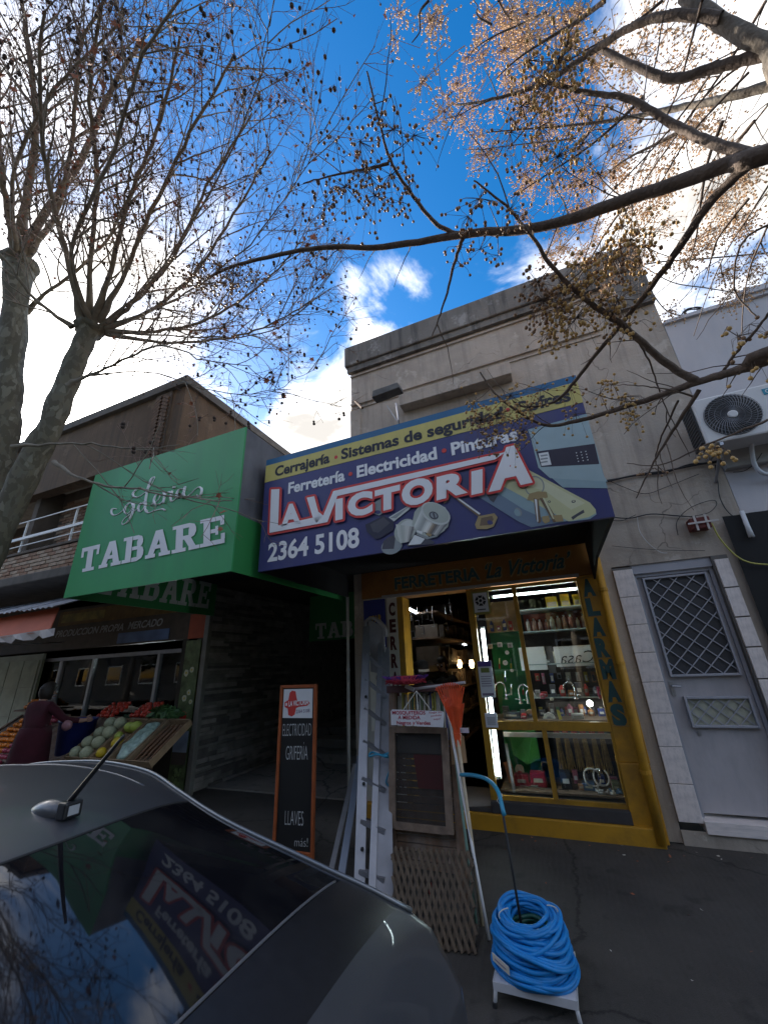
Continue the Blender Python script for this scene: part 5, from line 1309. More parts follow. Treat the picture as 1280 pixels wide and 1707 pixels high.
# orange heap at far left: stepped display
t = thing('citrus_stand', 'slanted wooden stand of oranges at the left edge', 'stand', (-12, 4.2, 0))
xa, xb = W(0, 1230, 4.2).x - .3, W(55, 1200, 4.2).x
G().prism([(xa, 3.9, .40), (xb, 3.9, .40), (xb, 4.75, 1.05), (xa, 4.75, 1.05)], Vector((0, .02, -.05))).obj('stand_top', M_wood_dark, t); G().box(xa, xb, 4.7, 4.75, 0, 1.0).obj('stand_back', M_wood_dark, t); G().box(xa, xb, 3.93, 3.97, -.04, .37).obj('stand_front', M_wood_dark, t)
for k in range(150):
    u = random.random(); v = random.random()
    x = xa + .05 + (xb - xa - .1) * ((k % 15) / 14.5); r_ = (k // 15)
    p = Vector((x + random.uniform(-.01, .01), 3.95 + r_ * .078, .49 + r_ * .06 + random.uniform(-.005, .01)))
    kd = 'orange' if (k % 15) < 10 else 'red_apple'
    fruit(kd, p, 'bright orange in the slanted heap at the left edge' if kd == 'orange' else 'pinkish red apple beside the heap of oranges', 'oranges in the heap' if kd == 'orange' else 'apples beside the oranges')
for k in range(24):
    p = W(40 + (k % 8) * 3.4, 1192 - (k // 8) * 5, 4.8); fruit('orange', Vector((p.x, 4.8 + .06 * (k // 8), 1.16 + .045 * (k // 8))), 'orange on the upper shelf behind the person', 'oranges on the upper shelf')
G().box(W(30, 1190, 4.8).x, W(70, 1190, 4.8).x, 4.72, 5.0, 1.09, 1.115).obj('upper_shelf', M_wood_dark, t)
G().box(W(15, 1190, 4.8).x, W(80, 1190, 4.8).x, 4.95, 4.985, 0, 1.09).obj('shelf_support', M_wood_dark, t)

# ================================================================== PALE NEIGHBOUR (right)
nb = thing('pale_building', 'pale blue-grey painted building with a black opening, right of the hardware shop', 'building', (3.5, 5, 0))
nz_ = W(1115, 540, 5.0).z; NB = 2.055
g = G(); g.box(NB, 9.5, 5.0, 5.2, 2.88, nz_); g.box(NB + .55, 9.5, 4.97, 5.0, 5.2, 5.5) if False else None
g.obj('wall', M_white_wall, nb)
G().box(NB, 9.5, 4.96, 5.22, nz_, nz_ + .05).obj('wall_cap', M_white_wall, nb)
g = G(); g.box(2.86, 9.5, 4.93, 5.2, nz_ + .052, nz_ + .13); g.obj('raised_parapet', M_white_wall, nb)
z0, z1 = W(1240, 800, 5).z, W(1200, 735, 5).z
G().box(1.80, NB, 5.26, 5.30, 0, 2.9).obj('side_return', M_black, nb)
bevel(G().box(NB, 9.5, 4.90, 5.0, 3.42, 3.78).obj('bare_band', M_grey_band, nb), .01)
g = G(); g.box(1.9, 9.5, 7.2, 7.3, 0, 2.9); g.box(1.9, 9.5, 5.2, 7.2, 2.88, 2.95); g.box(1.9, 1.93, 5.3, 7.2, 0, 2.9); g.obj('dark_opening', M_black, nb)  # recess lining near-black: the void's shade is put into its colour
# black ragged awning flap
g = G(); random.seed(15); n_ = 30; vs_ = []
for i in range(n_ + 1):
    x = 1.86 + i * .12; vs_.append((x, 4.93, 2.895 + random.uniform(-.012, .012))); vs_.append((x, 4.95, 1.55 + random.uniform(-.05, .05)))
g.add(vs_, [(2 * i, 2 * i + 1, 2 * i + 3, 2 * i + 2) for i in range(n_)])
item('black_awning_flap', 'ragged black sheet hanging below the pale wall at the right edge', 'sheet', g, M_black)

# air conditioner
ac = thing('air_conditioner', 'white outdoor air conditioning unit with round fan grille on the pale wall', 'air conditioner', (2.2, 4.6, 3.8))
AY = 4.55
aTL = W(1170, 662, AY); aBR = W(1290, 742, AY)
ax0 = W(1176, 690, AY).x - .085; ax1 = ax0 + .82; az1 = W(1172, 663, AY).z; az0 = az1 - .55
bevel(G().box(ax0, ax1, AY, AY + .30, az0, az1).obj('casing', M_whiteplastic, ac), .02)
fc = Vector(((ax0 + .29), AY - .004, (az0 + az1) / 2))
G().lathe(fc + Vector((0, 0, 0)), [(.238, .0), (.238, .003)], 40, 'Y').obj('fan_recess', mat('fan_dark', (.035, .035, .035), .7), ac)
g = G()
for k in range(44):
    a0 = 2 * math.pi * k / 44; pts = []
    for j in range(6):
        r = .05 + .038 * j * 1.02; a_ = a0 + .10 * j; pts.append(fc + Vector((r * math.cos(a_), -.012 - .012 * math.sin(j / 5 * math.pi), r * math.sin(a_))))
    g.tube(pts, .0028, 4)
for r in (.10, .15, .20, .236): g.tube([fc + Vector((r * math.cos(2 * math.pi * i / 36), -.014, r * math.sin(2 * math.pi * i / 36))) for i in range(37)], .0028, 4)
g.obj('fan_grille', M_alu_dull, ac)
G().lathe(fc + Vector((0, -.022, 0)), [(.045, .01), (.042, .0), (.03, -.004)], 20, 'Y').obj('grille_hub', M_whiteplastic, ac)
g = G()
for k in range(5): g.bar(fc + Vector((.04 * math.cos(k * 1.2566), -.006, .04 * math.sin(k * 1.2566))), fc + Vector((.22 * math.cos(k * 1.2566 + .25), -.006, .22 * math.sin(k * 1.2566 + .25))), .06, .004)
g.obj('fan_blade', M_rubber, ac)
G().box(ax0 - .02, ax0 - .004, AY + .02, AY + .28, az0 + .03, az1 - .03).obj('coil_side', M_rubber, ac)
g = G()
for k in range(12): g.box(ax0 - .028, ax0 - .02, AY + .03, AY + .27, az0 + .05 + k * .038, az0 + .055 + k * .038)
g.obj('coil_fins', M_alu_dull, ac)
bevel(G().box(ax0 + .60, ax0 + .68, AY - .005, AY - .001, az1 - .13, az1 - .06).obj('blue_badge', mat('badge_blue', (.02, .25, .35), .4), ac), .001)
ring_ = G().lathe((ax0 + .64, AY - .007, az1 - .095), [(.022, 0), (.022, .001)], 14, 'Y').obj('badge_ring', M_signwhite, ac); G().lathe((ax0 + .64, AY - .009, az1 - .095), [(.014, 0), (.014, .001)], 12, 'Y').obj('badge_centre', MATS['badge_blue'], ac)
g = G(); 
for x in (ax0 + .1, ax1 - .12): g.box(x, x + .03, AY + .0, 4.998, az0 - .035, az0 - .002); g.bar((x + .015, AY + .05, az0 - .03), (x + .015, 4.99, az0 - .28), .02, .02)
g.obj('bracket', M_steel, ac)
t = thing('drain_hose', 'white plastic pipe curving down below the air conditioner', 'pipe', tuple(W(1255, 730, 4.7)))
G().tube(bend([W(1253, 728, 4.75), W(1253, 752, 4.8), W(1258, 775, 4.85), W(1270, 788, 4.88), W(1290, 790, 4.9), W(1320, 780, 4.9)]), .022, 8).obj('pipe', M_pvc, t, True)
G().lathe(W(1253, 728, 4.75), [(.03, 0), (.03, .03)], 8).obj('pipe_collar', M_pvc, t)
t = thing('white_downpipe', 'short white downpipe end hanging over the black opening', 'pipe', tuple(W(1240, 860, 4.9)))
G().tube([W(1236, 852, 4.9), W(1246, 878, 4.9), W(1253, 895, 4.9)], [.02, .022, .028], 8).obj('pipe', M_pvc, t, True)
# red box with white cross straps
c = W(1166, 873, 4.9); t = thing('alarm_siren', 'dark red siren box crossed by white bars on the grey wall', 'alarm', tuple(c))
w_, h_ = .088, .062
bevel(G().box(c.x - w_, c.x + w_, 4.86, 4.998, c.z - h_, c.z + h_).obj('red_box', mat('siren_red', (.13, .025, .02), .6, var=.3, scale=20), t), .01)
for dx in (-.045, .05): G().box(c.x + dx - .009, c.x + dx + .009, 4.845, 4.858, c.z - h_ - .02, c.z + h_ + .02).obj('strap', M_whitepaint if False else mat('old_white2', (.5, .46, .44), .6), t)
G().box(c.x - w_ - .03, c.x + w_ + .06, 4.835, 4.8445, c.z - .010, c.z + .008).obj('strap', MATS['old_white2'], t)
# cables on the wall
def cable(label, pts, r=.006, m=M_cable, Y=4.97, n=5):
    P = bend([W(p[0], p[1], p[2] if len(p) > 2 else Y) for p in pts], 5)
    return item('cable', label, 'cable', G().tube(P, r, n), m, True)
cable('thick black cable bundle running along the grey wall to the right of the sign', [(1010, 803), (1060, 792), (1110, 785), (1160, 775), (1210, 766), (1290, 748)], .013)
cable('second strand of the cable bundle, sagging slightly', [(1010, 801), (1060, 793), (1108, 788), (1150, 774), (1200, 770), (1290, 750)], .009)
cable('thin cable sagging below the bundle and rising again', [(1012, 800), (1040, 812), (1075, 823), (1110, 812), (1145, 798), (1165, 790)], .004)
cable('cable running from the sign to the red siren box', [(1020, 862), (1050, 864), (1085, 857), (1130, 860), (1160, 862)], .007)
cable('looped cable above the red siren box', [(1130, 892), (1128, 870), (1145, 850), (1170, 838), (1190, 834), (1194, 842), (1180, 855), (1150, 861)], .004)
cable('cable falling along the wall edge from the bundle', [(1192, 775), (1196, 800), (1200, 830), (1215, 855), (1240, 870), (1262, 882)], .005)
cable('yellow-green cable hanging from the siren box across the opening', [(1186, 872), (1200, 898), (1225, 925), (1250, 938), (1290, 942)], .008, M_cable_y, 4.9)
cable('thin pale cable end curling below the air conditioner', [(1222, 787), (1240, 785), (1256, 774), (1270, 755)], .004, M_cable, 4.9)
cable('thin black wire across the lower grey wall', [(1020, 910), (1060, 914), (1110, 917), (1175, 918)], .003)
cable('pale thin wire drooping down the grey wall', [(1062, 862), (1066, 885), (1080, 905), (1100, 920), (1112, 922)], .0025, M_pvc)
cable('thin black wire crossing the upper grey wall', [(1012, 866), (1035, 868), (1060, 858)], .004)
for i, (p, Yc) in enumerate(((((1075, 440), (1110, 435), (1180, 430), (1290, 420)), 6.0), (((1070, 442), (1120, 470), (1180, 480), (1230, 490), (1290, 515)), 5.6), (((1068, 445), (1095, 500), (1130, 525), (1210, 520), (1290, 505)), 5.4))):
    cable(['upper service cable leaving the corner of the shop roof', 'middle service cable sagging from the roof corner', 'lower service cable lying along the neighbour parapet'][i], p, .012 if i == 0 else .008, M_cable, Yc)
t = thing('cable_coil', 'coil of black cable standing on the neighbour parapet', 'cable', tuple(W(1152, 525, 5.1)))
for k in range(5):
    c = W(1152 + k * 1.2, 524, 5.06 + .015 * k); r = .105 + .006 * (k % 3)
    G().tube([c + Vector((r * math.cos(a_), .02 * math.sin(a_ + k), r * .92 * math.sin(a_))) for a_ in [2 * math.pi * i / 24 for i in range(25)]], .007, 5).obj('cable_loop', M_cable, t, True)
cable('cable strand curling round the coil on the parapet', [(1132, 505), (1145, 490), (1160, 470), (1165, 450), (1140, 440), (1090, 440)], .004, M_cable, 5.3)

# ================================================================== THINGS ON THE PAVEMENT
# --- aluminium folding ladder standing closed, leaning on the poster pier
ld = thing('folding_ladder', 'tall aluminium folding ladder standing closed against the left pier', 'ladder', (-1.9, 3.6, 0))
top = W(628, 1032, 4.55); LB = Vector((-1.60, 3.42, GZ(3.42)))
def rail(ptop, pbot, w, d, nm='rail', m=M_alu):
    g = G(); g.bar(pbot, ptop, w, d, Vector((.4, 1, 0)).normalized()); return g.obj(nm, m, ld)
def lp(px, py, Y): return W(px, py, Y)
# front stile pair (near), rear stile pair swings out to the left at the foot
a0 = lp(616, 1050, 4.52); a1 = lp(600, 1300, 3.95); a2_ = lp(577, 1470, 3.30); 
gz = GZ(3.3)
f1b = WZ(598, 1530, gz + .01); f1t = lp(611, 1045, 4.45)
f2b = WZ(634, 1545, gz + .01); f2t = lp(640, 1055, 4.5)
r1b = WZ(545, 1500, gz + .01); r1t = lp(597, 1270, 4.25)
def chan(pb, pt, w=.028, d=.07, nm='stile', m=M_alu):
    o = G().bar(pb, pt, w, d, Vector((.35, -1, 0)).normalized()); o2 = o.obj(nm, m, ld); bevel(o2, .004); return o2
chan(f1b, f1t, .085, .03); 
s2 = chan(f2b + Vector((-.07, .0, 0)), f2t + Vector((-.06, .02, -.12)), .055, .03, m=M_alu)
chan(f2b + Vector((.02, .03, 0)), lp(640, 1080, 4.55), .13, .015, 'stile', M_alu_dull)
chan(WZ(560, 1520, gz + .01), lp(600, 1262, 4.3), .06, .03, 'rear_stile', mat('aluminium_blue', (.33, .38, .48), .4, .7, var=.12))
chan(WZ(540, 1505, gz + .01), lp(592, 1275, 4.35), .045, .03, 'rear_stile', M_alu)
# rounded hooped head
hp = [f1t, f1t + Vector((.005, .01, .07)), (f1t + f2t) / 2 + Vector((-.01, .02, .135)), f2t + Vector((0, .02, .06)), f2t + Vector((.01, .02, -.04))]
P = bend(hp, 5); g = G()
for i in range(len(P) - 1): g.bar(P[i], P[i + 1] + (P[i + 1] - P[i]) * .25, .03, .08, Vector((0, 1, .1)))
g.obj('ladder_head', M_alu, ld)
g = G(); g.prism([f1t + Vector((.03, .0, .08)), f2t + Vector((-.0, 0, .07)), lp(643, 1125, 4.5), lp(618, 1120, 4.5)], Vector((0, .02, 0))); g.obj('head_plate', M_alu_dull, ld)
for k in range(7):
    u = .10 + k * .125
    a = f1b.lerp(f1t, u); b = (f2b + Vector((.02, .03, 0))).lerp(lp(644, 1080, 4.55), u)
    G().bar(a, b, .03, .05).obj('rung', M_alu_dull, ld)
for k, (px, py) in enumerate(((619, 1160), (607, 1372), (600, 1430), (588, 1290))):
    c = lp(px, py, 3.9 if py > 1200 else 4.1); 
    u = (f1t.z - c.z) / (f1t.z - f1b.z); p = f1t.lerp(f1b, min(max(u, 0), 1)) + Vector((.03, -.03, 0))
    G().lathe(p, [(.014, 0), (.014, -.01), (.006, -.014)], 8, 'Y').obj('rivet', M_rubber, ld)
for p in (f1b, f2b): G().box(p.x - .05, p.x + .03, p.y - .03, p.y + .03, GZ(p.y) - .005, GZ(p.y) + .04).obj('foot', M_rubber, ld)
# teal strap tied round the ladder
p = f2t.lerp(f2b, .55) + Vector((0, -.03, 0))
pts = [p + Vector((.10 * math.cos(a), -.04 + .05 * math.sin(a), .012 * math.sin(3 * a))) for a in [R_(20 * i) for i in range(19)]]
t = thing('teal_strap', 'teal strap knotted round the ladder', 'strap', tuple(p)); g = G(); g.tube(pts, .009, 6); g.tube(bend([p + Vector((.09, -.04, 0)), p + Vector((.10, -.05, -.1)), p + Vector((.06, -.05, -.2)), p + Vector((.10, -.05, -.24))]), .007, 6)
g.obj('strap', M_tube, t, True); G().ball(p + Vector((.08, -.08, 0)), .022, 1, (1.3, .7, .8)).obj('knot', M_tube, t, True)

# --- stand of old wooden screens with the hand-lettered sign
sc = thing('old_wooden_door', 'old brown slatted wooden door standing upright as a display stand', 'door', (-1.3, 3.75, 0))
YD = 3.72
dxl, dxr = W(650, 1300, YD).x, W(776, 1350, YD).x - .02
dzt = W(650, 1155, YD).z; gzd = GZ(YD)
tilt = .16
def dpt(x, z, off=0): return Vector((x, YD + off + (z - gzd) * .13 - .10, z))
def dbar(x0, z0, x1, z1, w, d, nm, m, par, off=0):
    return G().bar(dpt(x0, z0, off), dpt(x1, z1, off), w, d, Vector((0, -1, .13)).normalized()).obj(nm, m, par)
dbar(dxl + .03, gzd, dxl + .03, dzt, .06, .04, 'door_stile', M_wood_dark, sc); dbar(dxr - .03, gzd, dxr - .03, dzt - .35, .06, .04, 'door_stile', M_wood_dark, sc)
dbar(dxl - .02, dzt + .02, dxr - .05, dzt + .03, .06, .06, 'door_rail', mat('rail_dark', (.10, .05, .05), .8), sc)
for k in range(17):
    z = .12 + k * .052
    if z > 1.0: break
    dbar(dxl + .062, z, dxr - .062, z, .044, .02, 'slat', M_wood_dark, sc, .01)
# hanging colourful plastic strips behind the top
random.seed(6)
stp = thing('strip_curtain', 'bundle of green, yellow, white and blue strips standing behind the wooden door', 'strips', (-1.3, 3.9, .4))
cols = [(.10, .13, .06), (.45, .42, .35), (.30, .27, .05), (.03, .10, .06), (.06, .07, .2), (.35, .33, .28), (.12, .10, .05)]
n_ = 26
for k in range(n_):
    x = dxl + .03 + (dxr - dxl - .10) * k / (n_ - 1); ci = random.randrange(7)
    G().bar(dpt(x, 1.0 if k % 3 else .9, .05), dpt(x + random.uniform(-.006, .006), dzt - .01 - random.uniform(0, .03), .05), .016, .010).obj('strip', mat('strip_%d' % ci, cols[ci], .6), stp)
G().bar(dpt(dxl + .02, 1.12, .066), dpt(dxr - .08, 1.12, .066), .03, .01).obj('strip_batten', M_wood_dark, stp)
# weathered window-screen frame
fr = thing('window_screen', 'weathered grey wooden frame with dark mesh hung on the brown door', 'frame', (-1.3, 3.6, .3))
fx0, fx1 = W(650, 1300, 3.62).x + .01, W(741, 1300, 3.62).x + .01
fz1 = W(690, 1213, 3.7).z; fz0 = W(700, 1385, 3.62).z
for (xa, za, xb, zb_) in ((fx0, fz0, fx0, fz1), (fx1, fz0, fx1, fz1)): dbar(xa, za, xb, zb_, .055, .035, 'frame_stile', M_wood_grey, fr, -.06)
for z in (fz0 + .02, fz1 - .02): dbar(fx0 + .028, z, fx1 - .028, z, .05, .032, 'frame_rail', M_wood_grey, fr, -.06)
def meshmat():
    m = bpy.data.materials.new('insect_mesh'); m.use_nodes = True; t = m.node_tree; t.nodes.clear()
    o = t.nodes.new('ShaderNodeOutputMaterial'); d = t.nodes.new('ShaderNodeBsdfDiffuse'); d.inputs[0].default_value = (.05, .047, .045, 1)
    tr = t.nodes.new('ShaderNodeBsdfTransparent'); mx = t.nodes.new('ShaderNodeMixShader'); mx.inputs[0].default_value = .38
    t.links.new(tr.outputs[0], mx.inputs[1]); t.links.new(d.outputs[0], mx.inputs[2]); t.links.new(mx.outputs[0], o.inputs[0]); return m
G().prism([dpt(fx0 + .02, fz0 + .03, -.058), dpt(fx1 - .02, fz0 + .03, -.058), dpt(fx1 - .02, fz1 - .03, -.058), dpt(fx0 + .02, fz1 - .03, -.058)], Vector((0, .002, 0))).obj('mesh_panel', meshmat(), fr)
# red and grey things seen through the mesh
item('red_sheet', 'red sheet showing through the dark mesh of the frame', 'panel', G().prism([dpt(fx0 + .22, .62, -.02), dpt(fx1 - .03, .62, -.02), dpt(fx1 - .03, .86, -.02), dpt(fx0 + .18, .86, -.02)], Vector((0, .006, 0))), mat('red_deep', (.30, .01, .015), .6))
item('grey_cardboard', 'grey board showing through the upper part of the mesh', 'panel', G().prism([dpt(fx0 + .03, .87, -.02), dpt(fx1 - .03, .87, -.02), dpt(fx1 - .03, 1.06, -.02), dpt(fx0 + .03, 1.06, -.02)], Vector((0, .006, 0))), mat('grey_board', (.20, .18, .17), .8))
item('cardboard_piece', 'piece of brown cardboard tucked beside the mesh frame', 'cardboard', G().prism([dpt(fx1 + .04, .80, -.03), dpt(fx1 + .17, .82, -.03), dpt(fx1 + .16, 1.0, -.03), dpt(fx1 + .12, 1.04, -.03), dpt(fx1 + .04, 1.03, -.03)], Vector((0, .006, 0))), M_cardboard)
# hand-lettered sign on strings
sg = thing('paper_sign', 'white sign with red letters MOSQUITEROS A MEDIDA hanging on strings', 'sign', (-1.3, 3.6, 1.3))
pa = W(651, 1183, 3.56); pb = W(740, 1186, 3.56); pc = W(739, 1213, 3.56); pd = W(652, 1209, 3.56)
yy = 3.56
G().prism([Vector((pd.x, yy, pd.z)), Vector((pc.x, yy, pc.z)), Vector((pb.x, yy, pb.z - .01)), Vector((pb.x - .015, yy, pb.z)), Vector((pa.x + .015, yy, pa.z)), Vector((pa.x, yy, pa.z - .015))], Vector((0, .003, 0))).obj('card', mat('card_white', (.66, .64, .66), .7), sg)
g = G(); h = (pa.z - pd.z); w_ = pb.x - pa.x
def st(s, x0, x1, z0, z1, b=.02, dz=0, g_=None): text_on(g_ or g, s, (pa.x + w_ * x0, yy, pd.z + h * z0), (pa.x + w_ * x1, yy, pd.z + h * z0 + dz), (pa.x + w_ * x0, yy, pd.z + h * z1), FRONT, .003, b)
st('MOSQUITEROS', .03, .66, .68, .92); st('A MEDIDA', .14, .56, .38, .62); st('Negros y Verdes', .11, .74, .05, .28)
g.obj('lettering', mat('ink_red', (.42, .03, .06), .6), sg)
g = G(); st('haga su', .73, .96, .74, .86, .0, .008); st('pedido', .76, .95, .54, .66, .0, .008); st('aquí', .80, .93, .34, .46, .0, .006)
g.obj('small_lettering', MATS['ink_red'], sg)
hook = W(694, 1152, 3.62)
g = G()
for px in (672, 697, 718): g.tube([hook, W(px, 1184, 3.555)], .0035, 5)
g.obj('string', M_cream, sg)

# brush head (purple bristles, red rim) lying on top
c = W(676, 1134, 3.7); t = thing('brush_head', 'oval red and purple brush head held over the wooden door', 'brush', tuple(c))
G().lathe(c, [(.10, -.035), (.155, -.02), (.17, .01), (.13, .035)], 22).obj('red_bristles', mat('bristle_red', (.38, .03, .05), .75, var=.3, scale=40), t, True)
g = G(); random.seed(2)
for k in range(260):
    a = random.uniform(0, 6.283); r = .16 * math.sqrt(random.random()); p = c + Vector((r * math.cos(a), r * math.sin(a), .0)); out_ = Vector((math.cos(a), math.sin(a), .6)) * .05
    g.tube([p, p + out_ * (r / .16 + .3)], .003, 3)
g.obj('purple_bristles', M_purple, t, kind='stuff')
g = G()
for k in range(110):
    a = 2 * math.pi * k / 110; p = c + Vector((.14 * math.cos(a), .14 * math.sin(a), -.01)); g.tube([p, p + Vector((math.cos(a) * .05, math.sin(a) * .05, random.uniform(-.02, .02)))], .0035, 3)
g.obj('rim_bristles', MATS['bristle_red'], t, kind='stuff')
G().bar(W(676, 1144, 3.7), W(690, 1150, 3.68), .03, .02).tube([W(688, 1149, 3.7), W(775, 1138, 3.62)], .012, 8).obj('white_bar', mat('bar_grey', (.42, .40, .42), .5), t)
# orange leaf rake / broom standing head-up
rk = thing('orange_rake', 'orange plastic leaf rake standing head up beside the wooden door', 'rake', tuple(W(760, 1200, 3.6)))
r0 = W(762, 1222, 3.6); 
for k in range(13):
    u = k / 12; tip = W(727 + 46 * u, 1146 - 8 * math.sin(u * 3.14) , 3.58 + .05 * math.sin(u * 6)); mid = (r0 + tip) / 2 + Vector((.0, -.02, .01))
    G().tube([r0 + Vector(((u - .5) * .03, 0, 0)), mid, tip, tip + Vector((0, -.03, -.025))], [.007, .008, .006, .005], 5).obj('tine', M_orange, rk)
g = G(); g.prism([r0 + Vector((-.03, -.01, 0)), r0 + Vector((.03, -.01, 0)), W(774, 1172, 3.58), W(752, 1180, 3.58)], Vector((0, .008, 0))); g.prism([r0 + Vector((-.015, -.012, -.10)), r0 + Vector((.015, -.012, -.10)), r0 + Vector((.03, -.012, -.001)), r0 + Vector((-.03, -.012, -.001))], Vector((0, .03, 0)))
g.obj('rake_neck', M_orange, rk)
g = G(); g.prism([W(735, 1150, 3.6), W(770, 1147, 3.6), W(752, 1172, 3.6)], Vector((0, .006, 0))); g.obj('rake_web', mat('orange_pale', (.55, .10, .04), .5), rk)
G().tube([r0 + Vector((0, 0, -.05)), W(786, 1400, 3.45), Vector((W(786, 1400, 3.45).x + .02, 3.42, GZ(3.42)))], .013, 8).obj('handle', mat('handle_pale', (.45, .36, .25), .6), rk, True)
for i, (pt, pbm, m_, lb) in enumerate(((W(742, 1165, 3.75), W(793, 1445, 3.40), M_whiteplastic, 'white mop handle leaning right of the wooden door'), (W(750, 1190, 3.8), W(780, 1430, 3.5), mat('handle_green', (.12, .2, .16), .5), 'greenish broom handle leaning behind the white one'))):
    t = thing('broom_handle', lb, 'handle', tuple(pbm)); q = pbm + (pbm - pt).normalized() * .0
    G().tube([pt, pbm, pbm + (pbm - pt) * ((pbm.z - GZ(3.4)) / (pt.z - pbm.z))], .011, 8).obj('stick', m_, t, True); G().ball(pt, .013, 1).obj('cap', M_rubber, t, True)
t = thing('white_tag', 'small pale tag tied beside the orange rake', 'tag', tuple(W(774, 1218, 3.58)))
c = W(774, 1218, 3.56); G().box(c.x - .035, c.x + .035, c.y, c.y + .006, c.z - .018, c.z + .018).obj('tag', mat('tag_pink', (.5, .42, .46), .6), t); G().box(c.x - .03, c.x - .02, c.y - .003, c.y - .001, c.z - .01, c.z + .01).obj('tag_mark', M_steel, t)

# --- expanding wooden trellis leaning at the foot
tl = thing('wooden_trellis', 'folded expanding wooden trellis leaning against the foot of the old door', 'trellis', (-1.2, 3.1, 0))
q0 = WZ(655, 1530, GZ(3.0)); 
tA = W(655, 1412, 3.42); tB = W(785, 1420, 3.42); bA = WZ(655, 1575, GZ(3.0) + .02); bB = WZ(795, 1590, GZ(3.0) + .02)
def bil(u, v): return tA.lerp(tB, u).lerp(bA.lerp(bB, u), v)
nx = 13
for s_ in (1, -1):
    for k in range(-4, nx + 4):
        u0 = (k + .5) / nx; u1 = u0 + s_ * .34
        segs = []
        for j in range(13):
            v = j / 12; u = u0 + (u1 - u0) * v
            if -.02 <= u <= 1.02: segs.append(bil(u, v) + Vector((0, -.009 * s_, .0)))
        if len(segs) > 2:
            G().bar(segs[0], segs[-1], .020, .010, Vector((0, -1, .3)).normalized()).obj('slat', mat('trellis_%s' % ('a' if s_ > 0 else 'b'), (.105, .075, .05) if s_ > 0 else (.08, .058, .04), .85, var=.3, scale=14), tl)
item('red_rag', 'dark red scrap lying behind the trellis', 'rag', G().prism([bil(.42, .5) + Vector((0, .04, 0)), bil(.5, .62) + Vector((0, .04, 0)), bil(.47, .4) + Vector((0, .04, 0))], Vector((0, .004, 0))), MATS['red_deep'])

# --- chalkboard
YC = 3.75
cb = thing('chalkboard', 'tall narrow chalkboard in an orange frame listing ELECTRICIDAD, GRIFERIA and LLAVES', 'sign', (-2.6, YC, 0))
cx0, cx1 = W(463, 1250, YC).x, W(526, 1250, YC).x; czt = W(493, 1142, YC).z; czb = GZ(YC)
ang = R_(0)
G().box(cx0 + .02, cx1 - .02, YC, YC + .015, czb + .1, czt - .01).obj('board', mat('board_black', (.012, .012, .012), .6), cb)
for bx in ((cx0, cx0 + .032, czb, czt), (cx1 - .028, cx1, czb, czt), (cx0 + .032, cx1 - .028, czt - .03, czt), (cx0 + .032, cx1 - .028, czb + .06, czb + .10)):
    bevel(G().box(bx[0], bx[1], YC - .015, YC + .02, bx[2], bx[3]).obj('frame_bar', M_orangeframe, cb), .004)
g = G()
for x in (cx0 + .02, cx1 - .02): x2 = x + (.05 if x < cx0 + .1 else -.07); g.bar((x2, YC + .035, czt - .15), (x2, YC + .12, GZ(3.87)), .03, .02)
g.obj('rear_leg', M_orangeframe, cb)
hz_ = .27; 
G().box(cx0 + .045, cx1 - .045, YC - .006, YC, czt - .04 - hz_, czt - .04).obj('logo_card', M_paper, cb)
kx = lambda u: cx0 + .045 + (cx1 - cx0 - .09) * u; kz = lambda v: czt - .04 - hz_ * v
def ch(pts, m, off=.009, nm='key_print'):
    P = [Vector((kx(u), YC - off, kz(v))) for u, v in pts]
    nf = Vector((0, 0, 0))
    for i in range(len(P)): nf += P[i].cross(P[(i + 1) % len(P)])
    if nf.y > 0: P.reverse()
    return G().add(P, [tuple(range(len(P)))]).obj(nm, m, cb)
ch([(.22, .12), (.30, .05), (.42, .08), (.46, .3), (.50, .42), (.85, .40), (.92, .50), (.84, .58), (.55, .62), (.46, .66), (.42, .88), (.32, .95), (.2, .9), (.17, .68), (.06, .62), (.05, .46), (.18, .38)], M_sred)
ch([(.09, .49), (.15, .48), (.15, .58), (.09, .58)], M_paper, .0095)
g = G(); text_on(g, 'LA VICTORIA', (kx(.2), YC - .0095, kz(.60)), (kx(.88), YC - .0095, kz(.53)), (kx(.2), YC - .0095, kz(.42)), FRONT, .001, .03)
g.obj('key_lettering', M_signwhite, cb)
g = G(); text_on(g, '2364 5108', (kx(.46), YC - .006, kz(.84)), (kx(.92), YC - .006, kz(.8)), (kx(.46), YC - .006, kz(.72)), FRONT, .002, .02)
g.obj('phone_lettering', MATS['print_grey'], cb)
g = G()
def chalk(s, u0, u1, z0, z1): text_on(g, s, (kx(u0), YC, z0), (kx(u1), YC, z0 + .01), (kx(u0), YC, z1), FRONT, .002, -.012)
zl = lambda py: W(495, py, YC).z
chalk('ELECTRICIDAD', .02, .98, zl(1228), zl(1206)); chalk('GRIFERÍA', .16, .88, zl(1268), zl(1243)); chalk('LLAVES', .22, .80, zl(1378), zl(1352)); chalk('más!', .55, .95, zl(1412), zl(1396))
g.obj('chalk_lettering', mat('chalk', (.48, .48, .48), .9), cb)

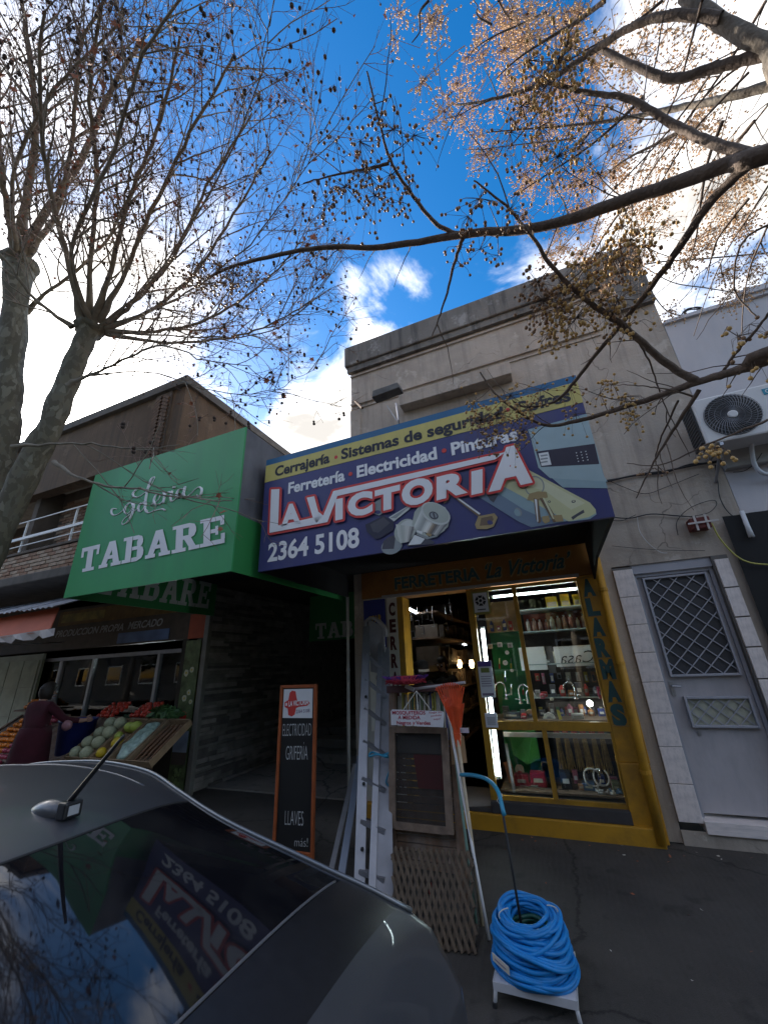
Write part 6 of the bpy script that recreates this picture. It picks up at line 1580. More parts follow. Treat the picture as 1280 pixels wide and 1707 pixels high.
# --- stool with blue hose coil and broomstick
stl = thing('low_stool', 'low white metal stool under the blue hose coil', 'stool', (-.42, 2.8, -.1))
SZ = -.005
c = Vector((-.43, 3.03, 0))
sx_, sy_ = .205, .19
bevel(G().box(c.x - sx_, c.x + sx_, c.y - sy_, c.y + sy_, SZ - .012, SZ).obj('seat', mat('stool_white', (.55, .55, .58), .5, var=.1, dirt=(.3, .28, .27)), stl), .005)
g = G(); g.box(c.x - sx_, c.x + sx_, c.y - sy_ - .004, c.y - sy_, SZ - .035, SZ - .0); g.box(c.x - sx_ - .004, c.x - sx_, c.y - sy_, c.y + sy_, SZ - .035, SZ - .0); g.box(c.x + sx_, c.x + sx_ + .004, c.y - sy_, c.y + sy_, SZ - .035, SZ)
g.obj('seat_rim', MATS['stool_white'], stl)
for i in (-1, 1):
    for j in (-1, 1):
        p = Vector((c.x + i * (sx_ - .01), c.y + j * (sy_ - .01), SZ - .012)); q = Vector((c.x + i * (sx_ + .004), c.y + j * (sy_ + .004), GZ(c.y + j * (sy_ + .004))))
        G().tube([p, q], .010, 8).obj('leg', MATS['stool_white'], stl, True); G().lathe((q.x, q.y, q.z), [(.014, 0), (.014, .02)], 8).obj('foot', M_rubber, stl)
random.seed(19)
hc = thing('hose_coil', 'big coil of bright blue hose piled on the low stool', 'hose', (c.x, c.y, SZ))
coil_pts = []; loops = 20; tr_ = .0108; H = .29
g = G()
def loop(cz, R0, tx, ty, ox, oy, ph, n=40):
    pts = []
    for i in range(n + 1):
        a = ph + 2 * math.pi * i / n; wob = .008 * math.sin(2 * a + ph) + .006 * math.sin(3 * a + 2 * ph)
        r = R0 + wob
        pts.append(Vector((c.x + ox + r * math.cos(a), c.y + oy + r * math.sin(a), cz + tx * math.cos(a) + ty * math.sin(a) + .004 * math.sin(5 * a + ph))))
    return pts
for k in range(18):
    for lay in range(3):
        z = SZ + .013 + k * .0122; f = k / 17
        R0 = .218 - .055 * f ** 1.3 - lay * .023 + random.uniform(-.008, .008)
        P = loop(z + random.uniform(-.006, .006), R0, random.uniform(-.016, .016), random.uniform(-.014, .014) + .01, random.uniform(-.008, .008) - .01 * f, random.uniform(-.006, .006) + .01 * f, random.uniform(0, 6.28))
        G().tube(P, tr_, 7, False).obj('hose_loop', M_hose, hc, True)
for k in range(5):  # slack loops crossing the pile on a slant
    P = loop(SZ + .08 + .022 * k, .215 - .008 * k, .04 * random.choice((-1, 1)), -.05 + .02 * k, 0, 0, random.uniform(0, 6))
    G().tube(P, tr_, 7, False).obj('hose_loop', M_hose, hc, True)
g = G()
for a in (.4, 3.6): 
    g.tube([Vector((c.x + (.115 + .06 * math.sin(t_)) * math.cos(a), c.y + (.115 + .06 * math.sin(t_)) * math.sin(a), SZ + .225 + .03 * math.cos(t_))) for t_ in [R_(20 * i) for i in range(10)]], .003, 5)
g.obj('tie', M_cream, hc)
tz_ = SZ + .16
t = thing('green_hose_coil', 'dark green hose coil inside the blue one', 'hose', (c.x, c.y, SZ))
for k in range(8): G().tube(loop(SZ + .02 + k * .020, .115 - .004 * (k % 2), .004, .004, 0, 0, k), .012, 6, False).obj('hose_loop', mat('hose_dkgreen', (.01, .07, .05), .4), t, True)
t = thing('hose_label', 'small white label on the side of the blue hose coil', 'label', (c.x - .2, c.y, SZ + .1))
a_ = W(834, 1582, 2.55); 
G().obox(Vector((c.x - .155, c.y - .185, SZ + .075)), Vector((.045, -.022, -.012)), Vector((.001, .002, 0)), Vector((0, 0, .016))).obj('paper', M_cream, t); G().obox(Vector((c.x - .157, c.y - .189, SZ + .075)), Vector((.03, -.015, -.008)), Vector((.0005, .001, 0)), Vector((0, 0, .002))).obj('print', MATS['print_grey'], t)
st_ = thing('black_stick', 'thin black stick standing up from the middle of the blue hose coil', 'stick', (c.x, c.y, SZ))
sb = Vector((c.x - .045, c.y + .02, SZ + .02)); tp = W(833, 1325, 3.15)
G().tube([sb, tp], .008, 8).obj('stick', M_rubber, st_, True); G().ball(tp, .011, 1).obj('tip', M_rubber, st_, True)
t = thing('blue_tube', 'teal-blue plastic tube bent from the rake over to the top of the black stick', 'tube', tuple(tp))
G().tube(bend([W(768, 1292, 3.5), W(788, 1293, 3.4), W(812, 1300, 3.3), W(829, 1318, 3.14), W(838, 1350, 3.05), W(840, 1358, 3.05)]), .014, 8).obj('tube', M_tube, t, True)
g = G()
for k in range(3): g.tube([tp + Vector((.016 * math.cos(a), .016 * math.sin(a), -.01 + .006 * k)) for a in [R_(30 * i) for i in range(13)]], .002, 4)
g.tube([tp, tp + Vector((-.02, -.02, -.03)), tp + Vector((.0, -.03, -.05))], .002, 4)
g.obj('wire_tie', M_cream, t)

# ================================================================== CAR (seen from behind its tail, parked along the kerb)
car = thing('parked_car', 'dark grey metallic car with black rear window parked at the kerb in the foreground', 'car', (-2.5, .85, -.28))
M_paint = mat('car_paint', (.066, .068, .078), .42, .45, var=.03, scale=2, coat=.35, bump=.03, bscale=900)
M_carglass = mat('car_glass', (.006, .006, .008), .035, 0, var=.3, scale=300, ior=1.5, dirt=(.03, .029, .028), dirt_amt=.5, dirt_scale=3)
M_blackplastic = mat('car_black_plastic', (.012, .012, .014), .35, var=.2, scale=40)
YCc = .86
def interp(tab, x):
    tab = sorted(tab)
    if x <= tab[0][0]: return tab[0][1:]
    if x >= tab[-1][0]: return tab[-1][1:]
    for i in range(len(tab) - 1):
        if tab[i][0] <= x <= tab[i + 1][0]:
            p0 = tab[max(i - 1, 0)]; p1 = tab[i]; p2 = tab[i + 1]; p3 = tab[min(i + 2, len(tab) - 1)]
            t = (x - p1[0]) / (p2[0] - p1[0]); o = []
            for k in range(1, len(p1)):
                m1 = (p2[k] - p0[k]) / (p2[0] - p0[0]) * (p2[0] - p1[0]); m2 = (p3[k] - p1[k]) / (p3[0] - p1[0]) * (p2[0] - p1[0])
                o.append((2 * t ** 3 - 3 * t * t + 1) * p1[k] + (t ** 3 - 2 * t * t + t) * m1 + (-2 * t ** 3 + 3 * t * t) * p2[k] + (t ** 3 - t * t) * m2)
            return tuple(o)
# x : z centre, z rail, half width rail, z belt, half width belt, half width body
TAB = [(-4.70, .30, .29, .55, .26, .60, .66), (-4.55, .52, .50, .62, .46, .72, .76), (-4.1, .60, .585, .64, .52, .80, .83), (-3.75, .66, .645, .66, .58, .82, .85),
       (-3.35, .92, .88, .64, .64, .83, .86), (-2.95, 1.19, 1.13, .64, .66, .84, .87), (-2.4, 1.245, 1.195, .70, .68, .84, .87), (-1.9, 1.250, 1.185, .68, .69, .83, .86),
       (-1.44, 1.215, 1.135, .60, .71, .80, .84), (-1.1, 1.125, 1.065, .54, .73, .77, .81), (-.80, 1.035, .985, .54, .74, .74, .78), (-.62, .975, .93, .56, .72, .72, .76), (-.50, .90, .85, .62, .66, .70, .74), (-.43, .80, .75, .62, .58, .69, .72)]
xs = []
x = -4.70
while x < -.431: xs.append(round(x, 4)); x += .05
for v in (-1.33, -.74, -.58): xs.append(v)
xs.append(-.43); xs = sorted(set(xs))
# make sure boundaries are single lines
def sec(x):
    zc, zr, hr, zb_, hb, hw = interp(TAB, x)
    P = []
    for v in (0, .12, .24, .36, .48, .60, .72, .82, .90, .96, 1.0):
        P.append((hr * v, zc - (zc - zr) * (v ** 2.6)))
    for s_ in (.12, .35, .6, .85, 1): P.append((hr + (hb - hr) * s_ ** 1.1, zr + (zb_ - zr) * s_))
    P.append((hw, zb_ - .10)); P.append((hw + .005, zb_ - .22)); P.append((hw - .01, zb_ - .40)); P.append((hw - .03, -.10))
    return P
NP = len(sec(-2)); 
def full(x):
    S_ = sec(x); yc = YCc; hr = interp(TAB, x)[2]
    wx = lambda y: x - .14 * min(1, y / hr) ** 2 * math.exp(-((x + 1.33) / .42) ** 2)
    return [(wx(y), yc + y, z) for y, z in reversed(S_)] + [(wx(y), yc - y, z) for y, z in S_[1:]]
rings = [full(x) for x in xs]; NR = len(rings[0]); ctr = NP - 1
def cellclass(i, j):
    xm_ = (xs[i] + xs[i + 1]) / 2; jj = abs((j + .5) - ctr)
    if -1.33 < xm_ < -.74 and jj < 9: return 'glass'
    if -.74 < xm_ < -.58 and jj < 9: return 'trim'
    if -3.72 < xm_ < -3.0 and jj < 9: return 'screen'
    if -3.2 < xm_ < -1.45 and 10.5 < jj < 14: return 'side'
    return 'body'
geoms = {k: ([], []) for k in ('glass', 'trim', 'screen', 'side', 'body')}
maps = {k: {} for k in geoms}
for i in range(len(xs) - 1):
    for j in range(NR - 1):
        k = cellclass(i, j); V_, F_ = geoms[k]; q = []
        for (a, b) in ((i, j), (i + 1, j), (i + 1, j + 1), (i, j + 1)):
            if (a, b) not in maps[k]: maps[k][(a, b)] = len(V_); V_.append(rings[a][b])
            q.append(maps[k][(a, b)])
        F_.append(tuple(q))
# rear and front end caps follow the last ring, rounded
V_, F_ = geoms['body']
for ring_i, sx2 in ((len(xs) - 1, 1), (0, -1)):
    prev = [maps['body'].get((ring_i, j)) for j in range(NR)]
    base = rings[ring_i]
    for s_ in (1, 2, 3):
        cur = []
        for (x, y, z) in base:
            f = 1 - .05 * s_ * s_ * .35; V_.append((x + sx2 * .02 * math.sin(s_ * .5) * 1.2, YCc + (y - YCc) * f, (z - .3) * f + .3)); cur.append(len(V_) - 1)
        for j in range(NR - 1):
            q = (prev[j], cur[j], cur[j + 1], prev[j + 1]); F_.append(q if sx2 > 0 else q[::-1])
        prev = cur
    F_.append(tuple(prev) if sx2 < 0 else tuple(prev[::-1]))
def carmesh(k, nm, m, par=car, th=0):
    V_, F_ = geoms[k]; me = bpy.data.meshes.new(nm); me.from_pydata(V_, [], F_); me.update()
    bm_ = bmesh.new(); bm_.from_mesh(me); bmesh.ops.recalc_face_normals(bm_, faces=bm_.faces)
    if sum(f.normal.z * f.calc_area() for f in bm_.faces) < 0 and k != 'side': bmesh.ops.reverse_faces(bm_, faces=bm_.faces)
    bm_.to_mesh(me); bm_.free()
    return link(nm, me, m, par, True)
body = carmesh('body', 'body', M_paint)
rgl = carmesh('glass', 'rear_window', M_carglass); carmesh('trim', 'rear_trim', M_blackplastic); carmesh('screen', 'windscreen', M_carglass); carmesh('side', 'side_window', M_carglass)
# heating-line seam at the window foot, drip seams on the roof
def onsurf(x, v, up=.003):
    zc, zr, hr, *_r = interp(TAB, x); return Vector((x - .14 * min(1, abs(v)) ** 2 * math.exp(-((x + 1.33) / .42) ** 2), YCc + hr * v, zc - (zc - zr) * abs(v) ** 2.6 + up))
G().tube([onsurf(-.745, v, .001) for v in [(-.9 + 1.8 * k / 30) for k in range(31)]], .0035, 5).obj('window_seal', mat('seal_grey', (.10, .10, .11), .6), car, True)
G().tube([onsurf(-1.33, v, .000) for v in [(-.9 + 1.8 * k / 30) for k in range(31)]], .004, 5).obj('window_gasket', M_rubber, car, True)
for v in (.72, -.72): G().tube([onsurf(-3.0 + 1.45 * k / 30, v, -.001) for k in range(31)], .004, 5).obj('roof_seam', M_paint, car, True)
G().tube([onsurf(-3.0 + 2.45 * k / 50, 1.0, .004) for k in range(51)], .007, 6).obj('drip_rail', mat('trim_bright', (.20, .21, .22), .35, .7), car, True)
# antenna: shark-like base and tilted mast
ab = onsurf(-1.50, .11, 0)
an = thing('x', 'x', 'x', (0, 0, 0)); bpy.data.objects.remove(an)
g = G(); V, F = BALLS[3]
g.add([ab + Vector((v[0] * .085 - .02, v[1] * .036, max(v[2], -.2) * .036 * (1 - .25 * max(0, -v[0])))) for v in V], F)
ant = g.obj('antenna_base', M_paint, car, True)
bevel(G().box(ab.x + .045, ab.x + .085, ab.y - .026, ab.y + .026, ab.z - .008, ab.z + .036).obj('antenna_socket', M_blackplastic, ant), .006)
G().box(ab.x + .086, ab.x + .088, ab.y - .016, ab.y + .014, ab.z + .002, ab.z + .026).obj('socket_label', mat('socket_grey', (.35, .36, .38), .3), ant)
m0 = ab + Vector((.055, 0, .03)); tip = W(207, 1226, m0.y + .01)
tip = m0 + (tip - m0)
G().tube([m0, m0.lerp(tip, .15), m0.lerp(tip, .85), tip], [.0085, .0075, .0055, .004], 8).obj('antenna_mast', M_blackplastic, ant, True)
# tail lamp, bumper, wheels
for s_ in (1, -1):
    pts_ = [(-.62, .70), (-.50, .715), (-.445, .69)]
    g = G(); 
    g.prism([Vector((-.425, YCc + s_ * .655, .60)), Vector((-.425, YCc + s_ * .46, .60)), Vector((-.42, YCc + s_ * .48, .42)), Vector((-.42, YCc + s_ * .655, .41))], Vector((.035, 0, 0)))
    g.obj('tail_lamp', mat('lamp_red', (.12, .004, .02), .15, coat=.5), car)
bevel(G().box(-.44, -.34, YCc - .72, YCc + .72, .05, .30).obj('rear_bumper', M_paint, car), .04, 4)
bevel(G().box(-4.80, -4.68, YCc - .66, YCc + .66, -.08, .22).obj('front_bumper', M_paint, car), .04, 4)
for x in (-1.15, -3.9):
    for s_ in (1, -1):
        y = YCc + s_ * .80
        w = G().lathe((x, y - .1, .02), [(.20, 0), (.29, .01), (.30, .05), (.30, .15), (.29, .19), (.20, .2)], 28, 'Y').obj('wheel', M_rubber, car, True)
        G().lathe((x, y + (.101 if s_ > 0 else -.115), .02), [(.19, 0), (.19, .012), (.05, .016)], 20, 'Y').obj('rim', M_alu_dull, w)

# ================================================================== PEOPLE
def person(label, base, H, face, joints, cloth, parts, m_skin=M_skin):
    """skin-modifier figure; joints given in units of height: name -> (x right, y forward, z) ; face = heading angle"""
    t = thing('person', label, 'person', tuple(base))
    order = list(joints.keys()); me = bpy.data.meshes.new('body')
    ca, sa = math.cos(face), math.sin(face)
    def tr(p): return Vector((base[0] + (p[0] * ca - p[1] * sa) * H, base[1] + (p[0] * sa + p[1] * ca) * H, base[2] + p[2] * H))
    E_ = [('pelvis', 'waist'), ('waist', 'chest'), ('chest', 'neck'), ('neck', 'head'), ('head', 'crown')]
    for s_ in 'LR':
        E_ += [('chest', 'sh' + s_), ('sh' + s_, 'el' + s_), ('el' + s_, 'wr' + s_), ('wr' + s_, 'ha' + s_), ('pelvis', 'hip' + s_), ('hip' + s_, 'kn' + s_), ('kn' + s_, 'an' + s_), ('an' + s_, 'toe' + s_)]
    E_ = [e for e in E_ if e[0] in joints and e[1] in joints]
    me.from_pydata([tuple(tr(joints[n][:3])) for n in order], [(order.index(a), order.index(b)) for a, b in E_], []); me.update()
    o = bpy.data.objects.new('body', me); COL.objects.link(o)
    md = o.modifiers.new('s', 'SKIN'); md.use_smooth_shade = True; sv = me.skin_vertices[0].data if me.skin_vertices else None
    if sv is None:
        bm_ = bmesh.new(); bm_.from_mesh(me); bm_.verts.layers.skin.verify(); bm_.to_mesh(me); bm_.free(); sv = me.skin_vertices[0].data
    for i, n in enumerate(order):
        r = joints[n][3]; sv[i].radius = (r[0] * H, r[1] * H) if isinstance(r, tuple) else (r * H, r * H)
        sv[i].use_root = (n == 'pelvis')
    o.modifiers.new('d', 'SUBSURF').levels = 2; o.modifiers['d'].render_levels = 2
    dg = bpy.context.evaluated_depsgraph_get(); dg.update()
    me2 = bpy.data.meshes.new_from_object(o.evaluated_get(dg)); bpy.data.objects.remove(o)
    # one continuous body; clothes are its material zones
    me2.materials.clear()
    for m in cloth: me2.materials.append(m)
    zn = lambda z: (z - base[2]) / H
    hands = [tr(joints['ha' + s_][:3]) for s_ in 'LR' if 'ha' + s_ in joints]
    for p in me2.polygons:
        z = zn(p.center.z); k = 1 if z > .5 else 2
        if z > .845: k = 0
        if any((p.center - h_).length < .07 * H for h_ in hands): k = 0
        p.material_index = k; p.use_smooth = True
    b = link('body', me2, None, t)
    hd = tr(joints['head'][:3]); fw = Vector((-sa, ca, 0)); rt = Vector((ca, sa, 0))
    # hair
    g = G(); V, F = BALLS[3]; r = .062 * H
    P = []
    for v in V:
        q = Vector(v); f = 1.0
        yy_ = q.y  # forward
        k = 1.12 if not (yy_ > .25 and q.z < .45) else .80
        P.append(hd + rt * q.x * r * .86 * k + fw * (q.y * r * 1.05 * k - r * .10) + Vector((0, 0, q.z * r * 1.18 * k + r * .22)))
    g.add(P, F); g.obj('hair', M_hair, b, True)
    # face
    for s_ in (-1, 1):
        G().ball(hd + rt * s_ * r * .34 + fw * r * .86 + Vector((0, 0, r * .12)), r * .13, 2).obj('eye', mat('eye_white', (.5, .5, .48), .3), b, True)
        G().ball(hd + rt * s_ * r * .86 + Vector((0, 0, r * .02)), r * .22, 2, (.4, .7, 1.1)).obj('ear', m_skin, b, True)
    G().prism([hd + fw * r * .85 + rt * x * r + Vector((0, 0, z * r)) for x, z in ((-.15, -.22), (.15, -.22), (.05, .22), (-.05, .22))], fw * r * .22).obj('nose', m_skin, b)
    G().bar(hd + fw * r * .88 + rt * -r * .24 + Vector((0, 0, -r * .48)), hd + fw * r * .88 + rt * r * .24 + Vector((0, 0, -r * .48)), r * .1, r * .08).obj('mouth', mat('lips', (.25, .08, .07), .5), b)
    # fingers
    for s_ in 'LR':
        if 'ha' + s_ not in joints: continue
        h0 = tr(joints['ha' + s_][:3]); w0 = tr(joints['wr' + s_][:3]); d = (h0 - w0).normalized(); sd = d.cross(fw)
        sd = sd.normalized() if sd.length > .1 else rt; dn = sd.cross(d)
        g = G()
        for k in range(4):
            L = (.034, .040, .038, .030)[k] * H * .9; o0 = h0 + sd * (k - 1.5) * .0105 * H
            g.tube([o0 - d * .01 * H, o0 + d * L * .55, o0 + d * L * .9 + dn * L * .35], [.0055 * H, .005 * H, .004 * H], 6)
        g.tube([h0 - d * .02 * H, h0 - d * .005 * H + sd * .028 * H, h0 + d * .015 * H + sd * .036 * H], [.006 * H, .0055 * H, .0045 * H], 6)
        g.obj('fingers', m_skin, b, True)
    return t, b, hd, fw, rt
stand = dict(pelvis=(0, 0, .52, (.085, .062)), waist=(0, .0, .60, (.075, .055)), chest=(0, .0, .72, (.095, .062)), neck=(0, .0, .835, .032), head=(0, .012, .90, (.044, .052)), crown=(0, .008, .955, (.044, .052)),
             shL=(-.105, 0, .80, .042), elL=(-.135, .01, .64, .030), wrL=(-.13, .05, .50, .020), haL=(-.128, .06, .455, (.022, .012)),
             shR=(.105, 0, .80, .042), elR=(.135, .01, .64, .030), wrR=(.13, .05, .50, .020), haR=(.128, .06, .455, (.022, .012)),
             hipL=(-.055, 0, .48, .062), knL=(-.055, .01, .27, .042), anL=(-.055, -.01, .05, .028), toeL=(-.06, .08, .02, .024),
             hipR=(.055, 0, .48, .062), knR=(.055, .01, .27, .042), anR=(.055, -.01, .05, .028), toeR=(.06, .08, .02, .024))
# shopper in maroon with her back to the street, reaching to the right over the produce
j = dict(stand); j['elR'] = (.17, .10, .68, .030); j['wrR'] = (.24, .20, .66, .020); j['haR'] = (.275, .235, .665, (.022, .012)); j['waist'] = (0, .0, .62, (.095, .075)); j['pelvis'] = (0, -.01, .52, (.105, .09)); j['chest'] = (0, .01, .73, (.105, .075))
j['head'] = (0.01, .03, .90, (.044, .052)); j['crown'] = (.01, .035, .955, (.044, .052))
pm = W(100, 1155, 3.95)
t, b, hd, fw, rt = person('person in a long maroon jacket, back to the street, reaching over the produce', (pm.x, 3.75, GZ(3.75)), 1.64, R_(8), j, [M_skin, M_maroon, M_maroon], None)
# long apron-like coat skirt
g = G(); pr = []
for k in range(7):
    z = .30 + k * .09; r = .20 - .015 * k if k < 5 else .15
    pr.append((r, z - GZ(3.75) * 0))
g.lathe((pm.x, 3.75, GZ(3.75)), [(.22, .45), (.23, .62), (.215, .80), (.20, .95), (.175, 1.05)], 20); g.obj('coat_skirt', M_maroon, b, True)
G().lathe(hd + Vector((0, 0, -.155)), [(.085, 0), (.098, .03), (.078, .065)], 16).obj('scarf', mat('scarf_grey', (.10, .09, .09), .9, var=.3, scale=20, bump=.5), b, True)
G().ball(hd - fw * .085 + Vector((0, 0, .055)), .052, 2, (1, 1, .9)).obj('hair_bun', M_hair, b, True)
item('held_bag', 'pinkish plastic bag held by the person in maroon', 'bag', G().add([tuple(pm + Vector((.42 + v[0] * .09, -.05 + v[1] * .05, -.42 + v[2] * .07 * (1 + .5 * mnoise.noise(Vector(v) * 4))))) for v in BALLS[2][0]], BALLS[2][1]), mat('bag_pink', (.28, .14, .16), .4), True)
# customer in a black coat inside the shop doorway
pc_ = W(700, 1108, 5.75)
t, b, hd, fw, rt = person('person in a black coat and pale-banded dark cap inside the shop doorway', (pc_.x, 5.75, .13), 1.52, R_(-20), dict(stand), [M_skin, M_coat, M_coat], None)
g = G(); g.lathe(hd + Vector((0, 0, .02)), [(.108, 0), (.116, .04), (.10, .10), (.05, .13)], 20); g.obj('cap', M_coat, b, True)
g = G(); g.lathe(hd + Vector((0, 0, -.012)), [(.112, 0), (.117, .035)], 20); g.obj('cap_band', mat('band_pale', (.40, .38, .35), .7), b, True)
pf = W(738, 1106, 6.7)
t, b, hd, fw, rt = person('shopkeeper with a warmly lit face looking out towards the doorway', (pf.x, 6.7, .0), 1.72, R_(165), dict(stand), [M_skin, M_coat, M_jeans], None)

# ================================================================== TREES
def tube_path(g, P, r0, r1, n): 
    m = len(P); g.tube(P, [r0 + (r1 - r0) * (i / (m - 1)) for i in range(m)], n, False)
def rnd_dir(d, spread):
    a = Vector((random.gauss(0, 1), random.gauss(0, 1), random.gauss(0, 1))); a -= d * a.dot(d)
    if a.length < 1e-4: a = d.orthogonal()
    return (d + a.normalized() * math.tan(spread)).normalized()
def wander(p, d, L, n, wob, pull=Vector((0, 0, 0))):
    P = [Vector(p)]; d = Vector(d)
    for i in range(n):
        d = (d + Vector((random.gauss(0, wob), random.gauss(0, wob), random.gauss(0, wob))) + pull).normalized(); P.append(P[-1] + d * (L / n))
    return P
def at_path(P, u):
    f = u * (len(P) - 1); i = min(int(f), len(P) - 2); t = f - i
    return P[i].lerp(P[i + 1], t), (P[i + 1] - P[i]).normalized()

def plane_tree(label, trunk_pts, trunk_r, branches, seed, cam_side):
    random.seed(seed)
    t = thing('plane_tree', label, 'tree', (trunk_pts[0][0], trunk_pts[0][1], trunk_pts[0][2]))
    P = bend(trunk_pts, 8); g = G(); m = len(P); rr = []
    for i in range(m):
        u = i / (m - 1); rr.append(trunk_r * (1.15 - .35 * u) * (1 + .05 * math.sin(i * 1.3)) * (1 + .30 * max(0, (u - .86) / .14) ** 2))
    g.tube(P, rr, 18); g.v = [tuple(Vector(v) + Vector((1, 1, .3)) * .022 * mnoise.noise(Vector(v) * 4.5)) for v in g.v]
    tr_o = g.obj('trunk', M_bark, t, True)
    c = P[-1]; g = G(); V, F = BALLS[3]; g.add([c + Vector((v[0] * trunk_r * 1.3, v[1] * trunk_r * 1.25, v[2] * trunk_r * .75)) * (1 + .25 * mnoise.noise(Vector(v) * 2.5)) for v in V], F); g.obj('crown_knuckle', M_bark, t, True)
    tw = G(); fine = G(); balls = []; leaves = []
    for (pts, r0, r1, *dn_) in branches:
        dn_ = dn_[0] if dn_ else 1.0
        BP = bend(pts, 6); BP = [BP[0]] + [p + Vector((random.gauss(0, .008), random.gauss(0, .008), random.gauss(0, .008))) for p in BP[1:]]
        bg_ = G(); bm0 = len(BP); bg_.tube(BP, [(r0 * (1.25 - .55 * min(1, 5 * q_ / (bm0 - 1)))) * (1 - q_ / (bm0 - 1)) + r1 * .8 * q_ / (bm0 - 1) for q_ in range(bm0)], 9, False); bg_.obj('branch', M_branch, t, True)
        L = sum((BP[i + 1] - BP[i]).length for i in range(len(BP) - 1))
        ns = int(L * 6.5 * dn_)
        for k in range(ns):
            u = .16 + .84 * (k + random.random()) / ns; p, d = at_path(BP, u)
            d2 = (rnd_dir(d, R_(random.uniform(22, 50))) + Vector((0, 0, .12))).normalized(); L2 = random.uniform(.5, 1.25) * (1.1 - .35 * u)
            S2 = wander(p, d2, L2, 6, .09, Vector((0, 0, .03))); rs = (r0 + (r1 - r0) * u) * .42; rs = min(rs, .014)
            tube_path(tw, S2, max(rs, .006), .0035, 5)
            for k3 in range(int(L2 * 8.5 * (dn_ ** .5))):
                u3 = .2 + .8 * random.random(); p3, d3 = at_path(S2, u3); d4 = rnd_dir(d3, R_(random.uniform(25, 60))); L3 = random.uniform(.18, .5)
                S3 = wander(p3, d4, L3, 4, .12, Vector((0, 0, .02))); tube_path(fine, S3, .0034, .0018, 3)
                for k4 in range(3):
                    p4, d5 = at_path(S3, random.uniform(.3, 1)); d6 = rnd_dir(d5, R_(random.uniform(30, 70))); S4 = wander(p4, d6, random.uniform(.06, .2), 2, .1); tube_path(fine, S4, .002, .0012, 3)
                    if random.random() < .30 * (dn_ ** 1.5):
                        q = S4[-1]; hng = q + Vector((random.gauss(0, .01), random.gauss(0, .01), -random.uniform(.03, .09))); tube_path(fine, [q, hng], .001, .001, 3); balls.append(hng)
                        if random.random() < .3: h2 = hng + Vector((0.005, 0, -.035)); balls.append(h2)
                    elif random.random() < .16 * dn_: leaves.append((S4[-1], random.uniform(.012, .035)))
    tw.obj('side_branches', M_branch, t, True, kind='stuff'); fine.obj('twigs', M_twig, t, kind='stuff')
    balls.sort(key=lambda p: (p - EYE).length)
    me = G(); me.ball((0, 0, 0), .019, 1); me = me.mesh('seed_ball'); me.materials.append(M_seed); me.shade_smooth()
    for p in balls[:260]:
        o = bpy.data.objects.new('seed_ball', me); COL.objects.link(o); o.parent = t; s_ = random.uniform(.8, 1.25); o.scale = (s_, s_, s_); o.location = p - wl(t)
    g = G()
    for p in balls[260:]: g.ball(p, .017 * random.uniform(.7, 1.1), 0)
    g.obj('seed_balls', M_seed, t, kind='stuff')
    leaves.sort(key=lambda q: (q[0] - EYE).length)
    def leafgeo(g, p, s_):
        u = Vector((random.gauss(0, 1), random.gauss(0, 1), random.gauss(0, 1))).normalized(); w_ = u.orthogonal().normalized(); n_ = u.cross(w_)
        outl = [(0, -1), (.35, -.4), (.9, -.3), (.5, .1), (.6, .7), (.15, .5), (0, 1.1), (-.15, .5), (-.6, .7), (-.5, .1), (-.9, -.3), (-.35, -.4)]
        g.add([p] + [p + w_ * a * s_ + u * b * s_ + n_ * (.3 * s_ * abs(a)) for a, b in outl], [(0, i + 1, (i + 1) % 12 + 1) for i in range(12)])
    for p, s_ in leaves[:60]:
        g = G(); leafgeo(g, p, s_ * 1.7); g.obj('leaf', M_leaf, t)
    g = G()
    for p, s_ in leaves[60:]: leafgeo(g, p, s_)
    g.obj('dry_leaves', M_leaf, t, kind='stuff')
    return t, len(balls), len(leaves)
XB = -5.5
def TB(px, py, D): return WD(px, py, D)
# right-hand (nearer the shop) plane tree: trunk vertical at y 2.4
cr = W(148, 548, 2.4)
br = []
def B(D0, pts, r0, r1, dn_=1.0):   # pts: px,py with distance list
    br.append(([WD(px, py, d) for px, py, d in pts], r0, r1, dn_))
d0 = (cr - EYE).length
B(0, [(140, 545, d0), (112, 430, d0 + .0), (80, 300, d0 - .1), (66, 160, d0 - .3), (72, 20, d0 - .5)], .060, .016)
B(0, [(150, 535, d0), (150, 440, d0), (162, 300, d0 - .2), (150, 140, d0 - .5), (175, -10, d0 - .8)], .055, .016)
B(0, [(158, 535, d0), (185, 450, d0 - .2), (215, 330, d0 - .4), (262, 220, d0 - .6), (300, 60, d0 - .9)], .058, .016)
B(0, [(165, 535, d0), (210, 450, d0 - .3), (262, 330, d0 - .6), (330, 200, d0 - .9), (390, 90, d0 - 1.1)], .050, .014)
B(0, [(170, 540, d0), (222, 505, d0 - .3), (290, 425, d0 - .6), (345, 310, d0 - .9), (420, 190, d0 - 1.1)], .050, .012)
B(0, [(175, 545, d0), (245, 520, d0 - .4), (325, 455, d0 - .8), (400, 340, d0 - 1.1), (450, 250, d0 - 1.3)], .046, .010)
B(0, [(178, 552, d0), (260, 552, d0 - .5), (350, 530, d0 - 1.0), (440, 470, d0 - 1.3), (505, 400, d0 - 1.5)], .042, .008)
B(0, [(178, 556, d0), (270, 570, d0 - .6), (370, 565, d0 - 1.1), (450, 540, d0 - 1.5), (520, 500, d0 - 1.7)], .038, .007)
pb_ = W(120, 640, 2.4); d1 = (pb_ - EYE).length
B(0, [(112, 642, d1), (150, 625, d1 - .1), (205, 600, d1 - .4), (270, 575, d1 - .8), (340, 600, d1 - 1.2), (420, 610, d1 - 1.6)], .034, .006)
B(0, [(120, 545, d0), (60, 500, d0 + .1), (0, 420, d0 + .2), (-60, 330, d0 + .3)], .040, .014)
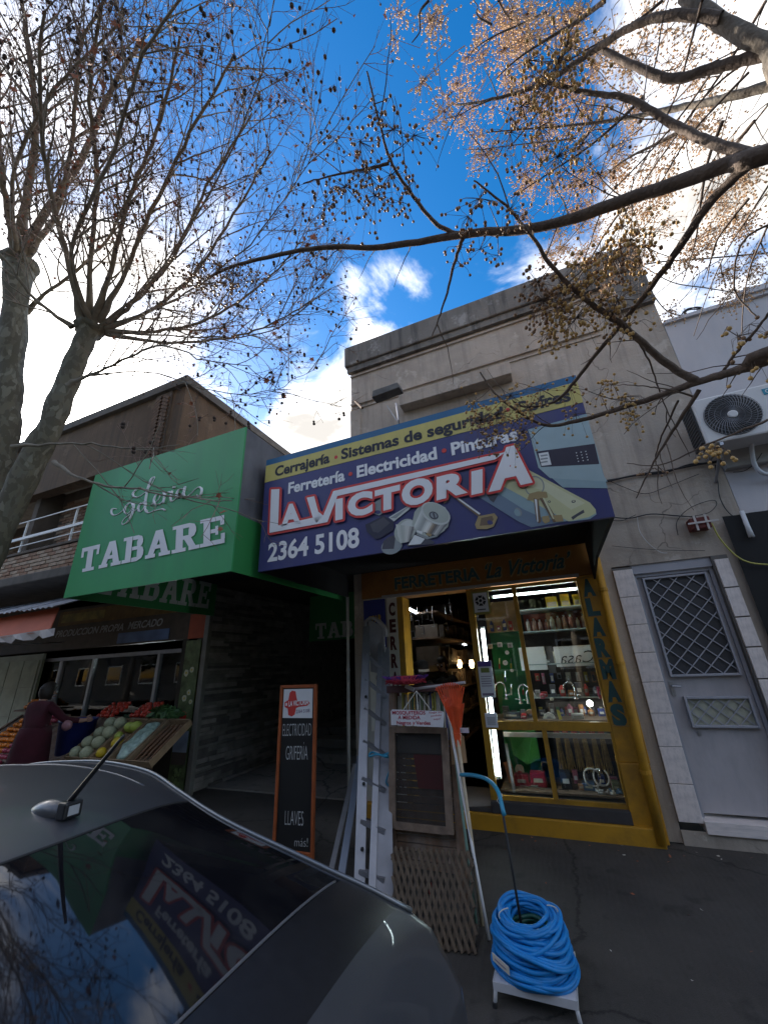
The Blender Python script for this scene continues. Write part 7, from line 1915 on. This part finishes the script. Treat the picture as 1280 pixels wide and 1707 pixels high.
B(0, [(150, 540, d0), (120, 420, d0 - .4), (190, 250, d0 - 1.0), (240, 90, d0 - 1.4), (330, -40, d0 - 1.8)], .042, .012)
B(0, [(90, 770, 5.4), (140, 800, 4.9), (220, 815, 4.4), (300, 828, 3.9), (384, 836, 3.5)], .022, .005, .35)
B(0, [(20, 745, 5.4), (120, 738, 5.0), (220, 748, 4.6), (300, 742, 4.2)], .020, .004, .35)
B(0, [(180, 545, d0), (290, 500, d0 - .8), (400, 420, d0 - 1.4), (490, 310, d0 - 1.7), (540, 215, d0 - 1.8)], .020, .004, .8)
B(0, [(185, 555, d0), (300, 560, d0 - .8), (420, 560, d0 - 1.4), (500, 520, d0 - 1.8), (552, 450, d0 - 2.0)], .020, .004, .8)
B(0, [(150, 625, d1 - .1), (250, 620, d1 - .6), (350, 650, d1 - 1.2), (440, 655, d1 - 1.7), (530, 610, d1 - 2.1)], .016, .003, .7)
B(0, [(170, 540, d0), (260, 460, d0 - .6), (360, 300, d0 - 1.1), (430, 140, d0 - 1.5), (450, 40, d0 - 1.6)], .022, .005, .8)
t1 = plane_tree('mottled plane tree with an upright trunk, the one nearer the green sign', [W(-60, 1010, 2.4) + Vector((-.35, 0, -2.05)), W(-60, 1010, 2.4), W(38, 800, 2.4), W(90, 695, 2.4), W(127, 600, 2.4), cr], .150, br, 5, 1)
# left plane tree, leaning
def XA(px, py, X=-7.0): return WX(px, py, X)
ca_ = XA(32, 440)
br = []
dA = (ca_ - EYE).length
B(0, [(32, 430, dA), (60, 380, dA - .3), (135, 265, dA - .9), (185, 150, dA - 1.5), (240, 60, dA - 2.0)], .105, .016)
B(0, [(30, 425, dA), (45, 330, dA - .3), (60, 220, dA - .8), (50, 100, dA - 1.3), (30, -30, dA - 1.8)], .100, .018)
B(0, [(28, 425, dA), (10, 330, dA - .2), (-5, 210, dA - .6), (0, 80, dA - 1)], .085, .018)
B(0, [(40, 435, dA), (95, 350, dA - .6), (120, 230, dA - 1.2), (130, 100, dA - 1.8), (170, 0, dA - 2.1)], .058, .014)
B(0, [(45, 520, dA - .2), (75, 490, dA - .6), (150, 430, dA - 1.4), (190, 380, dA - 1.9), (215, 290, dA - 2.4), (235, 170, dA - 2.8)], .042, .010)
B(0, [(30, 430, dA), (20, 300, dA - 1), (90, 150, dA - 2), (200, 40, dA - 2.6)], .045, .012)
t2 = plane_tree('thicker mottled plane tree at the left edge, leaning to the left', [Vector((-7.3, 3.0, -.1)), Vector((-7.15, 2.75, 2.5)), XA(4, 720), XA(18, 600), ca_], .195, br, 9, 1)

# chinaberry tree on the right: trunk outside the frame, limbs reaching in
random.seed(77)
mt = thing('chinaberry_tree', 'bare chinaberry tree reaching in from the right with golden berry clusters', 'tree', (3.4, 1.2, -.2))
limb_base = Vector((3.4, 1.2, -.2)); fork = Vector((3.2, 1.35, 3.0))
g = G(); TP = bend([limb_base, Vector((3.35, 1.25, 1.6)), fork, Vector((3.0, 1.5, 4.2))], 8); g.tube(TP, [.19 - .05 * i / (len(TP) - 1) for i in range(len(TP))], 16)
g.v = [tuple(Vector(v) + Vector((1, 1, .3)) * .02 * mnoise.noise(Vector(v) * 5)) for v in g.v]
g.obj('trunk', M_melia_old, mt, True)
ML = []
def MB(pts, r0, r1, m=M_melia, nm='branch', base=None, n=8):
    P = [WD(px, py, d) for px, py, d in pts]
    if base is not None: P = [Vector(base)] + P
    BP = bend(P, 7); BP = [p + Vector((random.gauss(0, .0015), random.gauss(0, .0015), random.gauss(0, .0015))) for p in BP]
    g = G(); mm = len(BP); g.tube(BP, [(r0 + (r1 - r0) * (i / (mm - 1))) * (1 + .03 * math.sin(i * 1.1) + .03 * random.random()) for i in range(mm)], n, False); g.obj(nm, m, mt, True); ML.append((BP, r0, r1)); return BP
# 1: long limb crossing to the left
b1 = MB([(1330, 240, 2.5), (1250, 262, 2.5), (1080, 320, 2.55), (900, 378, 2.65), (775, 390, 2.75), (640, 411, 2.9), (520, 414, 3.05), (400, 440, 3.2), (345, 463, 3.3)], .037, .007, base=fork)
b2 = MB([(765, 391, 2.76), (730, 375, 2.8), (695, 335, 2.85), (655, 275, 2.9), (635, 215, 2.95), (612, 118, 3.0)], .014, .004)
b3 = MB([(772, 395, 2.76), (757, 440, 2.72), (740, 505, 2.68), (720, 560, 2.66)], .012, .003)
b2b = MB([(648, 272, 2.9), (600, 283, 2.95), (555, 292, 3.0), (505, 305, 3.05)], .009, .003)
# 4: lower limb
b4 = MB([(1330, 572, 2.6), (1280, 600, 2.6), (1220, 620, 2.65), (1165, 636, 2.7), (1060, 672, 2.8), (960, 702, 2.9), (900, 706, 2.95), (830, 660, 3.0), (800, 620, 3.05)], .030, .005, base=Vector((3.1, 1.4, 2.6)))
b5 = MB([(1162, 636, 2.7), (1110, 605, 2.68), (1040, 545, 2.62), (975, 498, 2.6), (925, 450, 2.6), (880, 385, 2.6), (840, 340, 2.62), (790, 300, 2.65)], .022, .004)
b6 = MB([(1255, 268, 2.5), (1185, 335, 2.55), (1120, 430, 2.62), (1060, 510, 2.7), (985, 600, 2.78), (930, 665, 2.85), (880, 678, 2.9), (855, 668, 2.9)], .020, .005)
b7 = MB([(1250, 256, 2.5), (1180, 235, 2.6), (1120, 205, 2.7), (1050, 165, 2.8), (985, 155, 2.9), (915, 138, 3.0)], .021, .008)
b8 = MB([(1400, 130, 3.0), (1280, 75, 3.1), (1215, 45, 3.2), (1140, -10, 3.4)], .042, .030, M_melia_old, base=Vector((3.0, 1.5, 4.2)))
b9 = MB([(1290, 85, 3.1), (1200, 110, 3.15), (1120, 130, 3.2), (1060, 110, 3.3), (1000, 80, 3.5)], .026, .014)
b10 = MB([(1200, 30, 3.2), (1120, 25, 3.3), (1050, 45, 3.4), (980, 90, 3.5), (900, 140, 3.6), (820, 165, 3.7), (760, 175, 3.9)], .024, .006)
b11 = MB([(1290, 140, 3.6), (1200, 165, 3.7), (1100, 185, 3.9), (1020, 200, 4.0)], .026, .010, M_melia_old)
b12 = MB([(1165, 650, 2.7), (1120, 720, 2.75), (1090, 770, 2.8), (1060, 830, 2.85)], .011, .003)
b13 = MB([(1130, 645, 2.7), (1100, 770, 2.85), (1130, 800, 2.9), (1165, 770, 2.9)], .004, .002) if False else None
b14 = MB([(1150, 640, 2.7), (1145, 615, 2.68), (1110, 545, 2.9), (1075, 480, 3.0)], .006, .003) if False else None
b15 = MB([(1200, 628, 2.68), (1225, 590, 2.65), (1262, 548, 2.62), (1290, 510, 2.6)], .008, .005)
b16 = MB([(1060, 560, 2.64), (1085, 610, 2.8), (1110, 680, 2.9), (1150, 760, 2.95)], .006, .002)
b17 = MB([(1130, 668, 2.74), (1100, 735, 2.9), (1093, 770, 2.95), (1110, 790, 2.95)], .006, .002)
b18 = MB([(1160, 662, 2.72), (1120, 650, 2.72), (1085, 645, 2.75), (1040, 640, 2.8)], .006, .002)
b19 = MB([(1320, 360, 2.9), (1240, 400, 2.9), (1225, 480, 2.9), (1262, 530, 2.9)], .006, .003)
b20 = MB([(1280, 700, 2.5), (1180, 740, 2.55), (1100, 775, 2.6), (1045, 772, 2.65)], .006, .002)
# long straight whips through the crown
WH = [((1290, 20), (1190, 260)), ((1270, 0), (1010, 420)), ((1240, 120), (1080, 330)), ((1200, 100), (940, 420)), ((1290, 280), (1150, 560)), ((1180, 0), (1060, 300)), ((1100, 0), (930, 120)), ((1000, 0), (830, 130)),
      ((1150, 140), (960, 300)), ((1290, 330), (1230, 560)), ((1080, 160), (860, 330)), ((960, 60), (850, 250)), ((1060, 330), (880, 560)), ((1210, 200), (1130, 470)), ((1290, 150), (1180, 340)), ((900, 20), (780, 90)),
      ((1120, 220), (1000, 300)), ((1260, 200), (1100, 440)), ((1000, 180), (930, 300)), ((1290, 60), (1130, 210)), ((840, 0), (880, 90)), ((720, 0), (680, 70)), ((820, 40), (780, 0)), ((1240, 330), (1170, 470)), ((1030, 200), (820, 220)), ((950, 230), (800, 250))]
for (a, b) in WH:
    da = random.uniform(3.0, 5.2); db = da + random.uniform(-.3, .6)
    P = [WD(a[0] + (b[0] - a[0]) * u + 10 * math.sin(u * 5 + a[0]), a[1] + (b[1] - a[1]) * u, da + (db - da) * u) for u in (0, .25, .5, .75, 1)]
    BP = bend(P, 5); g = G(); tube_path(g, BP, random.uniform(.006, .012), .0025, 5); g.obj('whip', M_melia, mt, True); ML.append((BP, .008, .002))
# berries: clusters hang from short panicles
BERR = []
def cluster(center, n, spread, r, stalks, berries, kind=1, back=None):
    c = Vector(center)
    if back is not None: stalks.tube([back, back.lerp(c, .5) + Vector((0, 0, -.01)), c], [.003, .0025, .002], 3, False)
    for i in range(n):
        d = Vector((random.gauss(0, .8) * spread, random.gauss(0, .8) * spread, random.gauss(0, .8) * spread - spread * .8)); p = c + d
        k = c + Vector((d.x * .7, d.y * .7, d.z * .25)); stalks.tube([c, k, p], [.0014, .0011, .0009], 3, False)
        if berries is None: BERR.append((p, r * random.uniform(.85, 1.15), kind))
        else: berries.ball(p, r * random.uniform(.85, 1.15), kind)
STK = G()
def add_cluster(px, py, D, n, sp, r, m=M_berry, back=None):
    cluster(WD(px, py, D), int(n * 1.25), sp, r * 1.12, STK, None, m, back)
# hand placed near clusters: (px, py, dist, count, spread)
near = [(652, 160, 3.0, 4, .04), (630, 185, 2.97, 14, .07), (655, 215, 2.95, 18, .08), (600, 235, 2.95, 16, .09), (560, 235, 3.0, 10, .06), (690, 225, 2.92, 12, .07), (610, 285, 2.92, 30, .10), (650, 290, 2.9, 24, .09), (575, 310, 2.98, 22, .10),
        (625, 325, 2.92, 26, .09), (545, 340, 3.0, 12, .07), (690, 300, 2.88, 8, .06), (665, 335, 2.9, 12, .08), (550, 315, 3.0, 10, .06),
        (800, 330, 2.66, 20, .07), (850, 350, 2.62, 16, .07), (780, 360, 2.72, 12, .06), (760, 410, 2.8, 8, .06), (800, 415, 2.7, 10, .07), (830, 425, 2.68, 6, .06), (770, 440, 2.75, 4, .05),
        (930, 100, 2.95, 44, .10), (905, 130, 2.95, 36, .09), (880, 100, 3.0, 26, .10), (950, 75, 2.95, 22, .08), (930, 260, 2.9, 34, .10), (870, 175, 3.0, 26, .09), (970, 240, 2.9, 22, .10), (900, 210, 2.95, 26, .12), (850, 220, 3.0, 20, .11),
        (1000, 290, 2.9, 16, .10), (1020, 430, 2.7, 44, .085), (1050, 400, 2.7, 44, .09), (1000, 420, 2.68, 40, .08), (960, 440, 2.62, 20, .08), (1035, 375, 2.75, 28, .08), (1075, 410, 2.72, 24, .08), (980, 460, 2.62, 24, .07),
        (905, 500, 2.62, 60, .085), (930, 520, 2.62, 60, .085), (895, 470, 2.62, 40, .07), (940, 480, 2.62, 34, .08), (960, 530, 2.64, 26, .07), (915, 555, 2.64, 26, .06), (1000, 500, 2.62, 24, .07), (1030, 500, 2.64, 28, .075), (1020, 520, 2.64, 18, .06), (1050, 540, 2.66, 12, .06),
        (1040, 660, 2.8, 26, .07), (1020, 640, 2.8, 16, .06), (1055, 690, 2.82, 14, .05), (1000, 655, 2.85, 10, .07),
        (830, 690, 2.95, 50, .10), (800, 700, 3.0, 44, .08), (850, 660, 2.95, 30, .08), (870, 720, 2.95, 26, .08), (820, 730, 2.95, 22, .08), (790, 670, 3.0, 20, .07), (880, 680, 2.9, 20, .07), (900, 650, 2.95, 12, .08), (950, 650, 2.9, 12, .07), (960, 690, 2.9, 12, .08),
        (1190, 745, 2.5, 14, .045), (1170, 750, 2.5, 10, .05), (1090, 780, 2.8, 6, .05), (1230, 560, 2.62, 7, .07), (1262, 600, 2.6, 8, .06), (1250, 540, 2.62, 5, .05), (1210, 548, 2.6, 3, .03),
        (365, 440, 3.25, 40, .11), (330, 440, 3.3, 36, .10), (390, 455, 3.2, 34, .12), (350, 470, 3.3, 24, .11), (310, 460, 3.3, 16, .09), (420, 470, 3.2, 16, .12)]
allp = [p for (BP, _a, _b) in ML for p in BP]
for (px, py, D, n, sp) in near:
    c = WD(px, py, D); bk = min(allp, key=lambda q: (q - c).length)
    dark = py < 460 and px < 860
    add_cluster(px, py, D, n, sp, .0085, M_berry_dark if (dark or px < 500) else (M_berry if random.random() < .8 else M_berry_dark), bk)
BERR.sort(key=lambda q: (q[0] - EYE).length)
bme = {}
for m_ in (M_berry, M_berry_dark):
    bme[m_] = G().ball((0, 0, 0), 1.0, 2).mesh('berry'); bme[m_].materials.append(m_); bme[m_].shade_smooth()
for p, r, m_ in BERR[:300]:
    o = bpy.data.objects.new('berry', bme[m_]); COL.objects.link(o); o.parent = mt; o.location = p - wl(mt); o.scale = (r, r, r * 1.08)
for m_, nm in ((M_berry, 'golden_berries'), (M_berry_dark, 'brown_berries')):
    g = G()
    for p, r, mm_ in BERR[300:]:
        if mm_ is m_: g.ball(p, r, 1)
    g.obj(nm, m_, mt, True, kind='stuff')
STK.obj('berry_stalks', M_melia, mt, kind='stuff')
# far sunlit crown: fine clusters, many
sA, bA_ = G(), G()
regions = [(840, 60, 60, 60, 16), (930, 30, 70, 40, 16), (880, 150, 70, 50, 16), (720, 40, 14, 18, 5), (1010, 90, 80, 60, 16), (1100, 60, 80, 60, 14), (980, 330, 70, 60, 20), (900, 330, 50, 60, 14), (1000, 420, 60, 50, 10), (1120, 260, 80, 80, 20), (1180, 400, 70, 80, 22),
           (760, 150, 50, 20, 8), (820, 240, 50, 40, 10), (1230, 300, 40, 100, 16), (860, 50, 50, 40, 12), (740, 190, 30, 20, 5), (1090, 360, 60, 50, 14), (1230, 480, 40, 40, 8), (950, 180, 70, 50, 14), (660, 30, 12, 22, 3), (930, 420, 40, 40, 6), (1040, 250, 60, 50, 10), (1150, 150, 60, 60, 10)]
for (cx, cy, sx2, sy2, k) in regions:
    for i in range(int(k * .7)):
        D = random.uniform(4.6, 6.8); c = WD(random.gauss(cx, sx2 * .6), random.gauss(cy, sy2 * .6), D)
        tube = wander(c + Vector((random.uniform(.1, .5), random.uniform(-.2, .3), random.uniform(.1, .5))), Vector((-1, 0, -1)).normalized(), .3, 3, .2); sA.tube(tube + [c], [.005, .004, .003, .003, .002], 3, False)
        cluster(c, random.randint(30, 60), .085, .0105, sA, bA_, 0)
bA_.obj('far_berries', M_berry_far, mt, kind='stuff'); sA.obj('far_stalks', mat('stalk_pale', (.30, .20, .13), .8), mt, kind='stuff')
# side twigs on the near limbs
tw = G()
for (BP, r0, r1) in ML:
    L = sum((BP[i + 1] - BP[i]).length for i in range(len(BP) - 1))
    for k in range(int(L * 3.2)):
        p, d = at_path(BP, random.uniform(.2, 1)); d2 = rnd_dir(d, R_(random.uniform(30, 65))); P = wander(p, d2, random.uniform(.12, .45), 5, .12, Vector((0, 0, -.03))); tube_path(tw, P, .0038, .0014, 4)
tw.obj('side_twigs', M_melia, mt, kind='stuff')

# ================================================================== FAR SIDE OF THE STREET (seen only in reflections; trees added to darken them)
ob = thing('opposite_building', 'plain two-storey building row across the street', 'building', (0, -14, 0))
G().box(-95, 60, -22, -14, -.3, 6.5).obj('wall', mat('opposite_wall', (.12, .11, .10), .9, var=.2, scale=1), ob)  # row lengthened and darkened to dim the window reflections
G().box(-95, 60, -13.999, -13.8, 6.3, 6.7).obj('cornice', M_coping, ob)
for k in range(36):
    for z in (1.0, 3.8): 
        f = G().box(-92 + k * 4, -90.2 + k * 4, -13.998, -13.96, z, z + 1.5).obj('window', M_whitepaint, ob); G().box(-91.9 + k * 4, -90.3 + k * 4, -13.958, -13.95, z + .1, z + 1.4).obj('pane', M_carglass, f)
def far_tree(x, y, h, label, seed):  # out-of-view tree, added to keep the window reflections dark
    random.seed(seed); t = thing('added_tree', label, 'tree', (x, y, -.1))
    G().tube([(x, y, -.1), (x + .1, y, h * .25), (x, y + .1, h * .5)], [.22, .18, .12], 10).obj('trunk', M_melia_old, t, True)
    g = G(); lob = [(random.gauss(0, 1.1), random.gauss(0, 1.1), h * random.uniform(.35, .95), random.uniform(1.0, 1.7)) for _ in range(14)]
    for lx, ly, lz, r in lob:
        for k in range(150):
            d = Vector((random.gauss(0, 1), random.gauss(0, 1), random.gauss(0, 1))).normalized() * r * random.uniform(.6, 1.05); p = Vector((x + lx, y + ly, lz)) + d
            u = Vector((random.gauss(0, 1), random.gauss(0, 1), random.gauss(0, 1))).normalized() * .22; w_ = u.orthogonal().normalized() * .13
            g.add([p - u, p + w_, p + u, p - w_], [(0, 1, 2, 3)])
    g.obj('crown', mat('far_leaf', (.045, .06, .025), .7, var=.4), t, kind='stuff')
for k in range(15): far_tree(-62 + k * 5.6 + (k % 3) * .6, -10.5, 8.5 + (k % 4) * .8, 'dark leafy street tree on the far pavement, number %s from the left' % ['one', 'two', 'three', 'four', 'five', 'six', 'seven', 'eight', 'nine', 'ten', 'eleven', 'twelve', 'thirteen', 'fourteen', 'fifteen'][k], 100 + k)
random.seed(55)
g = G(); g2 = G()
for k in range(70):
    x = random.uniform(-2.4, 2.6); y = random.choice((random.uniform(2.4, 4.85), 4.86 - abs(random.gauss(0, .12)))); s_ = random.uniform(.008, .022); z = GZ(y) + .004
    u = Vector((random.gauss(0, 1), random.gauss(0, 1), random.gauss(0, .3))).normalized() * s_; w_ = Vector((-u.y, u.x, random.gauss(0, .004))) * .5
    (g if k % 4 else g2).add([Vector((x, y, z)) - u, Vector((x, y, z + .004)) + w_, Vector((x, y, z + random.uniform(0, .008))) + u, Vector((x, y, z)) - w_], [(0, 1, 2, 3)])
tag(g.obj('fallen_leaves', M_leaf), 'scattered dry leaf scraps lying on the pavement', 'leaves', kind='stuff'); tag(g2.obj('paper_scraps', M_cream), 'small pale paper scraps lying on the pavement', 'litter', kind='stuff')
print('tris', sum(len(o.data.polygons) for o in bpy.data.objects if o.type == 'MESH'), t1[1:], t2[1:], 'objects', len(bpy.data.objects))
for o in bpy.data.objects:
    if 'wl' in o.keys(): del o['wl']
